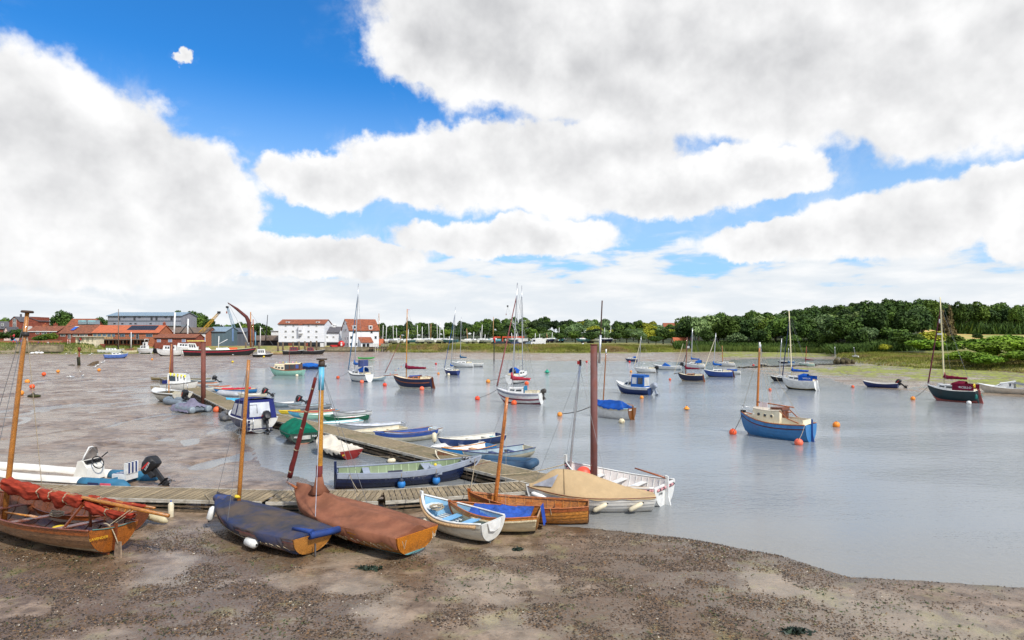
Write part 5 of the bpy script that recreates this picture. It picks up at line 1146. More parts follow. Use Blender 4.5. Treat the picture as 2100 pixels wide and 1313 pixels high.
b.part('roof_rail', MB().tube([(P(.2, 1)[0], .6, 1.9), (P(.25, 1)[0], .6, 2.15), (P(.6, 1)[0], .6, 2.15), (P(.65, 1)[0], .6, 1.9)], .02, 5), ALU)
for i in range(5): b.part('streamer', MB().add([(P(.25, 1)[0]+.36*i, -.9, 2.05-.06*i), (P(.25, 1)[0]+.36*i+.25, -.92, 1.95-.06*i), (P(.25, 1)[0]+.36*i+.08, -.93, 1.62-.05*i)], [(0, 1, 2)]), mat((236, 226, 60), .7))
b.mast((P(.12, 1)[0], 0, .6), b.at(352, 706), .05, varnish(190, 120, 50), taper=.8)
# two little skiffs beyond it
for px, lab, mm in ((332, 'small drab tender by the far tip of the pontoon', mat((150, 136, 100), .7, 'drab_wood', .15, 3)), (336, 'little pale tender under the stern of the white cabin boat', mat((176, 156, 130), .6, 'pale_wood', .15, 3))):
    py_ = 781 if px == 332 else 801
    M = Matrix.Translation(gnd(px, py_)+Vector((0, 0, .15))) @ Matrix.Rotation(heading(px, 5, True), 4, 'Z'); P = hullfn(2.4, 1.1, .42, draft=.1, bow=.12)
    b = Boat('tender', lab, 'dinghy', P, M, GM); b.skin('hull', mm); b.lining(BEAMM); b.transom(mm); b.gunwale(FASCIA, .025); b.thwart(.4, mm)
# ================================================================ boats on their moorings
GY = 'yachts and boats on the river moorings'
BOOT = mat((120, 60, 54), .6, 'red_antifouling', .15, 3); BLKB = mat((34, 36, 42), .6, 'black_antifouling', .15, 3); PINKB = mat((176, 92, 84), .6, 'pink_antifouling', .1, 3)
SBLUE = mat((30, 92, 170), .8, 'blue_canvas', .12, 3, .3, 8, spec=.2); BURG = mat((120, 28, 54), .85, 'burgundy_canvas', .12, 3, .3, 8, spec=.15)
def yacht(label, px0, px1, pyw, th, right=False, hull=WHITE, boot=BLKB, deck=None, B=.34, dep=.17, bow=.30, tw=.62, stripe=None, stripe_s=(.78, .84), transom=None, cab=(.34, .74, .62, .42, .30), cabm=None, roof=None, ports=None, wind=True, mast=None, mastr=.055, mastm=None, boom=None, boomz=.0, sail=None, furl=None, furlm=None, hood=None, dodger=None, spread=None, name='yacht', cat='yacht', rail=True, L=None, z=0.0, heel=0.0, rudder=None, cock=True, motor=None, group=GY, trk=-.03, fine=2.0, raildark=None, far=False, nport=3):
    B = B*1.08; dep = dep*1.28; L = L or fitL(px0, px1, pyw, th, B); pm = (px0+px1)/2
    M = setM(pm, pyw-4 if not far else pyw, th, right, z, heel)
    P = hullfn(L, B*L, dep*L, draft=.045*L, bow=bow*dep*L, stern=.04*dep*L, tw=tw, fine=fine, rk=.15, trk=trk, v=.2)
    b = Boat(name, label, cat, P, M, group); k = L/6.0*1.45
    nt = 12 if far else 20
    b.skin('bottom', boot, 0, .42, .004, nt=nt, ns=3); b.skin('topsides', hull, .42, 1, nt=nt, ns=5)
    if stripe: b.skin('hull_stripe', stripe, *stripe_s, .008, 0, 1, nt, 1)
    b.transom(transom or hull, .05*k); b.gunwale(raildark or deck or WHITE, .030*k, .0, .01, n=5); b.deck(deck or WHITE, camber=.07*k, nt=nt, hole=(.06, cab[0]-.03, .55) if cab and cock else None)
    if cab:
        t0, t1, wf, h0, h1 = cab
        o, pr, win = b.trunk(cabm or WHITE, t0, t1, wf, h0*k, h1*k, roof or cabm or WHITE, .0, .05, .88, camber=.07*k, nt=6)
        if ports:
            for i in range(nport): win(.14+.25*i, .14+.25*i+.12, .35, .8, GLASS, ports, True)
        elif wind:
            win(.10, .45, .35, .75, GLASS); win(.55, .85, .40, .75, GLASS)
        b.part('companionway', MB().box((pr[0][1].x-.02*k, 0, (pr[0][0].z+pr[0][1].z)/2), (.05*k, .5*k, .36*k)), varnish(120, 66, 34) if not far else GLASS, o)
        if cock: b.cockpit(CREAM, .06, t0-.03, .55, .2*k, ch=.14*k)
    if hood:
        t0 = cab[0]; p_ = Vector(P(t0, 1)); y_ = abs(p_.y)*.58; zb_ = p_.z+.05
        n = 8; G = []
        for e, hs in ((-.75, .95), (-.2, 1.0), (.35, .62)):
            G.append([(p_.x+e*k, y_*math.cos(math.pi*i/n), zb_+.25*k+hs*.62*k*math.sin(math.pi*i/n)**.7) for i in range(n+1)])
        b.part('sprayhood', MB().grid(G), hood)
    if mast:
        (bx, by), (tx, ty), = mast[:2]
        x_, D_ = xm(b, bx); x_ = max(-L*.2, min(L*.36, x_)); base = Vector((x_, 0, P(.5, 1)[2]+.05)); top = b.loc(at(tx, ty, (M @ base).y))
        mm = mastm or ALU; b.mast(base, top, mastr, mm, taper=.7, n=7); b.top = top; b.base = base
        if not far or True:
            bo = Vector(P(.995, 1)); f_ = base.lerp(top, .9)
            b.wire(f_, bo, .010 if not far else .014); b.wire(f_, Vector(P(.02, 1)), .010 if not far else .014)
            if not far:
                for sd in (1, -1): b.wire(f_, Vector(P(.55, 1, 0, sd)), .008)
        if spread:
            sp_ = base.lerp(top, spread)
            b.part('spreader', MB().tube([sp_+Vector((0, -.5*k, .03)), sp_, sp_+Vector((0, .5*k, .03))], .022*k, 5), mm)
        if furl: b.rolled(Vector(P(.985, 1))+Vector((0, 0, .15*k)), base.lerp(top, .88), (.055*k*1.1, .035*k), furlm or furl, 'furled_genoa', 1, 0, None, .06, 7)
        if boom is not None:
            zb_ = base.z+.95*k+boomz; m0 = Vector((base.x-.03, 0, zb_)); e0 = Vector((base.x-boom*L, 0, zb_-.02*k))
            b.part('boom', MB().tube([m0, e0], .035*k, 6), mm)
            if sail:
                b.rolled(m0+Vector((0, 0, .08*k)), m0.lerp(e0, .96)+Vector((0, 0, .05*k)), (.17*k, .09*k), sail, 'sail_cover', 2, 0, None, .10, 8)
                b.part('sail_cover_luff', MB().tube([m0+Vector((.02, 0, .02)), m0+Vector((.04, 0, .55*k))], [.15*k, .07*k], 8), sail)
            b.wire(e0, top, .007)
    if dodger:
        m_, txt = dodger
        p0, p1 = Vector(P(.02, 1)), Vector(P(cab[0]+.02, 1))
        for sd in (1, -1): b.part('cockpit_dodger', MB().add([p0*1+Vector((0, 0, .06)) if sd > 0 else Vector((p0.x, -p0.y, p0.z+.06)), Vector((p1.x, sd*p1.y, p1.z+.06)), Vector((p1.x, sd*p1.y*.98, p1.z+.70*k)), Vector((p0.x, sd*p0.y*.98, p0.z+.58*k))], [(0, 1, 2, 3)]), m_)
        if txt:
            c_ = (p0+p1)/2
            sd = 1 if not right else -1
            for sd in (1, -1): text_obj(txt, .27*k, mat((236, 236, 236), .5, 'white_lettering', .03, 5), b.root, frame((c_.x, sd*(abs(c_.y)+.02), c_.z+.34*k), (-sd, 0, 0), (0, 0, 1)))
    if rail:
        r_ = .011 if not far else .016
        for tt in (.70, .84, .97):
            for sd in (1, -1): b.part('stanchion', MB().tube([P(tt, 1, 0, sd), Vector(P(tt, 1, 0, sd))+Vector((0, 0, .42*k))], r_, 4), ALU)
        b.part('pulpit', MB().tube([Vector(P(tt, 1, 0, sd))+Vector((0, 0, .42*k)) for tt, sd in ((.7, 1), (.84, 1), (.97, 1), (1, 1), (.97, -1), (.84, -1), (.7, -1))], r_, 4), ALU)
    if rudder: b.rudder(rudder, .3*k, .18*k, .05*k, .05*k, tiller=.6*k)
    if motor: b.outboard(P(0, 1)[0]-.05, -.3*k, P(0, 1)[2]+.05, *motor)
    return b
# -- blue cabin yacht with cream cabin and portholes
BL = mat((58, 124, 180), .4, 'mid_blue_paint', .08, 2, dirt=C(60, 90, 120), dirt_amt=.3)
Lb = 1.1*fitL(1512, 1666, 903, 26, .38)
b = Boat('cabin_yacht', 'blue clinker cabin yacht with a cream cabin and brown varnished door', 'yacht', hullfn(Lb, .42*Lb, .27*Lb, draft=.26, bow=.42, stern=.08, tw=.80, trk=0, rk=.08, v=.15), setM(1588, 896, 27, z=0), GY); P = b.P
b.planks(BL, 8, mat((64, 126, 184), .4), low=mat((112, 44, 48), .6), nlow=1, lap=.03); b.transom(BL, .06); b.gunwale(VARN, .045, .01, .02); b.deck(CREAM, hole=(.05, .34, .62)); b.stem(BL); b.skin('rail_stripe', mat((92, 40, 44), .5), .84, .88, .03, nt=22, ns=1)
CRM = mat((232, 222, 192), .5, 'cream_paint', .04, 3, dirt=C(190, 176, 146), dirt_amt=.2)
o, pr, win = b.trunk(CRM, .36, .80, .72, .80, .60, paint(214, 204, 186), .0, .03, .92, camber=.10)
for i in range(3): win(.20+.24*i, .20+.24*i+.10, .38, .72, GLASS, CRM, True)
b.part('coach_roof', MB().box((P(.42, 1)[0], 0, P(.42, 1)[2]+.88), (.75, .95, .14)), VARND, o)
b.part('door', MB().box((pr[0][0].x-.03, -.1, pr[0][0].z+.46), (.05, .75, .92)), varnish(124, 64, 30), o)
for yy in (-.28, .08): b.part('door_panel', MB().box((pr[0][0].x-.06, yy, pr[0][0].z+.46), (.02, .28, .7)), varnish(104, 52, 26), o)
b.cockpit(mat((206, 176, 160), .6), .05, .34, .62, .45, CRM, .22)
for sd in (1, -1): b.part('coaming_rail', MB().tube([Vector(P(.36, 1))*1 if False else Vector((pr[0][1].x, sd*pr[0][1].y, pr[0][1].z)), Vector((P(.25, 1)[0], sd*abs(P(.25, 1)[1])*.70, P(.25, 1)[2]+.36)), Vector((P(.1, 1)[0], sd*abs(P(.1, 1)[1])*.72, P(.1, 1)[2]+.1))], .035, 6), VARN)
x_, D_ = xm(b, 1553); base = Vector((x_, 0, P(.6, 1)[2]+.3)); top = b.at(1558, 702, D_); b.mast(base, top, .075, varnish(196, 116, 44), taper=.6)
b.part('masthead', MB().tube([base.lerp(top, .92), top], .05, 8), WHITE); b.part('tabernacle', MB().box((x_, 0, P(.6, 1)[2]+.35), (.24, .28, .7)), VARND)
for (a0, a1, nm) in (((1552, 824), (1629, 836), 'gaff'), ((1569, 837), (1622, 846), 'boom')): b.part(nm, MB().tube([b.at(*a0, D_-.2), b.at(*a1, D_-1.3)], .04, 7), VARN)
b.part('sail_number_board', MB().box(tuple(b.at(1566, 830, D_-.5)), (.5, .03, .30)), paint(236, 216, 214))
b.part('boom_gallows', MB().tube([b.at(1566, 855, D_), b.at(1568, 841, D_), b.at(1589, 841, D_-.3), b.at(1591, 853, D_-.3)], .035, 6), WHITE)
for tt, sd in ((.55, 1), (.55, -1), (.99, 1), (.0, 1), (.4, 1), (.4, -1)): b.wire(base.lerp(top, .9), Vector(P(tt, 1, 0, sd)), .009, ROPE)
b.part('pulpit', MB().tube([Vector(P(tt, 1, 0, sd))+Vector((0, 0, .42)) for tt, sd in ((.72, 1), (.86, 1), (1, 1), (.86, -1), (.72, -1))], .016, 5), ALU)
for tt, sd in ((.72, 1), (.86, 1), (.97, 1), (.86, -1), (.72, -1)): b.part('stanchion', MB().tube([Vector(P(tt, 1, 0, sd)), Vector(P(tt, 1, 0, sd))+Vector((0, 0, .42))], .014, 5), ALU)
b.rudder(mat((52, 84, 150), .5), .2, .32, .0); b.part('anchor', MB().box((P(.97, 1)[0], 0, P(.97, 1)[2]+.1), (.3, .15, .12)), BLACK)
st = b.M @ Vector(P(0, .4)); buoy(1638, 907, 17, 'coral ball buoy hanging at the stern of the blue cabin yacht', mat((240, 110, 80), .5, 'coral_plastic', .06, 4)); buoy(1503, 886, 15, 'orange mooring ball at the bow of the blue cabin yacht', mat((240, 90, 44), .5, 'orange_plastic', .06, 4))
rope(gp(1503, 888, .3), b.M @ Vector(P(.99, .85)), 'short chain from the orange ball to the bow of the blue cabin yacht', .02, .05, DKROPE)
rope(b.M @ Vector(P(0, 1, 0, 1)), gp(1638, 902, .35), 'rope loop holding the coral ball at the stern of the blue yacht', .014, .1)
# -- white clinker boat with blue cover
Lb = fitL(1209, 1305, 862, 30, .38); b = Boat('covered_day_boat', 'white clinker day boat under a blue cover with a varnished transom', 'sailing boat', hullfn(Lb, .42*Lb, .30*Lb, draft=.18, bow=.26, stern=.05, tw=.84, trk=0, rk=.08), setM(1256, 857, 32), GY); P = b.P
b.planks(paint(220, 218, 214), 8, paint(204, 196, 176)); b.transom(varnish(124, 74, 34), .05); b.gunwale(paint(150, 196, 210), .03); b.stem(VARN); b.lining(VARND)
b.cover(mat((28, 78, 158), .85, 'blue_canvas', .12, 2, .35, 9, spec=.15, dirt=C(20, 56, 120), dirt_amt=.5, dirt_s=1.5), lambda t_: .10+.40*sstep(t_/.3)*(1-.55*sstep((t_-.5)/.4)), .1, .99, .05, wr=.02, seed=5, scallop=.02)
b.rudder(varnish(160, 100, 44), .2, .2, .0, tiller=.4); x_, D_ = xm(b, 1236); b.mast((x_, 0, .3), b.at(1243, 718, D_), .05, varnish(160, 96, 40), taper=.8); b.part('masthead', MB().tube([b.at(1243, 725, D_), b.at(1243, 716, D_)], .055, 6), WHITE)
b.wire(b.at(1243, 725, D_), Vector(P(.99, 1)), .008); b.wire(b.at(1243, 725, D_), Vector(P(.1, 1)), .008)
b.part('transom_patch', MB().box((P(0, 1)[0]-.07, .35, P(0, 1)[2]-.12), (.015, .4, .07)), WHITE)
buoy(1275, 864, 13, 'cream and black buoy against the varnished transom of the blue covered boat', mat((222, 206, 170), .5, 'cream_plastic', .06, 4, dirt=C(40, 40, 30), dirt_amt=.6))
buoy(1148, 850, 11, 'amber buoy with a long rope to the blue covered day boat', AMBER)
rope(gp(1152, 849, .15), b.M @ Vector(P(.99, .8)), 'long dark rope from the amber buoy to the blue covered boat', .03, .15, DKROPE)
# -- navy motor cruiser with blue canopy
Lb = fitL(1255, 1339, 812, 28, .4); b = Boat('motor_cruiser', 'navy hulled motor cruiser with a white cabin and blue canopy', 'motor boat', hullfn(Lb, .40*Lb, .25*Lb, draft=.25, bow=.55, stern=.0, tw=.92, fine=2.6, rk=.16, v=.35), setM(1297, 808, 30), GY); P = b.P
b.skin('bottom', mat((196, 180, 160), .6), 0, .36, .004); b.skin('topsides', mat((30, 50, 100), .35, 'navy_gelcoat', .08, 2), .36, .84); b.skin('white_topsides', WHITE, .84, 1, .008, ns=2); b.transom(NAVP, .05); b.gunwale(WHITE, .05, 0, .03); b.deck(WHITE)
o, pr, win = b.trunk(WHITE, .42, .74, .72, .75, .40, WHITE, .0, .10, .8); win(.15, .5, .35, .85); win(.58, .92, .3, .8)
o, pr, win = b.trunk(mat((24, 92, 170), .8, 'blue_canvas', .1, 3), .10, .46, .82, 1.30, 1.32, None, .0, .02, .92, name='canopy'); win(.55, .92, .30, .82, CLEAR); win(.08, .46, .30, .82, GLASS)
p_ = pr[0]; b.part('canopy_opening', MB().box((p_[1].x-.02, 0, (p_[0].z+p_[1].z)/2), (.04, 1.0, .9)), paint(190, 190, 186), o)
b.outboard(P(0, 1)[0]-.1, -.2, P(0, 1)[2]-.05, 1.4, mat((150, 158, 170), .4), 20)
buoy(1316, 815, 8, 'amber buoy at the stern of the navy motor cruiser', AMBER); buoy(1408, 837, 12, 'orange cone buoy in open water right of the blue covered boat', mat((240, 150, 44), .5, 'orange_plastic', .06, 4), kind='cone')
# -- Coppelia
CB2 = mat((22, 84, 176), .8, 'bright_blue_canvas', .1, 3, .3, 8, spec=.2)
b = yacht('white yacht with bright blue cockpit dodgers lettered COPPELIA', 1597, 1680, 803, 22, hull=WHITE, boot=BLKB, stripe=mat((196, 176, 120), .5), stripe_s=(.42, .46), B=.38, dep=.24, tw=.80, cab=(.42, .84, .66, .55, .34), mast=((1624, 765), (1618, 638)), mastr=.075, mastm=mat((222, 208, 170), .5, 'cream_mast', .04, 3), boom=.5, boomz=.15, sail=CB2, furl=mat((40, 56, 96), .8, 'navy_sailcloth'), hood=CB2, dodger=(CB2, 'COPPELIA'), spread=.5, rudder=WHITE)
b = yacht('black hulled white decked yacht behind the yacht with COPPELIA dodgers', 1577, 1628, 782, 18, hull=BLKB, stripe=None, cab=(.3, .7, .6, .3, .2), mast=((1598, 768), (1603, 694)), mastr=.06, boom=.5, far=True, rail=False)
# -- Torcello
TOR = mat((22, 48, 52), .35, 'dark_teal_gelcoat', .1, 2)
b = yacht('dark green yacht with burgundy dodgers lettered TORCELLO', 1893, 2014, 827, 20, hull=TOR, boot=PINKB, B=.36, dep=.23, tw=.80, cab=(.42, .82, .66, .52, .34), mast=((1937, 782), (1928, 610)), mastr=.07, mastm=mat((214, 204, 160), .5, 'cream_mast', .04, 3), boom=.46, boomz=.1, sail=BURG, furl=mat((104, 36, 56), .85, 'burgundy_sailcloth'), hood=BURG, dodger=(BURG, 'TORCELLO'), spread=.52, rudder=PINKB, deck=WHITE)
P = b.P; k = P.L/6
b.part('radar_reflector', MB().tube([b.base.lerp(b.top, .74)+Vector((.12, 0, -.2)), b.base.lerp(b.top, .74)+Vector((.12, 0, .2))], .08, 8), WHITE); b.part('radar', MB().box(tuple(b.base.lerp(b.top, .60)+Vector((.16, 0, 0))), (.35, .3, .16)), WHITE)
b.part('horseshoe_buoy', MB().tube([(P(.02, 1)[0], .55+.12*math.cos(a_), P(0, 1)[2]+.5+.17*math.sin(a_)) for a_ in [R(-50+280*i/10) for i in range(11)]], .06, 7), YELLOW)
for yy in (.60, -.3, -.55): fender(b.M @ Vector((P(0, 1)[0]-.10, yy, P(0, .6)[2]+.15)), 'green fender at the stern of the dark green yacht, one of three', .42, .10, mat((24, 110, 100), .6), group='green fenders on the dark green yacht')
buoy(1987, 826, 9, 'white ball buoy under the stern of the dark green yacht', WHITE); buoy(1872, 817, 9, 'orange buoy on the mooring line of the dark green yacht', mat((240, 140, 40), .5)); rope(gp(1874, 816, .2), b.M @ Vector(P(.99, .9)), 'mooring line of the dark green yacht', .02, .1, DKROPE)
# -- white sloop with maroon stripes
MAR = mat((130, 50, 72), .5, 'maroon_paint', .08, 3)
b = yacht('white sloop with maroon stripes and a red sail cover', 1010, 1118, 831, 24, boot=MAR, stripe=MAR, stripe_s=(.60, .70), B=.34, dep=.20, tw=.72, cab=(.36, .74, .60, .46, .26), mast=((1050, 795), (1061, 580)), mastr=.065, boom=.42, boomz=.12, sail=mat((176, 48, 66), .85, 'red_canvas', .12, 3, .3, 8), furl=mat((150, 86, 84), .85, 'faded_red_sailcloth'), spread=.62, motor=(.9, mat((70, 66, 60), .5), 0), deck=mat((206, 206, 208), .5))
b.part('companion_screen', MB().box((b.P(.34, 1)[0], .1, b.P(.34, 1)[2]+.36), (.05, .7, .62)), mat((34, 120, 160), .7))
b.skin('grey_rubbing_strake', mat((140, 142, 156), .5), .88, .96, .02, 0, 1, 20, 1)
buoy(1054, 826, 12, 'orange ball buoy beside the white sloop with maroon stripes', ORANGE); buoy(979, 817, 10.5, 'red ball buoy on the mooring rope of the maroon striped sloop', mat((240, 76, 40), .5)); rope(gp(982, 816, .25), b.M @ Vector(b.P(.99, .9)), 'mooring rope of the maroon striped sloop', .02, .1, DKROPE)
b = yacht('white cruiser with a bright blue sprayhood seen bow on', 1034, 1092, 789, 62, True, boot=BLKB, stripe=mat((60, 56, 54), .5), stripe_s=(.86, .92), B=.36, dep=.20, tw=.7, cab=(.34, .76, .66, .5, .3), mast=((1072, 770), (1070, 586)), mastr=.07, spread=.6, hood=CB2, boom=.3)
buoy(1080, 786, 9, 'orange ball buoy under the stern of the white bow on cruiser', ORANGE); buoy(1001, 782, 9, 'amber and black buoy left of the white bow on cruiser', AMBER); rope(gp(1004, 781, .2), b.M @ Vector(b.P(.9, 1)), 'mooring line of the white bow on cruiser', .02, .1, DKROPE)
# -- navy gaff yacht
DN = mat((26, 36, 66), .35, 'dark_navy_paint', .1, 2)
b = yacht('dark navy gaff yacht with bowsprit and burgundy sail', 800, 893, 800, 22, hull=DN, boot=mat((226, 220, 200), .5), stripe=mat((150, 84, 50), .5), stripe_s=(.74, .80), B=.36, dep=.21, tw=.72, cab=(.30, .62, .56, .34, .22), cabm=varnish(190, 112, 50), roof=mat((36, 72, 150), .8, 'blue_canvas'), mast=((833, 775), (835, 634)), mastr=.065, mastm=varnish(206, 140, 50), boom=.52, boomz=.05, sail=BURG, raildark=VARN, rail=False, deck=CREAM, rudder=VARND)
P = b.P; bo = Vector(P(1, 1)); be = b.at(787, 771, (b.M @ bo).y+.5); b.part('bowsprit', MB().tube([bo+Vector((-.6, 0, .1)), be], .05, 7), VARN)
b.wire(be, b.at(806, 710, (b.M @ b.base).y), .012); b.rolled(be.lerp(b.at(820, 700, (b.M @ b.base).y), .1), b.at(818, 705, (b.M @ b.base).y), (.05, .03), mat((150, 90, 86), .85), 'furled_jib', 3, 0, None, .05, 6)
buoy(789, 789, 8.5, 'red ball buoy under the bowsprit of the navy gaff yacht', mat((240, 70, 36), .5)); buoy(865, 797, 10, 'coral ball buoy at the side of the navy gaff yacht', mat((244, 110, 76), .5)); b.part('pennant', MB().add([b.top, b.top+Vector((-.5, .05, -.08)), b.top+Vector((0, 0, -.2))], [(0, 1, 2)]), paint(220, 200, 220))
for i in range(7):
    q_ = be.lerp(b.base.lerp(b.top, .25), .15+i*.12)+Vector((0, 0, -.2)); b.part('bunting_flag', MB().add([q_, q_+Vector((-.12, 0, .02)), q_+Vector((-.06, 0, -.16))], [(0, 1, 2)]), (CB2, ORANGE)[i % 2])
# -- white sloop with blue canvas, stern on
b = yacht('white sloop with blue sail cover seen from its stern', 704, 768, 786, 52, boot=mat((30, 80, 120), .5), stripe=mat((30, 34, 50), .5), stripe_s=(.88, .95), B=.36, dep=.20, tw=.78, cab=(.36, .76, .66, .5, .3), mast=((727, 762), (735, 582)), mastr=.075, boom=.34, boomz=.2, sail=mat((44, 96, 170), .8, 'blue_canvas'), furl=mat((50, 104, 140), .8, 'teal_sailcloth'), hood=CB2, spread=.6)
b.part('canvas_windscreen', MB().box((b.P(.30, 1)[0], 0, b.P(.3, 1)[2]+1.5), (.5, 1.3, .9)), mat((60, 72, 120), .6, 'navy_canvas')); b.part('gantry', MB().tube([(b.P(.05, 1)[0], -.8, .9), (b.P(.05, 1)[0], -.7, 2.1), (b.P(.05, 1)[0], .7, 2.1), (b.P(.05, 1)[0], .8, .9)], .04, 6), WHITE)
buoy(742, 783, 8.5, 'coral ball buoy at the stern of the white sloop with blue sail cover', mat((244, 110, 76), .5)); buoy(693, 774, 7, 'orange ball buoy on the mooring line of the stern on white sloop', ORANGE); rope(gp(694, 773, .2), b.M @ Vector(b.P(.98, .9)), 'mooring line of the stern on white sloop', .02, .1, DKROPE)
M = setM(772, 781, 10, True); P = hullfn(2.8, 1.3, .5, draft=.12); b = Boat('dinghy', 'small dinghy with turquoise stern tied behind the stern on white sloop', 'dinghy', P, M, GY); b.skin('hull', WASH); b.lining(CREAM); b.transom(TURQ); b.gunwale(WHITE, .03)
# -- mint launch
Lb = fitL(549, 626, 773, 20, .36); b = Boat('cabin_launch', 'mint green launch with a cream curved cabin top', 'motor boat', hullfn(Lb, .36*Lb, .20*Lb, draft=.25, bow=.5, stern=.1, tw=.75, v=.2, rk=.12), setM(587, 770, 22), GY); P = b.P
b.skin('bottom', BLKB, 0, .3, .004); b.skin('topsides', paint(156, 206, 184), .3, 1); b.transom(paint(150, 204, 184), .06); b.gunwale(VARN, .06, .0, .04); b.deck(CREAM)
o, pr, win = b.trunk(CREAM, .50, .90, .74, .9, .5, mat((226, 206, 168), .6), 0, .06, .8, camber=.2); win(.1, .3, .25, .6); win(.4, .6, .25, .6); win(.68, .85, .3, .7)
o, pr, win = b.trunk(varnish(96, 56, 34), .06, .50, .76, 1.0, 1.0, mat((226, 206, 168), .6), 0, .0, .92, camber=.16, name='cockpit_shelter'); win(.08, .26, .3, .9, mat((70, 90, 150), .2)); win(.34, .62, .3, .9); win(.7, .95, .2, .9)
b.mast((P(.4, 1)[0], 0, 1), b.at(593, 718), .05, mat((112, 40, 34), .6))
for i in range(8): b.part('bunting_flag', MB().add([(P(.1+.1*i, 1)[0], -.3, 2.1+.12*math.sin(i*.5)), (P(.1+.1*i, 1)[0]+.2, -.3, 2.1), (P(.1+.1*i, 1)[0]+.1, -.3, 1.85)], [(0, 1, 2)]), (TURQ, YELLOW, mat((236, 150, 180), .6), WHITE)[i % 4])
buoy(609, 770, 6, 'white ball fender at the stern of the mint launch', CREAM)
M = setM(634, 757, 15); P = hullfn(4.2, 1.7, .8, draft=.15, bow=.3); b = Boat('motor_boat', 'blue covered motor boat with outboard behind the mint launch', 'motor boat', P, M, GY); b.skin('hull', NAVP); b.transom(NAVP); b.cover(SBLUE, lambda t_: .5*math.sin(math.pi*min(1, t_*1.1)), .1, .98); b.outboard(P(0, 1)[0], 0, .7, 1.2, BLACK, 60)
# -- smaller boats further off
b = yacht('navy little sloop with a white deck seen from astern', 907, 944, 769, 40, hull=mat((40, 56, 110), .4, 'navy_gelcoat', .08, 2), boot=DN, cab=(.34, .78, .66, .34, .24), B=.38, dep=.22, tw=.78, mast=((924, 745), (934, 630)), mastr=.06, furl=mat((50, 90, 150), .8), far=True, rail=False, sail=SBLUE, boom=.2)
buoy(920, 768, 6, 'cream buoy against the stern of the navy little sloop', CREAM); buoy(899, 766, 5, 'amber buoy left of the navy little sloop', AMBER)
b = yacht('white sloop with a blue stern cloth beyond the navy little sloop', 923, 972, 753, 14, cab=(.3, .74, .6, .3, .2), mast=((944, 740), (946, 650)), mastr=.06, far=True, rail=False, boom=.3, sail=mat((26, 84, 120), .8)); 
M = setM(963, 752, 6); P = hullfn(5.2, 1.9, .7, draft=.15, bow=.25); b = Boat('motor_boat', 'white motor launch with a brown waterline beside the far white sloop', 'motor boat', P, M, GY); b.skin('hull', WHITE, .4, 1); b.skin('bottom', BOOT, 0, .4); b.transom(WHITE); b.gunwale(WHITE, .04); b.deck(CREAM)
b = yacht('navy gaff yacht with a white pennant board on its brown mast', 1388, 1444, 782, 14, hull=DN, boot=mat((200, 180, 150), .5), B=.36, dep=.22, cab=(.34, .66, .56, .30, .2), cabm=varnish(170, 110, 60), mast=((1406, 768), (1409, 692)), mastr=.07, mastm=varnish(130, 70, 44), boom=.56, boomz=.05, sail=BURG, far=True, rail=False, deck=CREAM, rudder=VARN)
P = b.P; bo = Vector(P(1, 1)); be = b.at(1382, 767, (b.M @ bo).y); b.part('bowsprit', MB().tube([bo+Vector((-.5, 0, .1)), be], .06, 6), mat((110, 106, 100), .6)); b.wire(be, b.at(1401, 705, (b.M @ b.base).y), .03, CREAM); b.part('pennant_board', MB().box(tuple(b.at(1411, 712, (b.M @ b.base).y)), (.4, .05, .3)), WHITE)
buoy(1374, 778, 5, 'orange buoy on the mooring line of the navy gaff yacht with pennant board', ORANGE)
b = yacht('royal blue sloop with a white deck and silver mast', 1442, 1504, 773, 8, hull=ROYAL, boot=BLKB, B=.32, dep=.18, cab=(.36, .72, .6, .3, .2), mast=((1463, 757), (1468, 683)), mastr=.07, furl=CREAM, far=True, rail=False, sail=SBLUE, boom=.3, rudder=mat((84, 44, 40), .6))
b = yacht('white sloop with blue boom cover behind the navy gaff yacht', 1400, 1447, 755, 14, boot=BLKB, cab=(.34, .74, .6, .34, .24), mast=((1418, 738), (1420, 673)), mastr=.10, boom=.4, sail=SBLUE, hood=SBLUE, far=True, rail=False, furl=mat((40, 70, 90), .8))
b = yacht('white boat under a blue cover behind the royal blue sloop', 1482, 1520, 767, 10, boot=BLKB, cab=(.2, .8, .8, .4, .3), cabm=SBLUE, wind=False, far=True, rail=False, cock=False)
b = yacht('white sloop with a wooden mast beyond the blue covered boat', 1469, 1508, 751, 6, boot=BLKB, cab=(.34, .7, .6, .3, .2), mast=((1482, 742), (1481, 709)), mastr=.09, mastm=varnish(180, 120, 60), boom=.45, far=True, rail=False)
M = setM(1367, 758, 6); P = hullfn(5.0, 1.9, .8, draft=.2, bow=.35); b = Boat('motor_boat', 'white and teal motor boat with a blue windscreen cover', 'motor boat', P, M, GY); b.skin('hull', WHITE, .45, 1); b.skin('bottom', mat((30, 120, 140), .5), 0, .45); b.transom(WHITE); b.gunwale(WHITE, .04); b.deck(WHITE); b.part('windscreen_cover', MB().prism([Vector((-.8, -.6, .6)), Vector((.9, -.6, .6)), Vector((.3, -.6, 1.25))], (0, 1.2, 0)), SBLUE); b.outboard(P(0, 1)[0], 0, .8, 1.3, BLACK, 45)
b = yacht('white sloop with silver mast in open water beyond the navy motor cruiser', 1299, 1346, 764, 8, boot=mat((120, 100, 70), .6), cab=(.34, .72, .6, .28, .2), mast=((1310, 752), (1315, 690)), mastr=.06, furl=CREAM, far=True, rail=False, motor=(1.2, BLACK, 0), boom=.3)
buoy(1294, 762, 5, 'small amber buoy left of the white sloop beyond the navy motor cruiser', AMBER)
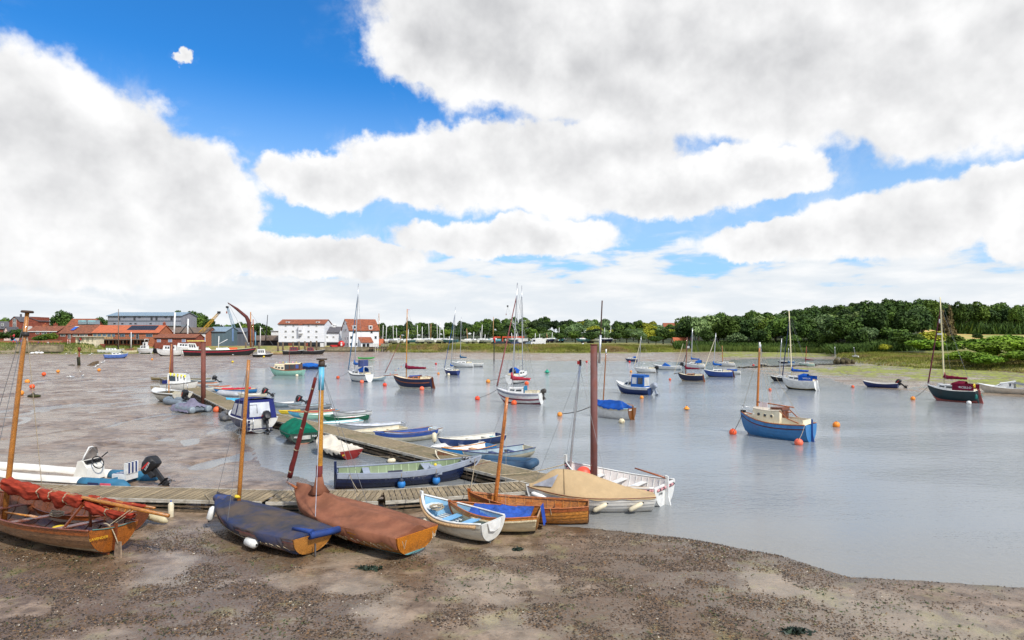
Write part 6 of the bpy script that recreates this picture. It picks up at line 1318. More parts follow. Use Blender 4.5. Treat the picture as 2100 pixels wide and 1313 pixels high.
b = yacht('navy and white sloop aground by the far mud bank', 1281, 1308, 741, 14, hull=NAVP, boot=BOOT, cab=(.3, .8, .7, .5, .35), hood=SBLUE, far=True, rail=False, mast=None, name='motor_boat', cat='motor boat', heel=3)
b = yacht('black hulled gaff cutter beyond the spit', 1553, 1574, 751, 40, hull=BLKB, cab=(.3, .7, .6, .3, .2), mast=((1562, 744), (1560, 706)), mastr=.09, boom=.4, far=True, rail=False, furl=CREAM, deck=paint(180, 200, 210))
b = yacht('black and red motor boat far up the creek', 1595, 1616, 745, 5, hull=BLKB, boot=BOOT, cab=(.3, .7, .7, .6, .4), far=True, rail=False, mast=None, name='motor_boat', cat='motor boat')
b = yacht('turquoise sloop far up the creek with a bare mast', 1612, 1630, 744, 8, hull=BLUP, cab=(.3, .7, .6, .3, .2), mast=((1617, 738), (1617, 714)), mastr=.08, far=True, rail=False)
b = yacht('mint sloop with a red mast and burgundy boom cover', 1637, 1671, 751, 8, hull=paint(190, 216, 200), boot=paint(180, 210, 190), cab=(.34, .7, .6, .28, .2), mast=((1652, 744), (1654, 711)), mastr=.08, mastm=mat((150, 70, 50), .6), boom=.5, sail=BURG, far=True, rail=False)
b = yacht('small white sloop beside the reeds at the creek end', 1708, 1721, 742, 45, hull=paint(226, 200, 190), boot=BOOT, cab=(.3, .7, .7, .4, .3), mast=((1713, 735), (1712, 711)), mastr=.07, far=True, rail=False)
b = yacht('white sloop aground beyond the stone spit', 1746, 1762, 741, 30, cab=(.3, .7, .7, .4, .3), mast=((1754, 735), (1751, 712)), mastr=.06, far=True, rail=False, z=1.0)
M = setM(1804, 795, 10); P = hullfn(3.6, 1.5, .65, draft=.14, bow=.25, tw=.85); b = Boat('dinghy', 'navy open dinghy with a black outboard near the green flats', 'dinghy', P, M, GY); b.skin('hull', mat((34, 52, 110), .4)); b.lining(paint(214, 210, 200)); b.transom(NAVP); b.gunwale(WHITE, .04); b.thwart(.35, WHITE); b.thwart(.6, WHITE); b.part('fuel_tank', MB().box((0, .2, .35), (.3, .25, .25)), ORANGE); b.outboard(P(0, 1)[0], 0, .55, 1.2, BLACK, 50, REDM)
buoy(1749, 793, 6, 'orange buoy left of the navy open dinghy', ORANGE)
Lb = 5.4; b = Boat('motor_cruiser', 'white motor cruiser with a grey cover at the right edge by the mud', 'motor boat', hullfn(Lb, 2.1, .85, draft=.2, bow=.35, tw=.9, v=.3, fine=2.5), setM(2068, 808, 8), GY); P = b.P
b.skin('hull', paint(220, 214, 200)); b.transom(WHITE); b.gunwale(WHITE, .05); b.deck(WHITE); o, pr, win = b.trunk(WHITE, .40, .74, .78, .75, .35, None, .0, .12, .85); win(.15, .85, .3, .8)
b.part('grey_cover', MB().grid([[(P(tt, 1)[0], f*abs(P(tt, 1)[1])*.85, P(tt, 1)[2]+.72*(tt/.42)**.7*(1-.25*f*f)) for f in (-1, -.5, 0, .5, 1)] for tt in (.02, .15, .3, .42)]), mat((90, 94, 100), .8)); b.outboard(P(0, 1)[0]-.05, 0, P(0, 1)[2], 1.6, BLACK, 25, REDM)
buoy(1715, 871, 14, 'orange buoy alone in open water right of the blue cabin yacht', mat((244, 140, 40), .5, 'orange_plastic', .06, 4)); buoy(1122, 762, 11, 'green cone channel buoy', mat((20, 150, 120), .5, 'green_plastic', .06, 4), kind='cone')
buoy(1579, 799, 6, 'orange buoy on the mooring of the yacht with COPPELIA dodgers', ORANGE)
for px, py, lb in ((894, 746, 'small red buoy beyond the navy gaff yacht with bowsprit'), (1203, 742, 'tiny red buoy by the far mud edge'), (1291, 742, 'tiny red buoy under the aground navy sloop'), (1545, 749, 'tiny red buoy by the black gaff cutter')): buoy(px, py, 4.5, lb, REDM)
for px, py, d_, lb, m_ in ((90, 767, 8, 'orange mooring ball on the mud, farthest left but two', ORANGE), (119, 762, 6.5, 'small amber mooring ball on the mud left of the old post', AMBER), (203, 759, 6.5, 'amber mooring ball on the mud right of the old post', AMBER), (56, 782, 9.5, 'pale orange mooring ball on the mud next to the tall dinghy mast', AMBER), (66, 793, 10, 'orange mooring ball on the mud nearest the green sinker', ORANGE), (43, 806, 11, 'amber mooring ball partly behind the tall dinghy mast', AMBER),
  (312, 737, 4, 'small yellow buoy on the mud below the green and white cruiser', AMBER), (477, 742, 4.5, 'small yellow buoy on the mud below the long barge', YELLOW), (541, 732, 4, 'small yellow buoy on the mud below the rusty barge', YELLOW), (427, 727, 3.5, 'small orange buoy beside the long barge', ORANGE)):
    buoy(px, py, d_, lb, m_, z=1)
# ================================================================ far bank: buildings, quay, cranes
REDT = mat((150, 84, 56), .85, 'red_clay_tiles', .22, 1.2, .5, 6, (1, 3, 1), dirt=C(112, 66, 50), dirt_amt=.6, dirt_s=.6)
ORT = mat((184, 100, 66), .85, 'orange_clay_tiles', .12, 1.2, .5, 6, (1, 3, 1), dirt=C(150, 84, 60), dirt_amt=.5, dirt_s=.5)
BRT = mat((140, 84, 60), .85, 'brown_clay_tiles', .25, 1.2, .5, 6, (1, 3, 1), dirt=C(96, 64, 50), dirt_amt=.6, dirt_s=.6)
SLATE = mat((92, 90, 94), .7, 'grey_slate', .15, 1.5, .4, 6, (1, 3, 1)); BROWNROOF = mat((112, 96, 84), .85, 'brown_sheet_roof', .15, 1, .3, 5, dirt=C(86, 74, 66), dirt_amt=.6, dirt_s=.5)
BRICK = mat((140, 72, 54), .85, 'red_brick', .2, 2, .3, 10, dirt=C(104, 60, 48), dirt_amt=.4, dirt_s=.8); BRICKO = mat((172, 106, 74), .85, 'orange_brick', .15, 2, .3, 10); BUFF = mat((186, 150, 104), .85, 'buff_brick', .12, 2)
WBOARD = mat((226, 228, 230), .6, 'white_weatherboard', .04, .8, .4, 4, (.2, .2, 4)); GCLAD = mat((142, 142, 148), .6, 'grey_cladding', .10, 1.2, .3, 4, (3, 1, .1)); DCLAD = mat((96, 100, 108), .6, 'dark_grey_cladding', .1, 1.2, .2, 4, (3, 1, .1)); BCLAD = mat((92, 112, 118), .6, 'blue_grey_cladding', .06, 1.2, .2, 4, (3, 1, .1)); METR = mat((150, 168, 176), .4, 'pale_metal_roof', .08, 1.2, .2, 4, (3, 1, .1), metal=.3)
TARB = mat((36, 36, 38), .8, 'tarred_boards', .15, 2); BLACKG = mat((34, 40, 46), .15, 'window_glass', .25, .8, spec=.8)
class House:
    def __init__(s, label, px, pyb, D, W, dep, he, hr, wall, roof, ridge='x', rot=0, name='house', cat='building', gambrel=0, over=.25, group=None):
        p = at(px, pyb, D); s.W, s.dep, s.he, s.hr = W, dep, he, hr; s.D = D; s.px = px; s.z0 = p.z
        s.root = thing(name, label, cat, Matrix.Translation(p) @ Matrix.Rotation(R(rot), 4, 'Z'), group)
        mb = MB(); dz = -3.0
        if ridge == 'x':
            prof = [(0, he), (dep*.5, hr), (dep, he)] if not gambrel else [(0, he), (dep*.2, he+(hr-he)*gambrel), (dep*.5, hr), (dep*.8, he+(hr-he)*gambrel), (dep, he)]
            poly = [Vector((0, 0, dz))]+[Vector((0, y, z)) for y, z in prof]+[Vector((0, dep, dz))]; mb.prism(poly, (W, 0, 0)); mb.build('wall', wall, s.root)
            n = len(prof)
            for i in range(n-1):
                (ya, za), (yb, zb) = prof[i], prof[i+1]; d = Vector((0, yb-ya, zb-za)).normalized(); nrm = Vector((0, -d.z, d.y)); ea = over if i == 0 else .0; eb = over if i == n-2 else .0
                a = Vector((0, ya, za))-d*ea+nrm*.03; b = Vector((0, yb, zb))+d*eb+nrm*.03
                if i == 0: MB().box((W/2, a.y-.02, a.z-.08), (W+2*over, .14, .14)).build('gutter', TARB, s.root)
                MB().prism([a+Vector((-over, 0, 0)), b+Vector((-over, 0, 0)), b+Vector((-over, 0, 0))+nrm*.15, a+Vector((-over, 0, 0))+nrm*.15], (W+2*over, 0, 0)).build('roof', roof, s.root)
        else:
            prof = [(0, he), (W*.5, hr), (W, he)]
            poly = [Vector((0, 0, dz))]+[Vector((x, 0, z)) for x, z in prof]+[Vector((W, 0, dz))]; mb.prism(poly, (0, dep, 0)); mb.build('wall', wall, s.root)
            for i in range(2):
                (xa, za), (xb, zb) = prof[i], prof[i+1]; d = Vector((xb-xa, 0, zb-za)).normalized(); nrm = Vector((-d.z, 0, d.x)); ea = over if i == 0 else 0; eb = over if i == 1 else 0
                a = Vector((xa, -over, za))-d*ea+nrm*.03; b = Vector((xb, -over, zb))+d*eb+nrm*.03
                MB().prism([a, b, b+nrm*.15, a+nrm*.15], (0, dep+2*over, 0)).build('roof', roof, s.root)
    def win(s, x, z, w, h, fm=None, side='front', name='window', pane=None, mull=0):
        fm = fm or WHITE
        if side == 'front': c = (x, -.03, z); d = (w+.16, .10, h+.16); c2 = (x, -.075, z); d2 = (w, .03, h)
        elif side == 'right': c = (s.W+.03, x, z); d = (.10, w+.16, h+.16); c2 = (s.W+.075, x, z); d2 = (.03, w, h)
        else: c = (-.03, x, z); d = (.10, w+.16, h+.16); c2 = (-.075, x, z); d2 = (.03, w, h)
        o = MB().box(c, d).build(name, fm, s.root); 
        if mull and side == 'front':
            k = mull+1
            for i in range(k): MB().box((x-w/2+w*(i+.5)/k, -.075, z), (w/k-.12, .03, h)).build('pane', pane or BLACKG, o)
        else: MB().box(c2, d2).build('pane', pane or BLACKG, o)
        return o
    def wp(s, px, py, w, h, fm=None, mull=0, pane=None, name='window'):   # by pixel, front face unrotated
        k = s.D/F; return s.win((px-s.px)*k, H-(py-HY)*k-s.z0, w*k, h*k, fm, 'front', name, pane, mull)
    def add(s, name, mb, m, parent=None): return mb.build(name, m, parent or s.root)
    def chimney(s, x, y, w, z1, m=None): 
        o = s.add('chimney', MB().box((x, y, z1-1.2), (w, w, 2.4)), m or BRICK); MB().box((x, y, z1+.06), (w+.15, w+.15, .12)).lathe([(.14, .1), (.12, .5)], 8, (x, y, z1)).build('chimney_pot', ORT, o)
# tide mill, left range
k = 230/F
h = House('long white weatherboarded mill range with a red tiled roof on the quay', 571, 713, 230, 94*k, 9.5, 48*k, 57.5*k, WBOARD, REDT, name='mill_building')
h.add('black_plinth', MB().box((h.W/2, -.08, 1.0), (h.W+.1, .2, 2.1)), TARB)
for px in (586, 601, 618, 633, 649):
    for py in (680, 691.5):
        if px == 618: continue
        h.wp(px, py, 4.2, 3.4, mull=1)
for px in (586, 602, 633, 649): h.wp(px, 668.5, 3.6, 2.6, mull=1)
h.add('lucam', MB().box((47*k, -.7, (713-676)*k), (7*k, 1.4, 17*k)), WBOARD); h.add('lucam_roof', MB().prism([Vector((42.5*k, -1.6, 46*k)), Vector((51.5*k, -1.6, 46*k)), Vector((47*k, -1.6, 49*k))], (0, 1.8, 0)), REDT)
for py in (679, 690.5):
    for dx in (-1.6, 1.6): h.add('hatch', MB().box(((47+dx)*k, -1.43, (713-py)*k), (1.8*k, .05, 2.6*k)), BLACKG)
for px in (588, 650): 
    o = h.add('dormer', MB().box(((px-571)*k, 1.6, 52.2*k), (7*k, 1.6, 2.6*k)), WHITE); MB().box(((px-571)*k, .78, 52.2*k), (4*k, .05, 1.4*k)).build('pane', BLACKG, o)
for i in range(6): h.add('ground_floor_door', MB().box((1.5+3*i, -.2, .9), (1.4, .06, 1.7)), (BLACKG, varnish(120, 60, 40), BLACKG, BRICK, BLACKG, WHITE)[i])
h = House('small white link building with a dark roof between the two mill ranges', 664, 713, 233, 31*k, 8, 31*k, 43*k, WBOARD, SLATE, name='mill_link')
h.add('black_plinth', MB().box((h.W/2, -.08, 1.0), (h.W, .2, 2.1)), TARB)
for px in (671, 684): h.wp(px, 691.5, 3.6, 3, mull=1)
o = h.add('cupola', MB().box((16*k, 4, 44*k), (6*k, 1.2, 4*k)), WHITE); MB().lathe([(.8, 0), (.5, .5), (.05, .7)], 10, (16*k, 4, 46*k)).build('cupola_roof', WHITE, o)
# tide mill proper, turned to show its left gable
h = House('white weatherboarded tide mill with a red gambrel roof and lean to porch', 716, 714, 226, 11.5, 9.0, 35.5*k, 58.5*k, WBOARD, REDT, rot=33, gambrel=.48, name='tide_mill')
for x, z, w in ((2.0, 6.0, .8), (8.6, 6.0, .8), (0.8, 3.9, .8), (10.2, 3.9, .8), (.7, 1.4, .8), (2.6, 1.4, .8)): h.win(x, z, w, 1.0, mull=0)
for x, z in ((3.2, 9.2), (6, 9.2), (5.4, 6.6), (3.2, 6.4), (4.5, 3.6), (7.2, 3.6), (4.2, 1.3), (6.9, 1.4)): h.win(9-x, z, .7, .9, side='left')
for x in (2.1, 8.3): 
    o = h.add('dormer', MB().box((x, .9, 7.7), (1.4, 1.6, 1.5)), WHITE); MB().box((x, .08, 7.7), (.8, .04, .9)).build('pane', BLACKG, o)
o = h.add('porch', MB().prism([Vector((3.6, -2.6, 0)), Vector((3.6, 0, 0)), Vector((3.6, 0, 3.7)), Vector((3.6, -2.6, 2.0))], (4.6, 0, 0)), WBOARD); MB().prism([Vector((3.4, -2.9, 1.95)), Vector((3.4, 0, 3.95)), Vector((3.4, 0, 4.1)), Vector((3.4, -2.9, 2.1))], (5.0, 0, 0)).build('porch_roof', REDT, o)
for x in (4.8, 6.3): MB().box((x, -2.62, 1.05), (1.2, .06, 1.2)).build('porch_window', BLACKG, o)
House('small hut with a hipped red roof beside the jetty', 765, 712, 236, 3.6, 4, 1.4, 3.0, BRICK, ORT, name='hut')
# left-hand town
k = 215/F
h = House('orange tiled brick boathouse offices with a dark solar array on the roof', 189, 706, 215, 136*k, 9, 23*k, 38.5*k, BRICKO, ORT, name='boathouse')
h.add('solar_array', MB().prism([Vector((64*k, .75, 23.6*k+.35)), Vector((124*k, .75, 23.6*k+.35)), Vector((124*k, 3.8, 36*k+.35)), Vector((68*k, 3.8, 36*k+.35))], (0, -.05, .1)), mat((30, 36, 52), .3, 'solar_panel', .1, 2))
for px, w, m_ in ((195, 6, BUFF), (204, 6, BUFF), (214, 6, BUFF), (224, 6, None), (233, 5, None), (251, 9, None), (270, 9, None), (306, 12, None)): h.wp(px, 688, w, 5, paint(130, 170, 190), 2)
h.add('pale_brick_bay', MB().box((22*k, -.04, 16*k), (42*k, .06, 11*k)), BUFF); h.wp(282, 690, 4.6, 9, paint(130, 180, 196), name='door')
bl = h.add('balcony', MB().box((66*k, -1.4, 9.5*k), (104*k, 2.8, .25)), mat((110, 104, 96), .8, 'grey_timber'))
for i in range(22): MB().box(((16+100*i/21)*k, -2.7, 9.5*k+.55), (.06, .06, 1.1)).build('baluster', BEAMM, bl)
MB().box((66*k, -2.7, 9.5*k+1.1), (104*k, .08, .08)).build('handrail', BEAMM, bl)
for i in range(8): MB().box(((16+100*i/7)*k, -2.6, 4.5*k), (.16, .16, 9*k)).build('balcony_post', BEAMM, bl)
h.add('shop_sign', MB().box((27*k, -2.85, 13*k), (10*k, .06, 4.4*k)), WHITE); h.add('shop_sign_print', MB().box((27*k, -2.89, 13*k), (8*k, .02, 1.2*k)), SBLUE); h.chimney(133*k, 4.5, .7, 44*k)
for i in range(7): h.add('undercroft', MB().box(((22+14*i)*k, -.06, 4*k), (11*k, .06, 7*k)), TARB)
h = House('brown tiled brick house with white windows and a blue skylight', 121, 706, 216, 68*k, 9, 22*k, 39*k, BRICK, BRT, name='boathouse')
for px, w in ((129, 9), (154, 8), (168, 9), (177, 5)): h.wp(px, 687, w, 5.5, WHITE, 2)
for px in (141, 144): h.wp(px, 690, 2.2, 8, WHITE)
h.add('skylight', MB().prism([Vector((19*k, 1.1, 27*k+.3)), Vector((26*k, 1.1, 27*k+.3)), Vector((28*k, 2.9, 34*k+.3)), Vector((21*k, 2.9, 34*k+.3))], (0, -.05, .1)), mat((60, 100, 190), .2)); h.add('skylight_head', MB().box((25*k, 2.9, 34*k+.4), (8*k, .3, .3)), WHITE)
h = House('low brown brick house with a long tiled roof behind the promenade wall', 57, 700, 222, 63*k, 8, 21*k, 32*k, BRICK, BRT, name='house')
h.add('eaves_board', MB().box((h.W/2, -.3, 20.5*k), (h.W, .08, .25)), WHITE)
h.wp(77, 682, 6, 6, WHITE, 1); h.wp(91, 682, 9, 6, WHITE, 2); h.wp(104.5, 682, 3.6, 4, WHITE); h.chimney(19*k, 4, 1.2, 36*k, BRICKO); h.chimney(37*k, 5, .9, 37*k)
h = House('tall red brick house with a slate roof and a white bay', 19, 700, 236, 22*k*1.1, 7.5, 40*k*1.1, 50*k*1.1, BRICK, SLATE, ridge='y', name='house')
for z in (44, 35): h.win(h.W/2, (z-2)*k*1.1, 1.1, 1.5, WHITE, mull=1)
h.add('white_bay', MB().box((h.W+.8, 3.0, 14*k*1.1), (1.6, 3, 34*k*1.1)), WHITE); h.add('roof_vent', MB().box((h.W/2, 3, 53*k*1.1), (.5, .5, 1.2)), SLATE); h.add('side_wing', MB().box((h.W+1.8, 7, 4), (4, 6, 11)), BRICK); h.add('side_wing_roof', MB().prism([Vector((h.W-.2, 3.8, 9.5)), Vector((h.W+4.2, 3.8, 7.8)), Vector((h.W+4.2, 10.2, 7.8)), Vector((h.W-.2, 10.2, 9.5))], (0, 0, .2)), SLATE)
h = House('grey roofed house at the far left edge with a white dormer', -20, 698, 240, 40*k*1.1, 8, 26*k, 43*k, BRICK, SLATE, name='house'); h.wp(5, 666, 4, 5, WHITE, 1)
House('pink washed gabled cottage below the grey roofed house', 8, 698, 228, 10*k, 5, 18*k, 29*k, paint(226, 196, 190), SLATE, ridge='y', name='cottage')
h = House('red tiled house roof rising behind the brown tiled house', 134, 690, 255, 52*k*1.15, 9, 22*k, 39*k*1.1, BRICK, REDT, name='house')
for px in (155, 159): h.add('roof_window', MB().box(((px-134)*k*1.18, 2.2, 33*k), (.5, .3, .5)), WHITE)
for x in (36, 56): 
    o = h.add('glass_dormer', MB().box((x*k*1.18, .8, 33*k*1.04), (17*k*1.18, 2.4, 10*k)), METR); MB().box((x*k*1.18, -.42, 36*k*1.04), (15*k*1.15, .05, 3.6*k)).build('pane', mat((150, 196, 204), .15, 'pale_glass', .1, 1), o)
k3 = 300/F
h = House('long grey clad industrial building with a pale metal roof', 221, 690, 300, 150*k3, 15, 42*k3, 50*k3, GCLAD, METR, name='warehouse', over=.5)
h.add('band', MB().box((h.W/2, -.05, 31.5*k3), (h.W, .1, .5)), DCLAD)
for px, w, hh, py in ((245, 3, 8, 653), (255, 4, 3, 651), (276, 3.6, 8, 653), (286, 4, 3, 651), (311, 3.6, 8, 653), (321, 3.6, 8, 653), (340, 4, 3, 651), (352, 4, 8, 653), (235, 4, 2, 664), (251, 4, 2, 664), (268, 4, 2, 664), (278, 4, 2, 664), (309, 4, 2, 664), (337, 4, 2, 664)): h.wp(px, py, w, hh, SLATE)
h.add('lower_roof', MB().box((h.W*.62, -3, 22*k3), (h.W*1.0, 6, .3)), METR)
k = 225/F
h = House('long low workshop with a brown sheet roof', 331, 704, 226, 92*k, 9, 21*k, 32*k, BRICKO, BROWNROOF, name='workshop'); h.add('skylights', MB().box((20*k, .6, 24*k), (5*k, 1.2, .8)), WHITE); h.add('gable_end', MB().box((86*k, -.06, 12*k), (10*k, .06, 18*k)), WHITE); h.add('blue_door', MB().box((88*k, -.12, 8*k), (3.4*k, .06, 9*k)), ROYAL)
h = House('low brick building with a brown tiled roof behind the quay boats', 317, 706, 212, 84*k*.94, 6, 12*k, 19*k, BRICK, BRT, name='workshop')
for px in (326, 349, 377): h.wp(px, 699, 7, 5, WHITE, 2, mat((60, 96, 160), .2))
h = House('blue grey clad boat shed with a pale metal roof', 423, 706, 230, 40*k, 12, 26*k, 36*k, BCLAD, METR, name='boat_shed'); h.win(6, 3.5, 1.4, 5, BCLAD, side='right', pane=mat((120, 150, 190), .4))
h = House('dark grey clad shed with a sloping roof and strip windows', 470, 706, 240, 36*k, 10, 26*k, 35*k, DCLAD, DCLAD, ridge='x', name='boat_shed'); h.wp(483, 683, 16, 3, SLATE, 4)
h = House('low sheds with grey brown pitched roofs left of the mill', 517, 706, 236, 54*k, 8, 8*k, 18*k, TARB, BROWNROOF, name='shed'); h.add('front_gable', MB().prism([Vector((30*k, -2, 8*k)), Vector((48*k, -2, 8*k)), Vector((39*k, -2, 17*k))], (0, 6, 0)), BROWNROOF)
House('plain white flat block behind the low sheds', 556, 700, 262, 16*k*1.2, 8, 22*k*1.1, 22.5*k*1.1, WHITE, WHITE, name='house')
h = House('cream flat roofed promenade shelter with a red lifebuoy box', 155, 705, 204, 42*k*.9, 4, 14.2*k*.9, 14.3*k*.9, CREAM, CREAM, name='shelter', over=.6)
for px in (160, 169.5, 180, 190): h.wp(px, 697, 6 if px not in (160, 190) else 3, 6, CREAM, pane=mat((150, 146, 120), .5))
h.add('lifebuoy_box', MB().box((11*k*.9, -.2, 9.5*k*.9), (2.6*k, .3, 4.6*k)), REDM)
# quay walls
def wall(label, px0, px1, pyt, pyb, D, th, m, name='quay_wall', cap=None):
    a, b = at(px0, pyt, D), at(px1, pyt, D); zb = H-(pyb-HY)/F*D-.6
    o = thing(name, label, 'wall', Vector(((a.x+b.x)/2, D, zb))); w = b.x-a.x; hh = a.z-zb
    MB().box((0, th/2, hh/2), (w, th, hh)).build('wall_face', m, o)
    if cap: MB().box((0, th/2, hh+.06), (w+.1, th+.16, .14)).build('coping', cap, o)
    return o, w, hh
CONC = mat((150, 138, 112), .9, 'stained_concrete', .2, .8, .4, 3, dirt=C(90, 84, 56), dirt_amt=.7, dirt_s=.5); WEEDB = mat((46, 44, 28), .9, 'weedy_base', .3, 1, .5, 3, dirt=C(80, 84, 34), dirt_amt=.6)
o, w, hh = wall('stained concrete quay wall below the promenade', 31, 124, 708, 728, 198, 1.5, CONC, cap=CONC)
MB().box((0, -.03, hh*.22), (w, .12, hh*.44)).build('weedy_foot', WEEDB, o)
for i in range(14): MB().box((-w/2+w*(i+.5)/14, .3, hh+.5), (.18, .18, .9)).build('bollard', BEAMM, o)
o, w, hh = wall('red brick promenade wall with a pale coping', -120, 126, 699.5, 707, 208, .4, mat((182, 104, 76), .85, 'promenade_brick', .12, 3, .2, 8, dirt=C(206, 150, 124), dirt_amt=.5, dirt_s=.6), 'brick_wall', CONC)
o, w, hh = wall('short red brick wall right of the promenade shelter', 180, 214, 705.5, 711, 206, .4, BRICK, 'brick_wall')
o, w, hh = wall('stone quay wall under the mills', 636, 764, 712.5, 723, 224, 2, CONC, cap=CONC); MB().box((0, -.03, hh*.25), (w, .12, hh*.5)).build('weedy_foot', WEEDB, o)
# timber jetty beside the mill
p = at(757, 711.5, 222); k = 222/F; o = thing('timber_jetty', 'dark timber jetty with a railing right of the tide mill', 'jetty', p)
MB().box((20*k, 1.5, -.15), (40*k, 3, .3)).build('deck', BEAMM, o); MB().box((20*k, -.02, -.62), (40*k, .2, .35)).build('front_beam', BEAMM, o)
for i in range(9): MB().box((.2+(40*k-.4)*i/8, .05, -1.4), (.25, .25, 2.8)).build('post', TARB, o)
for i in range(13): MB().box((.1+(40*k-.2)*i/12, .05, .55), (.09, .09, 1.1)).build('baluster', FASCIA, o)
for z in (.5, .8, 1.1): MB().box((20*k, .05, z), (40*k, .07, .10)).build('rail', FASCIA, o)
MB().lathe([(.35, 0), (.35, .08)], 12, (22*k, -.15, .75), (0, -1, 0)).build('lifebuoy', ORANGE, o)
# waymark posts
for px, py0, py1, lb, top in ((1013, 741, 693, 'slim channel post with a red can on top by the far shore', REDM), (162, 752, 714, 'old post with a rusty can and a weedy foot on the mud flat', RUST)):
    b0 = gp(px, py0, .1); t_ = H-(py1-HY)/F*b0.y; o = thing('channel_post', lb, 'post', b0); r = .13
    MB().tube([(0, 0, -.5), (.05, 0, t_)], [r*1.6 if px == 162 else r, r*.8], 8).build('post_shaft', TARB if px > 1000 else BRICK, o); MB().lathe([(.28, 0), (.28, .75)], 12, (.05, 0, t_-.7)).build('top_mark', top, o)
    if px == 162: MB().tube([(.1, -.1, 0), (-.05, -.1, 1.9)], .3, 7).build('weedy_foot', WEEDB, o); tag(MB().ball((0, 0, .15), .5, 8, (1.5, .8, .5)).build('rock', WEEDB, None, b0+Vector((-1.4, 0, 0))), 'low weedy rock left of the old post on the mud', 'rock'); tag(MB().prism([Vector((-1, 0, 0)), Vector((1.2, 0, 0)), Vector((1.2, 0, 1.1)), Vector((.5, 0, .9))], (0, .8, 0)).build('wreck_timber', BEAMM, None, b0+Vector((2.2, 0, 0))), 'wedge of old wreck timber right of the old post on the mud', 'timber')
p_ = gnd(70, 815); o = MB().ball((0, 0, .12), .7, 10, (1, .5, .25)).ball((-.1, 0, .3), .3, 8, (.5, .4, .6)).build('sinker', WEEDB, None, p_); tag(o, 'weed covered mooring sinker on the mud by the orange balls', 'sinker')
# ---------------------------------------------------------------- cranes and spars
def lattice(o, a, b, w, m, n=14):
    a, b = Vector(a), Vector(b); d = (b-a); s_ = d.normalized().cross(Vector((0, 1, 0))).normalized()*w; mb = MB(); u_ = Vector((0, w, 0))
    for q in (s_, -s_): mb.tube([a+q, b+q*.4], .09, 4); mb.tube([a+q+u_*1.5, b+q*.4+u_], .09, 4)
    for i in range(n): f, g = i/n, (i+1)/n; sg = 1 if i % 2 else -1; mb.tube([a.lerp(b, f)+s_*sg*(1-.6*f), a.lerp(b, g)-s_*sg*(1-.6*g)], .06, 4)
    return mb.build('lattice_jib', m, o)
for lab, a, b, D, w, m_, hook in (('yellow lattice crane jib leaning over the boatyard', (394, 701), (449, 641), 226, .6, mat((206, 160, 50), .6), None), ('pale blue lattice crane jib behind the sheds', (484, 690), (466, 630), 262, .6, mat((130, 160, 180), .6), (465, 641)), ('white lattice crane jib far behind the boatyard', (1062, 692), (1041, 628), 330, .6, mat((210, 214, 216), .6), (1038, 645))):
    p = at(*a, D); o = thing('crane', lab, 'crane', p); lattice(o, (0, 0, 0), at(*b, D)-p, w, m_); 
    e = at(*b, D)-p; MB().box(tuple(e), (.9, .8, .8)).build('jib_head', TARB, o); MB().box((0, .5, -1.2), (2.2, 2.4, 2.4)).build('crane_body', m_, o)
    if hook: q = at(*hook, D)-p; MB().tube([e, q], .05, 4).build('hoist_cable', WIRE, o); MB().box(tuple(q), (.4, .4, .9)).build('hook_block', BRICK, o)
for i, (bx, by, tx, ty, r, m_, lb) in enumerate(((356, 700, 359, 641, .28, WHITE, 'white derrick pole with dark stays, nearest the grey warehouse end'), (384, 700, 386, 654, .26, WHITE, 'white derrick pole with two dark raking legs'))):
    p = at(bx, by, 222); o = thing('derrick', lb, 'derrick', p); MB().tube([(0, 0, -1), at(tx, ty, 222)-p], r, 8).build('pole', m_, o)
    if i: 
        for lx, ly in ((352, 705), (404, 694)): MB().tube([at(384, 665, 222)-p, at(lx, ly, 222)-p], .16, 6).build('raking_leg', TARB, o)
# ---------------------------------------------------------------- boats along the quay
GQ = 'boats laid along the town quay'
def qboat(label, px0, px1, py, hull, boot=BLKB, dep=.24, B=.34, right=False, th=8, deck=WHITE, cab=None, name='motor_boat', cat='motor boat', L=None, tw=.8, dz=.0, bow=.3, stripe=None):
    L = L or fitL(px0, px1, py, th, B); p = gnd((px0+px1)/2, py); M = setM((px0+px1)/2, py, th, right, p.z+.1+dz, 0, 0, p)
    P = hullfn(L, B*L, dep*L, draft=.05*L, bow=bow*dep*L, stern=.1*dep*L, tw=tw, v=.2, rk=.10); b = Boat(name, label, cat, P, M, GQ)
    b.skin('bottom', boot, 0, .4, .004, nt=10, ns=2); b.skin('topsides', hull, .4, 1, nt=12, ns=3); b.transom(hull); b.gunwale(deck, .04, n=4); b.deck(deck, nt=10)
    if stripe: b.skin('hull_stripe', stripe, .80, .88, .02, 0, 1, 12, 1)
    for c_ in (cab or []):
        o, pr, win = b.trunk(c_[6] if len(c_) > 6 else WHITE, c_[0], c_[1], c_[2], c_[3], c_[4], None, .0, .04, .88, name='cabin'); 
        if c_[5]: 
            for i in range(c_[5]): win(.1+.8*i/c_[5], .1+.8*(i+.7)/c_[5], .35, .85)
    return b
GRB = mat((34, 84, 62), .5, 'green_hull', .1, 2)
b = qboat('white motor cruiser with a green hull on the weedy bank below the town', 279, 312, 726, WHITE, GRB, .34, .36, th=40, cab=[(.25, .75, .8, 1.1, .9, 2), (.3, .55, .6, 2.2, 2.1, 1)], bow=.2); b.part('roll_bar', MB().tube([(-.8, -.8, 3.3), (-.9, -.8, 4.6), (-.9, .8, 4.6), (-.8, .8, 3.3)], .10, 6), WHITE)
qboat('cream hulled wooden cruiser left of the green and white cruiser', 249, 280, 724, CREAM, CREAM, .22, .3, th=12, deck=varnish(150, 90, 50), cab=[(.2, .7, .6, .6, .4, 3, varnish(160, 96, 56))])
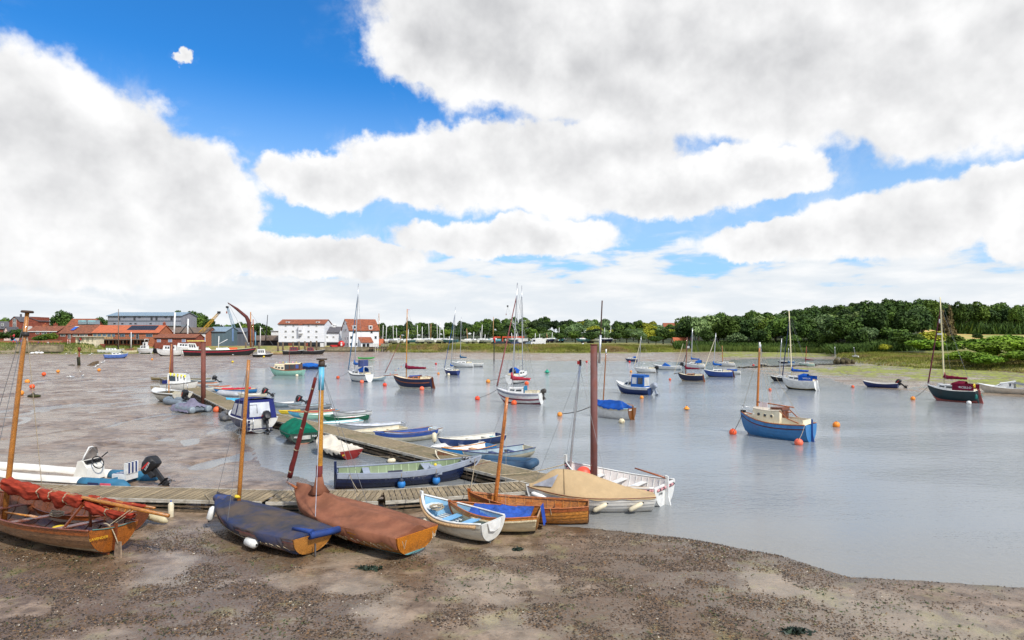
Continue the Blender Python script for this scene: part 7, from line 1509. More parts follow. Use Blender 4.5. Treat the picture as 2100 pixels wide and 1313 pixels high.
qboat('blue and white yacht hull on the weedy bank left of the cream cruiser', 224, 254, 718, mat((90, 120, 190), .4), BLKB, .22, .3, right=True, th=10, cab=[(.3, .7, .6, .5, .3, 2)])
qboat('long white deckboat behind the blue and white yacht', 212, 245, 711, WHITE, BOOT, .18, .3, right=True, th=5, cab=[(.3, .7, .7, .6, .4, 3)])
qboat('black tarred hull beside the green and white cruiser', 309, 346, 725, TARB, TARB, .32, .34, th=20, deck=TARB, bow=.1)
qboat('white cabin cruiser right of the black tarred hull', 340, 366, 726, WHITE, GREYW, .3, .34, th=10, cab=[(.2, .8, .8, 1.0, .8, 4)])
qboat('small white cabin boat left of the long black barge', 364, 384, 727, WHITE, WHITE, .3, .36, right=True, th=8, cab=[(.3, .85, .8, .9, .6, 3)])
qboat('white cabin cruiser moored behind the small white cabin boats', 330, 362, 716, WHITE, BLKB, .3, .34, th=6, cab=[(.2, .75, .8, 1.4, 1.2, 4)])
qboat('white river cruiser behind the stern of the long barge', 362, 396, 712, WHITE, BLKB, .28, .32, th=4, cab=[(.15, .8, .8, 1.3, 1.2, 5)])
b = qboat('long black sailing barge with a red stripe and white cabin', 386, 524, 729, TARB, TARB, .13, .22, right=True, th=3, deck=CREAM, cab=[(.06, .18, .8, 1.9, 1.9, 3), (.24, .36, .6, .6, .6, 0), (.42, .62, .6, .5, .5, 0)], name='sailing_barge', cat='barge', stripe=mat((170, 40, 60), .5), bow=.25)
b.part('wheelhouse_roof', MB().box((b.P(.15, 1)[0], 0, b.P(.15, 1)[2]+2.6), (4.5, 3.4, .3)), mat((206, 186, 90), .6)); b.part('davit', MB().tube([(b.P(.45, 1)[0], 0, 1.5), (b.P(.46, 1)[0], 0, 5.6)], .13, 6).tube([(b.P(.45, 1)[0], 0, 3.2), (b.P(.58, 1)[0], 0, 4.6)], .09, 6), WHITE); b.part('hatch_bundle', MB().box((b.P(.66, 1)[0], 0, 1.9), (2.2, 1.2, .5)), ORANGE)
b = qboat('black barge bow with white rail right of the long sailing barge', 520, 560, 732, TARB, TARB, .16, .3, right=True, th=10, deck=WHITE, cab=[(.2, .6, .7, 1.4, 1.4, 3)], name='sailing_barge', cat='barge')
qboat('rusty cream barge beside the black barge bow', 556, 584, 727, mat((206, 184, 140), .7, 'rusty_cream', .2, 1, dirt=C(150, 96, 50), dirt_amt=.7), BOOT, .22, .3, right=True, th=20, deck=mat((196, 210, 60), .6), name='sailing_barge', cat='barge')
qboat('black barge with a dark red cabin below the mill', 582, 624, 727, TARB, TARB, .2, .28, right=True, th=6, deck=WHITE, cab=[(.3, .7, .7, 1.2, 1.1, 3, mat((120, 30, 40), .5))], name='sailing_barge', cat='barge')
qboat('black dredger hull below the mill quay', 622, 666, 727, TARB, TARB, .2, .28, right=True, th=4, deck=GREYW, cab=[(.2, .5, .7, 1.0, 1.0, 2, mat((120, 30, 40), .5))], name='sailing_barge', cat='barge')
# barge rig: sprit with a brailed brown sail, masts
p = at(512, 716, 205); o = thing('barge_rig', 'brailed brown barge sail hanging from a long sprit and mast', 'mast', p); q = lambda a, b_: at(a, b_, 205)-p
MB().tube([q(467, 621), q(486, 634), q(505, 650), q(511, 662), q(511, 702)], [.12, .45, .55, .75, .45], 8).build('brailed_sail', mat((92, 46, 42), .9, 'brown_sailcloth', .2, 1, .4, 4), o); MB().tube([q(514, 712), q(514, 640)], [.26, .16], 8).build('mast', varnish(196, 130, 60), o); MB().tube([q(519, 712), q(519, 655)], [.2, .15], 8).build('mizzen', varnish(176, 96, 50), o); MB().tube([q(510, 706), q(487, 655)], [.22, .12], 8).build('bowsprit', WHITE, o); MB().tube([q(514, 642), q(560, 708)], .04, 4).tube([q(467, 621), q(510, 700)], .04, 4).build('stay', WIRE, o)
for px, py0, py1, m_, lb in ((546, 706, 646, TARB, 'dark leaning mast right of the barge rig'), (534, 706, 669, WHITE, 'white flagpole with a pale flag by the low sheds'), (524, 706, 681, paint(120, 180, 210), 'short pale blue pole by the low sheds'), (243, 716, 634, mat((120, 104, 92), .7), 'bare grey mast in front of the orange roof'), (269, 712, 681, WHITE, 'short white mast in front of the balcony')):
    p = at(px-2 if px == 546 else px, py0, 208); o = thing('standing_mast', lb, 'mast', p); MB().tube([(0, 0, -.5), at(px+(3 if px == 546 else 0), py1, 208)-p], [.2, .1], 7).build('pole', m_, o)
    if px == 534: MB().add([at(534, 671, 208)-p, at(539, 674, 208)-p, at(534, 676, 208)-p], [(0, 1, 2)]).build('flag', WHITE, o)
for i, px in enumerate((504, 517, 531, 570, 580, 601, 613, 625, 637, 649)):
    p = at(px, 730-max(0, i-2)*.5, 200); o = MB().tube([(0, 0, 0), (.05, 0, 4.4)], [.3, .26], 8).build('mooring_post', BEAMM, None, p); tag(o, 'weathered timber mooring post standing in the mud before the barges', 'post', 'timber mooring posts before the barges')
# ---------------------------------------------------------------- boatyard on the bank: yachts laid up ashore, masts
GB = 'yachts laid up ashore in the boatyard'; rr = random.Random(11)
ordn = lambda n: '%d%s' % (n, 'th' if 10 < n % 100 < 20 else {1: 'st', 2: 'nd', 3: 'rd'}.get(n % 10, 'th'))
masts = [(777, 643), (786, 667), (793, 668), (806, 661), (813, 672), (821, 688), (838, 675), (856, 667), (866, 670), (879, 659), (884, 664), (896, 659), (903, 661), (909, 671), (921, 690), (957, 674), (972, 681), (985, 682), (989, 666), (995, 686), (1012, 650), (1049, 683), (1060, 684), (1098, 684), (1107, 685), (1121, 684), (1133, 682), (1144, 690), (1147, 672), (1153, 686), (1196, 691), (1207, 692), (1216, 687), (1240, 672), (1253, 670)]
hc = [WHITE, NAVP, WHITE, paint(206, 206, 200), SKYB, WHITE, mat((60, 110, 120), .5), WHITE]
nm_ = ['white', 'navy', 'white', 'pale grey', 'sky blue', 'white', 'teal', 'white']
prev = 'the tide mill'
for i, (px, ty) in enumerate(masts):
    D = 232+rr.uniform(0, 26)+(50 if px > 1100 else 0); L = rr.uniform(5.2, 7.2); p = at(px+rr.uniform(-2, 2), 707, D); p.z = zg(p.x, p.y)
    M = Matrix.Translation((p.x, p.y, p.z+1.1)) @ Matrix.Rotation(math.pi+rr.uniform(-.9, .9), 4, 'Z'); P = hullfn(L, .33*L, .17*L, draft=.06*L, bow=.05*L, tw=.7)
    b = Boat('yacht', '%s yacht laid up ashore, %s mast counting right from the tide mill' % (nm_[i % 8], ordn(i+1)), 'yacht', P, M, GB)
    h_ = hc[i % 8]; b.skin('topsides', h_, .4, 1, 0, 0, 1, 9, 2); b.skin('bottom', (BLKB, BOOT, mat((40, 70, 120), .6), GRB)[i % 4], 0, .4, 0, 0, 1, 9, 2); b.transom(h_); b.deck(WHITE, nt=8); b.part('keel', MB().box((0, 0, -.06*L-.6), (L*.25, .2, 1.3)), BLKB)
    b.trunk(WHITE, .3, .75, .62, .5, .3, None, .0, .05, .88)[2](.15, .8, .35, .8)
    for sd in (1, -1): b.part('prop', MB().tube([(0, sd*L*.15, .3), (0, sd*L*.22, -1.6)], .07, 4), BEAMM)
    t_ = b.loc(at(px, ty, p.y)); b.part('mast', MB().tube([(t_.x*.0, 0, .5), t_], [.15, .11], 6), WHITE if i % 5 else varnish(190, 140, 90)); b.wire(t_*.95, Vector(P(1, 1)), .03, WIRE, 'forestay')
# ---------------------------------------------------------------- vehicles
def car(label, px, py, D, L, m, van=False, flip=1, name='parked_car', cat='car'):
    p = at(px, py, D); p.z = zg(p.x, p.y)+.02; o = thing(name, label, cat, Matrix.Translation(p) @ Matrix.Rotation(random.uniform(-.15, .15), 4, 'Z')); w = 1.75; hh = 1.45 if not van else 2.4
    side = [(-.5, .3), (-.5, .75), (-.42, .85), (-.25, .9), (-.10, hh/1.45*1.4), (.25, hh/1.45*1.42), (.42, .95 if not van else 2.2), (.5, .85 if not van else 2.1), (.5, .3)] if not van else [(-.5, .3), (-.5, 1.0), (-.42, 1.2), (-.32, 2.2), (-.25, 2.35), (.5, 2.35), (.5, .3)]
    MB().prism([Vector((flip*x*L, -w/2, z)) for x, z in side], (0, w, 0)).build('body', m, o)
    g = [(-.23, .95), (-.11, 1.33), (.22, 1.33), (.36, .98)] if not van else [(-.40, 1.25), (-.33, 2.0), (-.2, 2.0), (-.2, 1.25)]
    MB().prism([Vector((flip*x*L, -w/2-.02, z)) for x, z in g], (0, w+.04, 0)).build('windows', BLACKG, o)
    for x in (-.31, .31): 
        for y in (-w/2, w/2): MB().lathe([(.32, -.1), (.32, .1)], 12, (x*L, y, .32), (0, 1, 0)).build('wheel', RUBBER, o)
DKC = mat((44, 48, 58), .3, 'dark_car_paint', .05, 2, coat=.5)
car('dark parked car left of the maroon sloop mast', 1023, 707, 226, 4.4, DKC); car('black parked car behind the furled red genoa', 1037, 708, 226, 4.4, BLACK); car('dark blue parked car between the two silver masts', 1055, 708, 226, 4.4, NAVP); car('white van parked behind the silver masts', 1068, 706, 230, 5.2, WHITE, True); car('dark four wheel drive with a spare wheel in the boatyard', 1076, 708, 225, 4.2, BLACK); car('pale blue parked car next to the white box van', 1089, 708, 225, 4.4, mat((140, 160, 176), .3)); car('big white box van at the right end of the parked cars', 1103, 708, 225, 5.6, WHITE, True)
car('red van parked on the quay before the mill link building', 686, 712, 227, 4.4, REDM, True, name='parked_van', cat='van'); car('dark off road car on the quay above the long barge', 475, 707, 212, 4.2, DKC)
p = at(700, 708, 226); o = thing('round_sign', 'big round red board with a white figure beside the red van', 'sign', p); MB().lathe([(1.25, -.1), (1.25, .1)], 24, (0, 0, .4), (0, -1, 0)).build('board', REDM, o); MB().ball((0, -.14, .8), .28, 8, (1, .2, 1)).ball((.05, -.14, .1), .42, 8, (.9, .12, 1.1)).build('white_figure', WHITE, o); MB().box((0, .1, -1.2), (.2, .2, 1.5)).build('post', TARB, o)
p = at(1042, 712, 224); o = thing('low_barrier', 'long low white barrier on the bank by the parked cars', 'barrier', p); MB().box((-3, 0, .1), (5, .2, .8)).build('panel', WHITE, o)
p = at(1040, 694, 250); o = thing('boat_hoist', 'orange travelling boat hoist in the boatyard', 'crane', p); MB().box((-4, 0, .5), (2.6, .4, .5)).box((2.5, 0, .5), (9, .5, .6)).build('beam', mat((200, 74, 44), .6), o)
for x in (-5, -1.8, 6.5): MB().box((x, 0, -1.6), (.35, .35, 4.2)).build('leg', mat((200, 74, 44), .6), o)
# playground ornament and play boards at far left
p = at(25, 697, 214); o = thing('fairground_sign', 'tall red black and blue play sign on the promenade', 'sign', p)
MB().box((0, 0, -1), (.2, .2, 3)).build('post', TARB, o)
for i, (z, m_, r) in enumerate(((2.4, BLACK, .75), (1.5, mat((214, 60, 70), .5), .8), (.5, BLACK, .7), (-.3, mat((60, 150, 210), .5), .8))): MB().lathe([(r, -.15), (r, .15)], 14, (.1*i, 0, z), (0, -1, 0)).build('disc', m_, o)
MB().box((2, .2, -.9), (8, .3, .6)).build('base_board', mat((40, 120, 190), .5), o)
# ---------------------------------------------------------------- people
SKINM = mat((206, 160, 136), .6, 'skin', .05, 6); HAIR = mat((70, 56, 46), .8, 'hair', .1, 8)
def person(px, py, D, label, shirt, legs, sit=False, face=0.0, z=None):
    z0 = z if z is not None else at(px, py, D).z; x0 = at(px, py, D).x
    J = {'pel': (0, 0, .95), 'ch': (0, 0, 1.30), 'nk': (0, 0, 1.50), 'hd': (0, .03, 1.60), 'tp': (0, .03, 1.74)}
    vs = [(0, 0, .93), (0, 0, 1.15), (0, 0, 1.40), (0, 0, 1.50), (0, .02, 1.58), (0, .02, 1.72)]; rad = [.15, .14, .17, .06, .09, .085]; es = [(0, 1), (1, 2), (2, 3), (3, 4), (4, 5)]
    for sd in (1, -1):
        i = len(vs)
        if sit: vs += [(sd*.1, .1, .9), (sd*.12, .45, .88), (sd*.12, .48, .45), (sd*.12, .62, .42)]
        else: vs += [(sd*.1, 0, .85), (sd*.11, .04*sd, .48), (sd*.11, -.05*sd, .08), (sd*.11, .10-.05*sd, .05)]
        rad += [.10, .075, .05, .045]; es += [(0, i), (i, i+1), (i+1, i+2), (i+2, i+3)]
        i = len(vs); vs += [(sd*.19, 0, 1.42), (sd*.26, .02, 1.15), (sd*.22, .2, .98)]; rad += [.065, .05, .04]; es += [(2, i), (i, i+1), (i+1, i+2)]
    me = bpy.data.meshes.new('body'); me.from_pydata(vs, es, []); o = bpy.data.objects.new('tmp', me); COL.objects.link(o)
    sk = o.modifiers.new('s', 'SKIN'); sub = o.modifiers.new('u', 'SUBSURF'); sub.levels = 1
    for i, r in enumerate(rad): me.skin_vertices[0].data[i].radius = (r, r)
    me.skin_vertices[0].data[0].use_root = True
    bpy.context.view_layer.update(); m2 = bpy.data.meshes.new_from_object(o.evaluated_get(bpy.context.evaluated_depsgraph_get())); bpy.data.objects.remove(o)
    m2.materials.clear()
    for m_ in (shirt, legs, SKINM): m2.materials.append(m_)
    for pl in m2.polygons:
        c = pl.center; pl.material_index = 2 if c.z > 1.48 or (abs(c.x) > .17 and c.z < 1.12 and c.z > .8) else (0 if c.z > .95 else 1); pl.use_smooth = True
    off = -.42 if sit else 0
    r_ = thing('person', label, 'person', Matrix.Translation((x0, D, z0+off)) @ Matrix.Rotation(face, 4, 'Z')); link('body', m2, r_); MB().ball((0, -.01, 1.67), .105, 8, (1, 1, .9)).build('hair', HAIR, r_)
PP = lambda r, g, b: mat((r, g, b), .8, 'cloth', .1, 5)
for px, py, lb, sh, lg, sit in ((28, 707.5, 'person in a pink top with dark trousers standing on the promenade', PP(220, 60, 90), PP(40, 40, 50), 0), (34, 707.5, 'person in a blue top next to the one in pink', PP(60, 80, 160), PP(90, 110, 140), 0), (43, 707.5, 'person in a purple top and cream trousers left of the tall mast', PP(80, 60, 120), PP(200, 180, 140), 0), (54, 707.5, 'person in black top and pale trousers right of the tall mast', PP(40, 40, 44), PP(226, 206, 130), 0),
  (79, 708, 'seated person in a purple and blue jacket on the quay', PP(120, 50, 130), PP(60, 90, 170), 1), (95, 708, 'seated person in a tan top on the quay', PP(220, 150, 100), PP(210, 210, 210), 1), (98.5, 708, 'seated person in a pale jacket on the quay', PP(200, 190, 186), PP(220, 220, 220), 1), (139, 706, 'person in a pale pink top left of the shelter', PP(226, 170, 160), PP(220, 190, 180), 0), (143.5, 706, 'person in white next to the one in pale pink', PP(226, 216, 210), PP(220, 180, 170), 0), (162.5, 705.5, 'person in dark clothes in front of the shelter', PP(34, 36, 52), PP(40, 40, 56), 0)):
    person(px, py, 201, lb, sh, lg, sit, random.uniform(0, 6))
# ---------------------------------------------------------------- birds
BIRD = mat((236, 236, 232), .7, 'white_feathers', .04, 8); BEAK = mat((226, 120, 40), .5)
def swan(px, py, label, up, s=1.0, flip=1):
    p = gnd(px, py); o = thing('swan', label, 'swan', p, 'swans below the quay wall')
    mb = MB(); pr = [(-.62, .03, .42), (-.5, .12, .42), (-.3, .25, .40), (0, .31, .36), (.28, .27, .36), (.45, .14, .44)]
    neck = [(.45, .44), (.56, .62), (.50, .85), (.52, 1.02), (.62, 1.04)] if up else [(.45, .42), (.62, .38), (.70, .20), (.72, .1), (.76, .05)]
    pts = [(flip*x*s, 0, z*s) for x, r, z in pr]+[(flip*x*s, 0, z*s) for x, z in neck]; rs = [r*s for x, r, z in pr]+[.10*s, .065*s, .055*s, .06*s, .045*s]
    mb.tube(pts, rs, 10).build('body', BIRD, o); e = neck[-1]; MB().tube([(flip*e[0]*s, 0, e[1]*s), (flip*(e[0]+.13)*s, 0, (e[1]-.05)*s)], [.035*s, .012*s], 6).build('beak', BEAK, o)
    for y in (-.12, .12): MB().tube([(0, y*s, 0), (0, y*s, .2*s)], .025*s, 5).build('leg', BLACK, o)
swan(66, 727, 'swan with its head down, leftmost of the three under the quay wall', False, 1.1, -1); swan(75, 727, 'swan with its neck raised, in the middle under the quay wall', True, 1.3); swan(85, 727, 'swan standing end on, rightmost under the quay wall', True, 1.2, -1)
gull = MB().tube([(-.26, 0, .22), (-.12, 0, .20), (.08, 0, .22), (.17, 0, .30), (.24, 0, .34)], [.02, .08, .10, .06, .045], 8).mesh('body', BIRD); wing = MB().prism([Vector((-.30, -.10, .22)), Vector((.05, -.11, .20)), Vector((.06, -.11, .28)), Vector((-.1, -.11, .29))], (0, .22, 0)).mesh('wings', mat((170, 176, 184), .7)); beak = MB().tube([(.24, 0, .34), (.32, 0, .32)], [.02, .006], 5).mesh('beak', YELLOW)
for i, (px, py) in enumerate(((135, 728), (139, 726.5), (147, 726), (155, 727), (166, 727), (170, 725.5), (184, 726), (189, 726.5), (194, 724.5), (199, 724), (202, 724.5), (209, 723.5), (213, 723), (228, 725.5), (232, 727), (236, 724), (251, 726.5), (262, 725), (286, 726.5), (435, 729), (478, 730), (164, 723))):
    p = gnd(px, py); o = thing('gull', 'white gull standing on the weedy foreshore below the town', 'gull', Matrix.Translation(p) @ Matrix.Rotation(random.uniform(0, 6.3), 4, 'Z') @ Matrix.Scale(1.25, 4), 'gulls on the foreshore'); link('body', gull, o); link('wings', wing, o); link('beak', beak, o)
# stone spit running out from the right bank, green kayak on the mud
sp = MB(); rr = random.Random(3)
for i in range(260):
    f = rr.random(); p = gp(1518+200*f, 752.5-6*f+rr.uniform(-.5, .5), .2); sp.ball((p.x, p.y+rr.uniform(-1, 1), .06), rr.uniform(.12, .3), 5, (1.4, 1, .6))
tag(sp.build('stone_spit', mat((58, 54, 42), .9, 'weedy_stones', .3, 1, .5, 4)), 'dark weedy stones of the low spit', kind='stuff')
p = gnd(1732, 746); wk = MB()
for i in range(40): wk.ball((rr.uniform(-2.2, 2.2), rr.uniform(-1, 1), rr.uniform(0, .9)), rr.uniform(.3, .6), 6)
o = wk.build('rock_heap', mat((84, 76, 52), .9, 'weedy_stones', .3, 1, .5, 4), None, p); tag(o, 'dark heap of rubble at the root of the spit', 'rock')
M = Matrix.Translation(gnd(752, 738)+Vector((0, 0, .2))) @ Matrix.Rotation(.1, 4, 'Z'); P = hullfn(4.2, .8, .35, draft=.1, bow=.12, tw=.2, fine=1.8); b = Boat('kayak', 'bright green kayak lying on the far mud', 'kayak', P, M); b.skin('hull', mat((60, 180, 80), .5)); b.deck(mat((50, 170, 80), .5)); b.part('cockpit_rim', MB().tube([(-.3+.35*math.cos(a_), .2*math.sin(a_), .26) for a_ in [R(30*i) for i in range(13)]], .03, 5, cap=False), BLACK)
for px, py, m_, lb in ((1200, 716, WHITE, 'white upturned boats among the bushes on the far bank'), (1388, 716, mat((200, 110, 80), .7), 'small house with a red roof among the trees on the far bank'),):
    if px == 1388: House(lb, 1384, 716, 270, 8, 6, 2.6, 5.0, paint(216, 196, 186), ORT, name='cottage')
    else: p = at(1180, 714, 240); o = thing('upturned_boat', lb, 'boat', p); MB().tube([(-1.8, 0, .3), (0, .2, .7), (1.8, 0, .4)], [.2, .8, .2], 8).tube([(1, 0, .3), (3.2, 0, 1.6), (3.6, 0, .5)], [.3, .5, .2], 7).build('hull', WHITE, o)
House('pink gabled house on the ridge among dark conifers', 1362, 684, 640, 16, 10, 7, 11, paint(206, 150, 136), REDT, name='house')
# ================================================================ trees: trunks, limbs and crowns of leaf clumps
def leaf_mat(c1, c2, k):
    m = bpy.data.materials.new(k); m.use_nodes = True; t = NT(m.node_tree); p = t.n['Principled BSDF']
    tc = t.node('ShaderNodeTexCoord').outputs['Object']; n = t.noise(tc, .45, 4, .6); n2 = t.noise(tc, 2.6, 3, .6)
    c = t.mix(t.ramp(n.outputs[0], .36, .64), c1, c2); c = t.mix(t.math('MULTIPLY', t.ramp(n2.outputs[0], .45, .7), .45), c, tuple(min(1, x*1.55) for x in c2[:3])+(1,))
    oi = t.node('ShaderNodeObjectInfo').outputs['Random']
    c = t.mix(t.ramp(oi, .55, 1.0, 0, .45), c, tuple(x*y for x, y in zip(c2[:3], (1.35, 1.15, .7)))+(1,))
    c = t.mix(1.0, c, t.node('ShaderNodeCombineColor', inp={i: t.ramp(t.math('FRACT', t.math('MULTIPLY', oi, 7.3)), 0, 1, .72, 1.25, False) for i in range(3)}).outputs[0], 'MULTIPLY')
    t.l.new(c, p.inputs['Base Color']); p.inputs['Roughness'].default_value = .75; p.inputs['Specular IOR Level'].default_value = .25
    return m
LEAF = {'oak': leaf_mat(C(40, 62, 26), C(70, 94, 36), 'oak_leaves'), 'ash': leaf_mat(C(58, 84, 34), C(98, 122, 46), 'ash_leaves'), 'willow': leaf_mat(C(84, 108, 66), C(120, 142, 90), 'willow_leaves'), 'conifer': leaf_mat(C(30, 48, 26), C(50, 68, 34), 'pine_needles'), 'brown': leaf_mat(C(86, 74, 44), C(108, 96, 60), 'dry_larch_needles'), 'lime': leaf_mat(C(120, 130, 36), C(156, 162, 56), 'yellow_green_leaves'), 'bush': leaf_mat(C(78, 110, 30), C(120, 150, 44), 'bush_leaves')}
BARK = mat((92, 80, 66), .9, 'bark', .25, 2, .5, 8)
def crown(kind, leaf, seed, n=2600, ls=.055):
    # unit crown: radius about 1, from z = -.9 to 1.1; many small bent leaf clumps over uneven lobes
    r = np.random.default_rng(seed); lobes = []
    if kind == 'round':
        for i in range(16):
            a = r.uniform(0, 6.28); e = r.uniform(-.5, 1.2); d = r.uniform(.35, .68); lobes.append((d*math.cos(a)*math.cos(e), d*math.sin(a)*math.cos(e), d*math.sin(e)*.9+.05, r.uniform(.26, .46)))
        lobes.append((0, 0, .05, .62))
    elif kind == 'cone':
        for i in range(18):
            z = -.9+2.0*i/17; w = .62*(1-(i/17))**.8+.04; a = r.uniform(0, 6.28); lobes.append((.35*w*math.cos(a), .35*w*math.sin(a), z, max(.12, w*.75)))
    else:
        for i in range(22):
            a = r.uniform(0, 6.28); d = r.uniform(.2, .95); lobes.append((d*math.cos(a), d*math.sin(a), r.uniform(-.5, .35)*(1.1-d*.7), r.uniform(.2, .42)))
    lobes = np.array(lobes); w = lobes[:, 3]**2; pick = r.choice(len(lobes), n, p=w/w.sum())
    d = r.normal(size=(n, 3)); d /= np.linalg.norm(d, axis=1)[:, None]
    rad = lobes[pick, 3]*(r.uniform(.72, 1.06, n)); c = lobes[pick, :3]+d*rad[:, None]
    if kind == 'bushy': c[:, 2] = np.maximum(c[:, 2], -.62)
    nrm = d+r.normal(size=(n, 3))*.55; nrm /= np.linalg.norm(nrm, axis=1)[:, None]
    a = np.cross(nrm, r.normal(size=(n, 3))); a /= np.linalg.norm(a, axis=1)[:, None]; b = np.cross(nrm, a)
    s = ls*r.uniform(.6, 1.5, n)[:, None]
    V = np.stack([c-a*s-b*s*.6, c+a*s-b*s*.7+nrm*s*.35, c+a*s*.9+b*s*.7, c-a*s*.8+b*s*.6-nrm*s*.3], 1).reshape(-1, 3)
    return np_mesh('crown', V, np.arange(n*4).reshape(n, 4), leaf)
CR = {}
for k_, sh, lf in (('oak', 'round', 'oak'), ('ash', 'round', 'ash'), ('willow', 'round', 'willow'), ('conifer', 'cone', 'conifer'), ('brown', 'cone', 'brown'), ('lime', 'round', 'lime'), ('pine', 'bushy', 'conifer'), ('bush', 'bushy', 'bush')):
    CR[k_] = [crown(sh, LEAF[lf], hash_ , 3000 if sh != 'cone' else 2200, .060) for hash_ in (range(11, 16) if k_ in ('oak', 'ash') else range(21, 24))]
def trunk_mesh(seed):
    r = random.Random(seed); mb = MB(); mb.tube([(0, 0, -1.9), (.03, .02, -1.2), (.0, .04, -.6), (.05, 0, .2)], [.085, .06, .05, .02], 7)
    for i in range(5):
        a = r.uniform(0, 6.28); z = r.uniform(-1.1, -.3); mb.tube([(0, 0, z), (.25*math.cos(a), .25*math.sin(a), z+.25), (.55*math.cos(a), .55*math.sin(a), z+.6)], [.035, .025, .01], 5)
    return mb.mesh('trunk', BARK)
TR = [trunk_mesh(i) for i in range(4)]
ntree = 0
def tree(kind, x, y, rad, hgt, label, group, name='tree', zoff=0.0, trunk=True):
    # hgt: top above the ground; the crown takes most of it
    global ntree
    z = zg(x, y)+zoff; rz = random.uniform(0, 6.28); ch = hgt*.42
    o = thing(name, label, 'bush' if name in ('bush', 'shrub') else 'tree', Matrix.Translation((x, y, z)), group); o.rotation_euler = (0, 0, rz)
    c = link('crown', random.choice(CR[kind]), o, (0, 0, hgt-ch*1.05)); c.scale = (rad, rad*random.uniform(.9, 1.1), ch)
    if trunk:
        t_ = link('trunk', random.choice(TR), o, (0, 0, hgt-ch*1.05)); k_ = (hgt-ch*1.05)/1.9; t_.scale = (min(rad, 5), min(rad, 5), k_)
    ntree += 1
# right-hand wood on the rising bank
rt = random.Random(21); cnt = 0
rows = [(3, 10), (13, 17), (26, 16), (40, 15), (56, 15), (74, 14), (94, 13), (116, 12)]
for ri, (dd, n) in enumerate(rows):
    u0, u1 = (1385+ri*7, 1930) if ri else (1440, 1850)
    for i in range(n):
        u = u0+(u1-u0)*(i+rt.uniform(.1, .9))/n
        y = float(interp(np.array([u]), BANKD)[0])
        y = max(y, 178 if u < 1880 else 190)+dd*(1.0 if u < 1800 else .9)+14+rt.uniform(-4, 4)
        if u > 1900 and 200 < y < 290: continue
        kd = rt.choice(['oak']*5+['ash']*3+['willow']); hgt = rt.uniform(9.5, 13) if ri else rt.uniform(6, 9)
        tree(kd, (u-CX)/F*y, y, rt.uniform(4.8, 7.4) if ri else rt.uniform(3.2, 4.6), hgt*rt.uniform(.9, 1.12), {'oak': 'dark green broad tree', 'ash': 'mid green broad tree', 'willow': 'pale grey green tree'}[kd]+' in the right hand wood, '+('by the reeds' if ri < 2 else 'on the lower slope' if ri < 4 else 'on the upper slope' if ri < 6 else 'on the crest')+', '+('far left' if u < 1500 else 'left' if u < 1640 else 'right' if u < 1790 else 'far right'), 'trees of the wood on the right bank', 'broadleaf_tree')
for i in range(34):                               # ridge behind the field
    u = 1890+ (i+rt.uniform(.1, .9))*9.5; y = rt.uniform(296, 320)+(i % 2)*26; kd = rt.choice(['oak', 'oak', 'oak', 'ash', 'pine'])
    tree(kd, (u-CX)/F*y, y, rt.uniform(5, 7), rt.uniform(13.5, 16.5), {'oak': 'dark', 'ash': 'mid green', 'pine': 'dark spreading'}[kd]+' tall tree above the yellow field, '+('front' if i % 2 == 0 else 'back')+' row, '+('left' if u < 1990 else 'middle' if u < 2090 else 'right')+' part', 'trees above the field', 'broadleaf_tree')
for px, D, rad, hgt, kd, lb in ((1948, 196, 3.2, 12.5, 'brown', 'brown larch like conifer left of the yellow field'), (1932, 212, 3.0, 11, 'brown', 'smaller brown conifer beside the brown larch like one'), (1795, 232, 2.6, 10, 'brown', 'brownish conifer standing inside the right hand wood'), (1908, 175, 4.2, 6.2, 'lime', 'yellow green rounded tree below the brown conifer'), (1895, 162, 3.8, 4.5, 'bush', 'low green shrub left of the yellow green tree'), (1845, 176, 3.8, 6.5, 'ash', 'green shrub at the foot of the right hand wood'), (1870, 168, 4.0, 5.2, 'oak', 'dark shrub between wood and marsh'), (1815, 172, 1.9, 2.4, 'lime', 'small bright gorse like bush at the edge of the marsh'), (1960, 180, 3.2, 4.4, 'ash', 'rounded green shrub under the yellow field'), (2005, 235, 2.2, 3.0, 'oak', 'dark hedge shrub in the yellow field')):
    tree(kd, (px-CX)/F*D, D, rad, hgt, lb, None, 'conifer' if kd == 'brown' else 'shrub', trunk=kd in ('brown',))
for i, (px, D, rad, hgt) in enumerate(((1985, 118, 3.4, 3.6), (2015, 126, 3.8, 4.9), (2050, 120, 3.8, 4.4), (2085, 126, 4.2, 5.4), (2120, 118, 3.8, 4.8), (2070, 134, 4.0, 5.4), (2030, 114, 2.6, 2.8), (2105, 112, 2.8, 3.0), (1968, 124, 2.2, 2.6), (2160, 122, 4.2, 5.0))):
    D -= 8; hgt *= 1.1; tree('bush', (px-CX)/F*D, D, rad, hgt, 'bright green bush of the big thicket at the right edge', 'bushes of the big thicket at the right edge', 'bush', trunk=False)
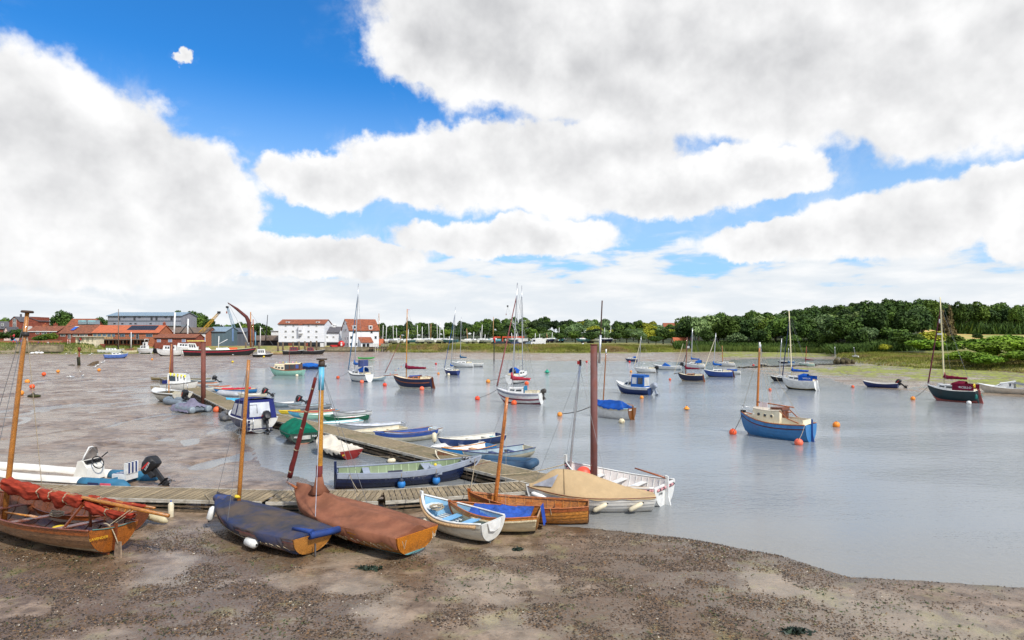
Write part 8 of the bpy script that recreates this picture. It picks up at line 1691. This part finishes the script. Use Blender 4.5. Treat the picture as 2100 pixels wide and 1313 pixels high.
# far wood behind the boatyard
for ri, (D, n, lo, hi) in enumerate(((385, 22, 7, 10), (440, 26, 9, 12), (500, 28, 11, 14), (570, 26, 12, 16))):
    for i in range(n):
        u = 762+ri*2+640*(i+rt.uniform(.05, .95))/n; y = D+rt.uniform(-16, 16); kd = rt.choice(['oak', 'oak', 'oak', 'ash', 'pine', 'willow']) if u < 1180 else rt.choice(['oak', 'willow', 'willow', 'ash', 'lime', 'pine'])
        if u < 1000 and kd in ('willow', 'lime'): kd = 'oak'
        hgt = rt.uniform(lo, hi)*(.8 if 1280 < u else 1)*(.86 if u < 980 else 1.0)
        tree(kd, (u-CX)/F*y, y, rt.uniform(5, 7.5), hgt, {'oak': 'dark tree', 'ash': 'mid green tree', 'pine': 'dark spreading pine', 'willow': 'grey green willow', 'lime': 'yellow green tree'}[kd]+' of the far wood, '+('front', 'second', 'third', 'back')[ri]+' row, behind the '+('masts by the mill' if u < 920 else 'boatyard middle' if u < 1070 else 'parked vans' if u < 1200 else 'open bank'), 'trees of the far wood', 'broadleaf_tree')
for px, D, rad, hgt, kd in ((1120, 300, 4.5, 5.5, 'willow'), (1150, 290, 4, 5, 'oak'), (1180, 300, 5, 6, 'ash'), (1210, 285, 4, 5.4, 'oak'), (1236, 300, 5, 6.5, 'willow'), (1262, 290, 4, 6, 'oak'), (1285, 300, 4.5, 6.5, 'ash'), (1310, 285, 4.5, 6, 'willow'), (1330, 300, 4.5, 8, 'lime'), (1360, 290, 5, 7.5, 'ash'), (1390, 285, 5, 7, 'oak'), (1410, 275, 5, 8, 'oak'), (1345, 275, 3.5, 4, 'oak'), (1095, 310, 4, 5, 'ash'), (1030, 300, 3.5, 5, 'ash'), (800, 300, 4, 4, 'oak'), (840, 300, 4, 4.5, 'oak'), (900, 300, 4, 4, 'oak')):
    tree(kd, (px-CX)/F*D, D, rad, hgt, {'oak': 'dark', 'ash': 'mid green', 'willow': 'grey green', 'lime': 'yellow green'}[kd]+' shrubby tree at the back of the far bank', 'shrubby trees at the back of the far bank', 'shrub')
# town trees
for px, D, rad, hgt, kd, lb in ((12, 262, 4.2, 11, 'ash', 'tree behind the grey roofed house at the far left'), (-8, 268, 4, 10, 'oak', 'tree at the far left edge of the town'), (130, 285, 5.5, 14.5, 'oak', 'round dark tree behind the red tiled house'), (120, 290, 4.5, 11, 'ash', 'smaller tree left of the round dark tree'), (200, 320, 5.5, 14, 'oak', 'dark tree left of the grey warehouse'), (214, 325, 5, 13, 'oak', 'dark tree touching the grey warehouse'), (186, 322, 4.5, 12, 'pine', 'dark spreading tree behind the glass dormers'),
  (374, 330, 6, 17.5, 'ash', 'tall green tree right of the grey warehouse'), (395, 325, 6.5, 18, 'oak', 'tallest green tree behind the boatyard'), (412, 322, 5.5, 15.5, 'ash', 'green tree right of the tallest one behind the boatyard'), (428, 318, 4.5, 13, 'oak', 'dark tree behind the blue grey shed'), (444, 318, 4, 10.5, 'oak', 'small dark tree right of the yellow crane tip'), (472, 320, 4.5, 10, 'ash', 'tree under the pale blue crane jib'), (490, 318, 4.5, 11, 'oak', 'dark tree behind the dark grey shed'), (508, 316, 4.2, 11, 'ash', 'tree behind the brown barge sail'), (526, 312, 5.2, 11, 'oak', 'dark tree right of the barge masts'), (546, 312, 4.8, 9, 'oak', 'dark tree left of the white block'), (62, 270, 4, 6.5, 'oak', 'low dark tree behind the brown brick house'), (100, 280, 3, 7, 'oak', 'dark tree top behind the low brick house')):
    tree(kd, (px-CX)/F*D, D, rad, hgt, lb, None, 'broadleaf_tree')
for px, D, rad, hgt, lb in ((35, 216, 2.8, 5.2, 'dark green shrub in front of the red brick house'), (24, 218, 2.4, 4.6, 'dark green shrub left of the one by the red brick house'), (92, 214, 3.0, 3.4, 'bright green rounded bush before the low brick house'), (103, 214, 2.6, 3.6, 'bright green bush right of the rounded one'), (80, 214, 2.4, 2.4, 'low bright green bush left of the rounded one'), (2, 216, 3, 4, 'shrub at the far left edge of the promenade')):
    tree('ash' if px > 70 else 'oak', (px-CX)/F*D, D, rad, hgt, lb, None, 'bush', trunk=False)
# undergrowth under the right-hand wood and the reed belt before it
def blades(name, label, pts, hs, ws, m, lean=.3):
    n = len(pts); r = rng; a = r.uniform(0, 6.28, n); dx = np.stack([np.cos(a), np.sin(a), 0*a], -1)*(ws[:, None]/2); l_ = r.normal(size=(n, 3))*lean*hs[:, None]; l_[:, 2] = hs
    V = np.stack([pts-dx, pts+dx, pts+l_], 1).reshape(-1, 3); o = link(name, np_mesh(name, V, np.arange(n*3).reshape(n, 3), m)); tag(o, label, kind='stuff'); return o
def scatter(n, u0, u1, f0, f1, dens=None):
    u = rng.uniform(u0, u1, n); bd = interp(u, BANKD); y = bd+f0+(f1-f0)*rng.random(n); x = (u-CX)/F*y; z = land(x, y)
    return np.stack([x, y, z-.03], -1)
GR1 = mat((126, 132, 56), .9, 'marsh_grass', .25, .12, spec=.2, dirt=C(154, 124, 88), dirt_amt=.9, dirt_s=.07); GR2 = mat((92, 112, 44), .9, 'green_grass', .25, .1, spec=.2, dirt=C(130, 130, 70), dirt_amt=.8, dirt_s=.09); REED = mat((104, 122, 56), .9, 'green_reeds', .2, .2, spec=.2)
p_ = scatter(60000, 780, 1480, -1, 16); blades('marsh_grass', 'rough brown green marsh grass on the far bank', p_, rng.uniform(.25, .75, len(p_)), rng.uniform(.10, .30, len(p_)), GR1)
p_ = scatter(16000, 1420, 1700, -2.5, 6); blades('reeds', 'green reed belt at the foot of the right wood', p_, rng.uniform(1.2, 2.2, len(p_)), rng.uniform(.10, .25, len(p_)), REED, .12)
p_ = scatter(45000, 1690, 2260, -1, 46); blades('marsh_grass', 'brown and green marsh grass on the right bank', p_, rng.uniform(.2, .55, len(p_)), rng.uniform(.06, .2, len(p_)), GR1)
p_ = scatter(8000, -100, 300, -1.5, 3); blades('bank_grass', 'rough grass on the slope below the town', p_, rng.uniform(.2, .7, len(p_)), rng.uniform(.1, .25, len(p_)), GR2)
u = rng.uniform(1385, 1960, 26000); y = np.maximum(interp(u, BANKD), 172)+rng.uniform(2, 40, 26000); x = (u-CX)/F*y; p_ = np.stack([x, y, land(x, y)], -1); u = rng.uniform(1880, 2300, 9000); y = rng.uniform(290, 345, 9000); x = (u-CX)/F*y; p2_ = np.stack([x, y, land(x, y)], -1); blades('undergrowth', 'dark undergrowth below the trees above the field', p2_, rng.uniform(3, 7, len(p2_)), rng.uniform(.7, 1.6, len(p2_)), LEAF['oak'], .4)
blades('undergrowth', 'dark undergrowth beneath the right wood', p_, rng.uniform(.8, 2.8, len(p_)), rng.uniform(.4, 1.0, len(p_)), LEAF['oak'], .5)
# ---------------------------------------------------------------- stones and weed on the near mud
def stones(n, xr, yr, smin, smax, seed, keep):
    r = np.random.default_rng(seed); y = r.uniform(*yr, n); x = (r.uniform(*xr, n)-CX)/F*y; z = land(x, y); k = keep(x, y, z, r); x, y, z = x[k], y[k], z[k]; n = len(x)
    s = r.uniform(smin, smax, n)**1.0; s = smin+(smax-smin)*r.random(n)**2.2
    base = np.array([(1, 0, 0), (.3, .9, .1), (-.8, .5, 0), (-.7, -.6, .05), (.4, -.85, 0), (.15, .1, .75), (-.2, -.1, .65)]); fs = np.array([(0, 1, 5), (1, 2, 6), (1, 6, 5), (2, 3, 6), (3, 4, 6), (4, 0, 5), (4, 5, 6)])
    a = r.uniform(0, 6.28, n); ca, sa = np.cos(a), np.sin(a); B = base[None]*r.uniform(.7, 1.3, (n, 7, 3))
    X = (B[:, :, 0]*ca[:, None]-B[:, :, 1]*sa[:, None])*s[:, None]+x[:, None]; Y = (B[:, :, 0]*sa[:, None]+B[:, :, 1]*ca[:, None])*s[:, None]*.8+y[:, None]; Z = B[:, :, 2]*s[:, None]*.8+z[:, None]-.004
    V = np.stack([X, Y, Z], -1).reshape(-1, 3); Fq = (fs[None]+7*np.arange(n)[:, None, None]).reshape(-1, 3); return V, Fq
def keep(x, y, z, r):
    al_, g_, w_, f_, st_ = zones(x, y, z); cl = sstep((fbm(x*1.3+31, y*1.7, 3)-.36)/.25); d = poly_sd(SW, x, y); return (r.random(len(x)) < st_*(.10+1.0*cl**1.5)) & (d > -.15)
STN = bpy.data.materials.new('beach_stones'); STN.use_nodes = True; t = NT(STN.node_tree); pr = t.n['Principled BSDF']; pos = t.node('ShaderNodeNewGeometry').outputs['Position']
n_ = t.node('ShaderNodeTexVoronoi', inp={'Vector': pos, 'Scale': 22.0}); s_ = t.node('ShaderNodeSeparateColor', inp={0: n_.outputs['Color']})
c = t.mix(t.ramp(s_.outputs[0], .25, .8), C(40, 33, 25), C(90, 71, 50)); c = t.mix(t.ramp(s_.outputs[1], .88, .94), c, C(128, 98, 64)); c = t.mix(t.ramp(s_.outputs[2], .985, .992), c, C(186, 176, 158)); t.l.new(c, pr.inputs['Base Color']); pr.inputs['Roughness'].default_value = .38
V, Fq = stones(420000, (-250, 2250), (11.6, 20.5), .009, .037, 5, keep); tag(link('beach_stones', np_mesh('beach_stones', V, Fq, STN)), 'small stones and shell grit strewn over the near mud', kind='stuff')
WEED = mat((58, 70, 34), .7, 'green_weed', .3, 4, .4, 20, dirt=C(92, 104, 40), dirt_amt=.5); n = 9000
y = rng.uniform(11.8, 19.5, n); x = (rng.uniform(-200, 2150, n)-CX)/F*y; f_ = fbm(x*.8+70, y*1.2, 3); k_ = (f_ > .60) & (poly_sd(SW, x, y) > .3); x, y = x[k_], y[k_]
p_ = np.stack([x, y, land(x, y)], -1); blades('green_weed', 'thin strands of green weed on the near mud', p_, rng.uniform(.015, .04, len(p_)), rng.uniform(.03, .07, len(p_)), WEED, 1.6)
for i, (px, py, s) in enumerate(((758, 1167, .26), (1630, 1296, .22), (1062, 1128, .12))):
    p = gnd(px, py); n = 200; q = rng.normal(size=(n, 3))*np.array([s*.5, s*.3, .008]); q[:, 2] = np.abs(q[:, 2]); q += np.array([p.x, p.y, p.z+.01]); dx = rng.normal(size=(n, 3))*.035; dy = rng.normal(size=(n, 3))*.05; dy[:, 2] = np.abs(dy[:, 2])*.4
    V = np.stack([q-dx, q+dx, q+dy], 1).reshape(-1, 3); o = link('weed_clump', np_mesh('weed_clump', V, np.arange(n*3).reshape(n, 3), mat((34, 52, 36), .6, 'dark_weed', .3, 6))); tag(o, ['dark weed clump on the mud right of the brown covered dinghy', 'weed clump at the lower right of the mud', 'small weed clump by the white and blue tender', 'small weed clump at the right of the mud by the water', 'small dark weed clump among the stones of the point'][i], 'seaweed')
print('trees', ntree)
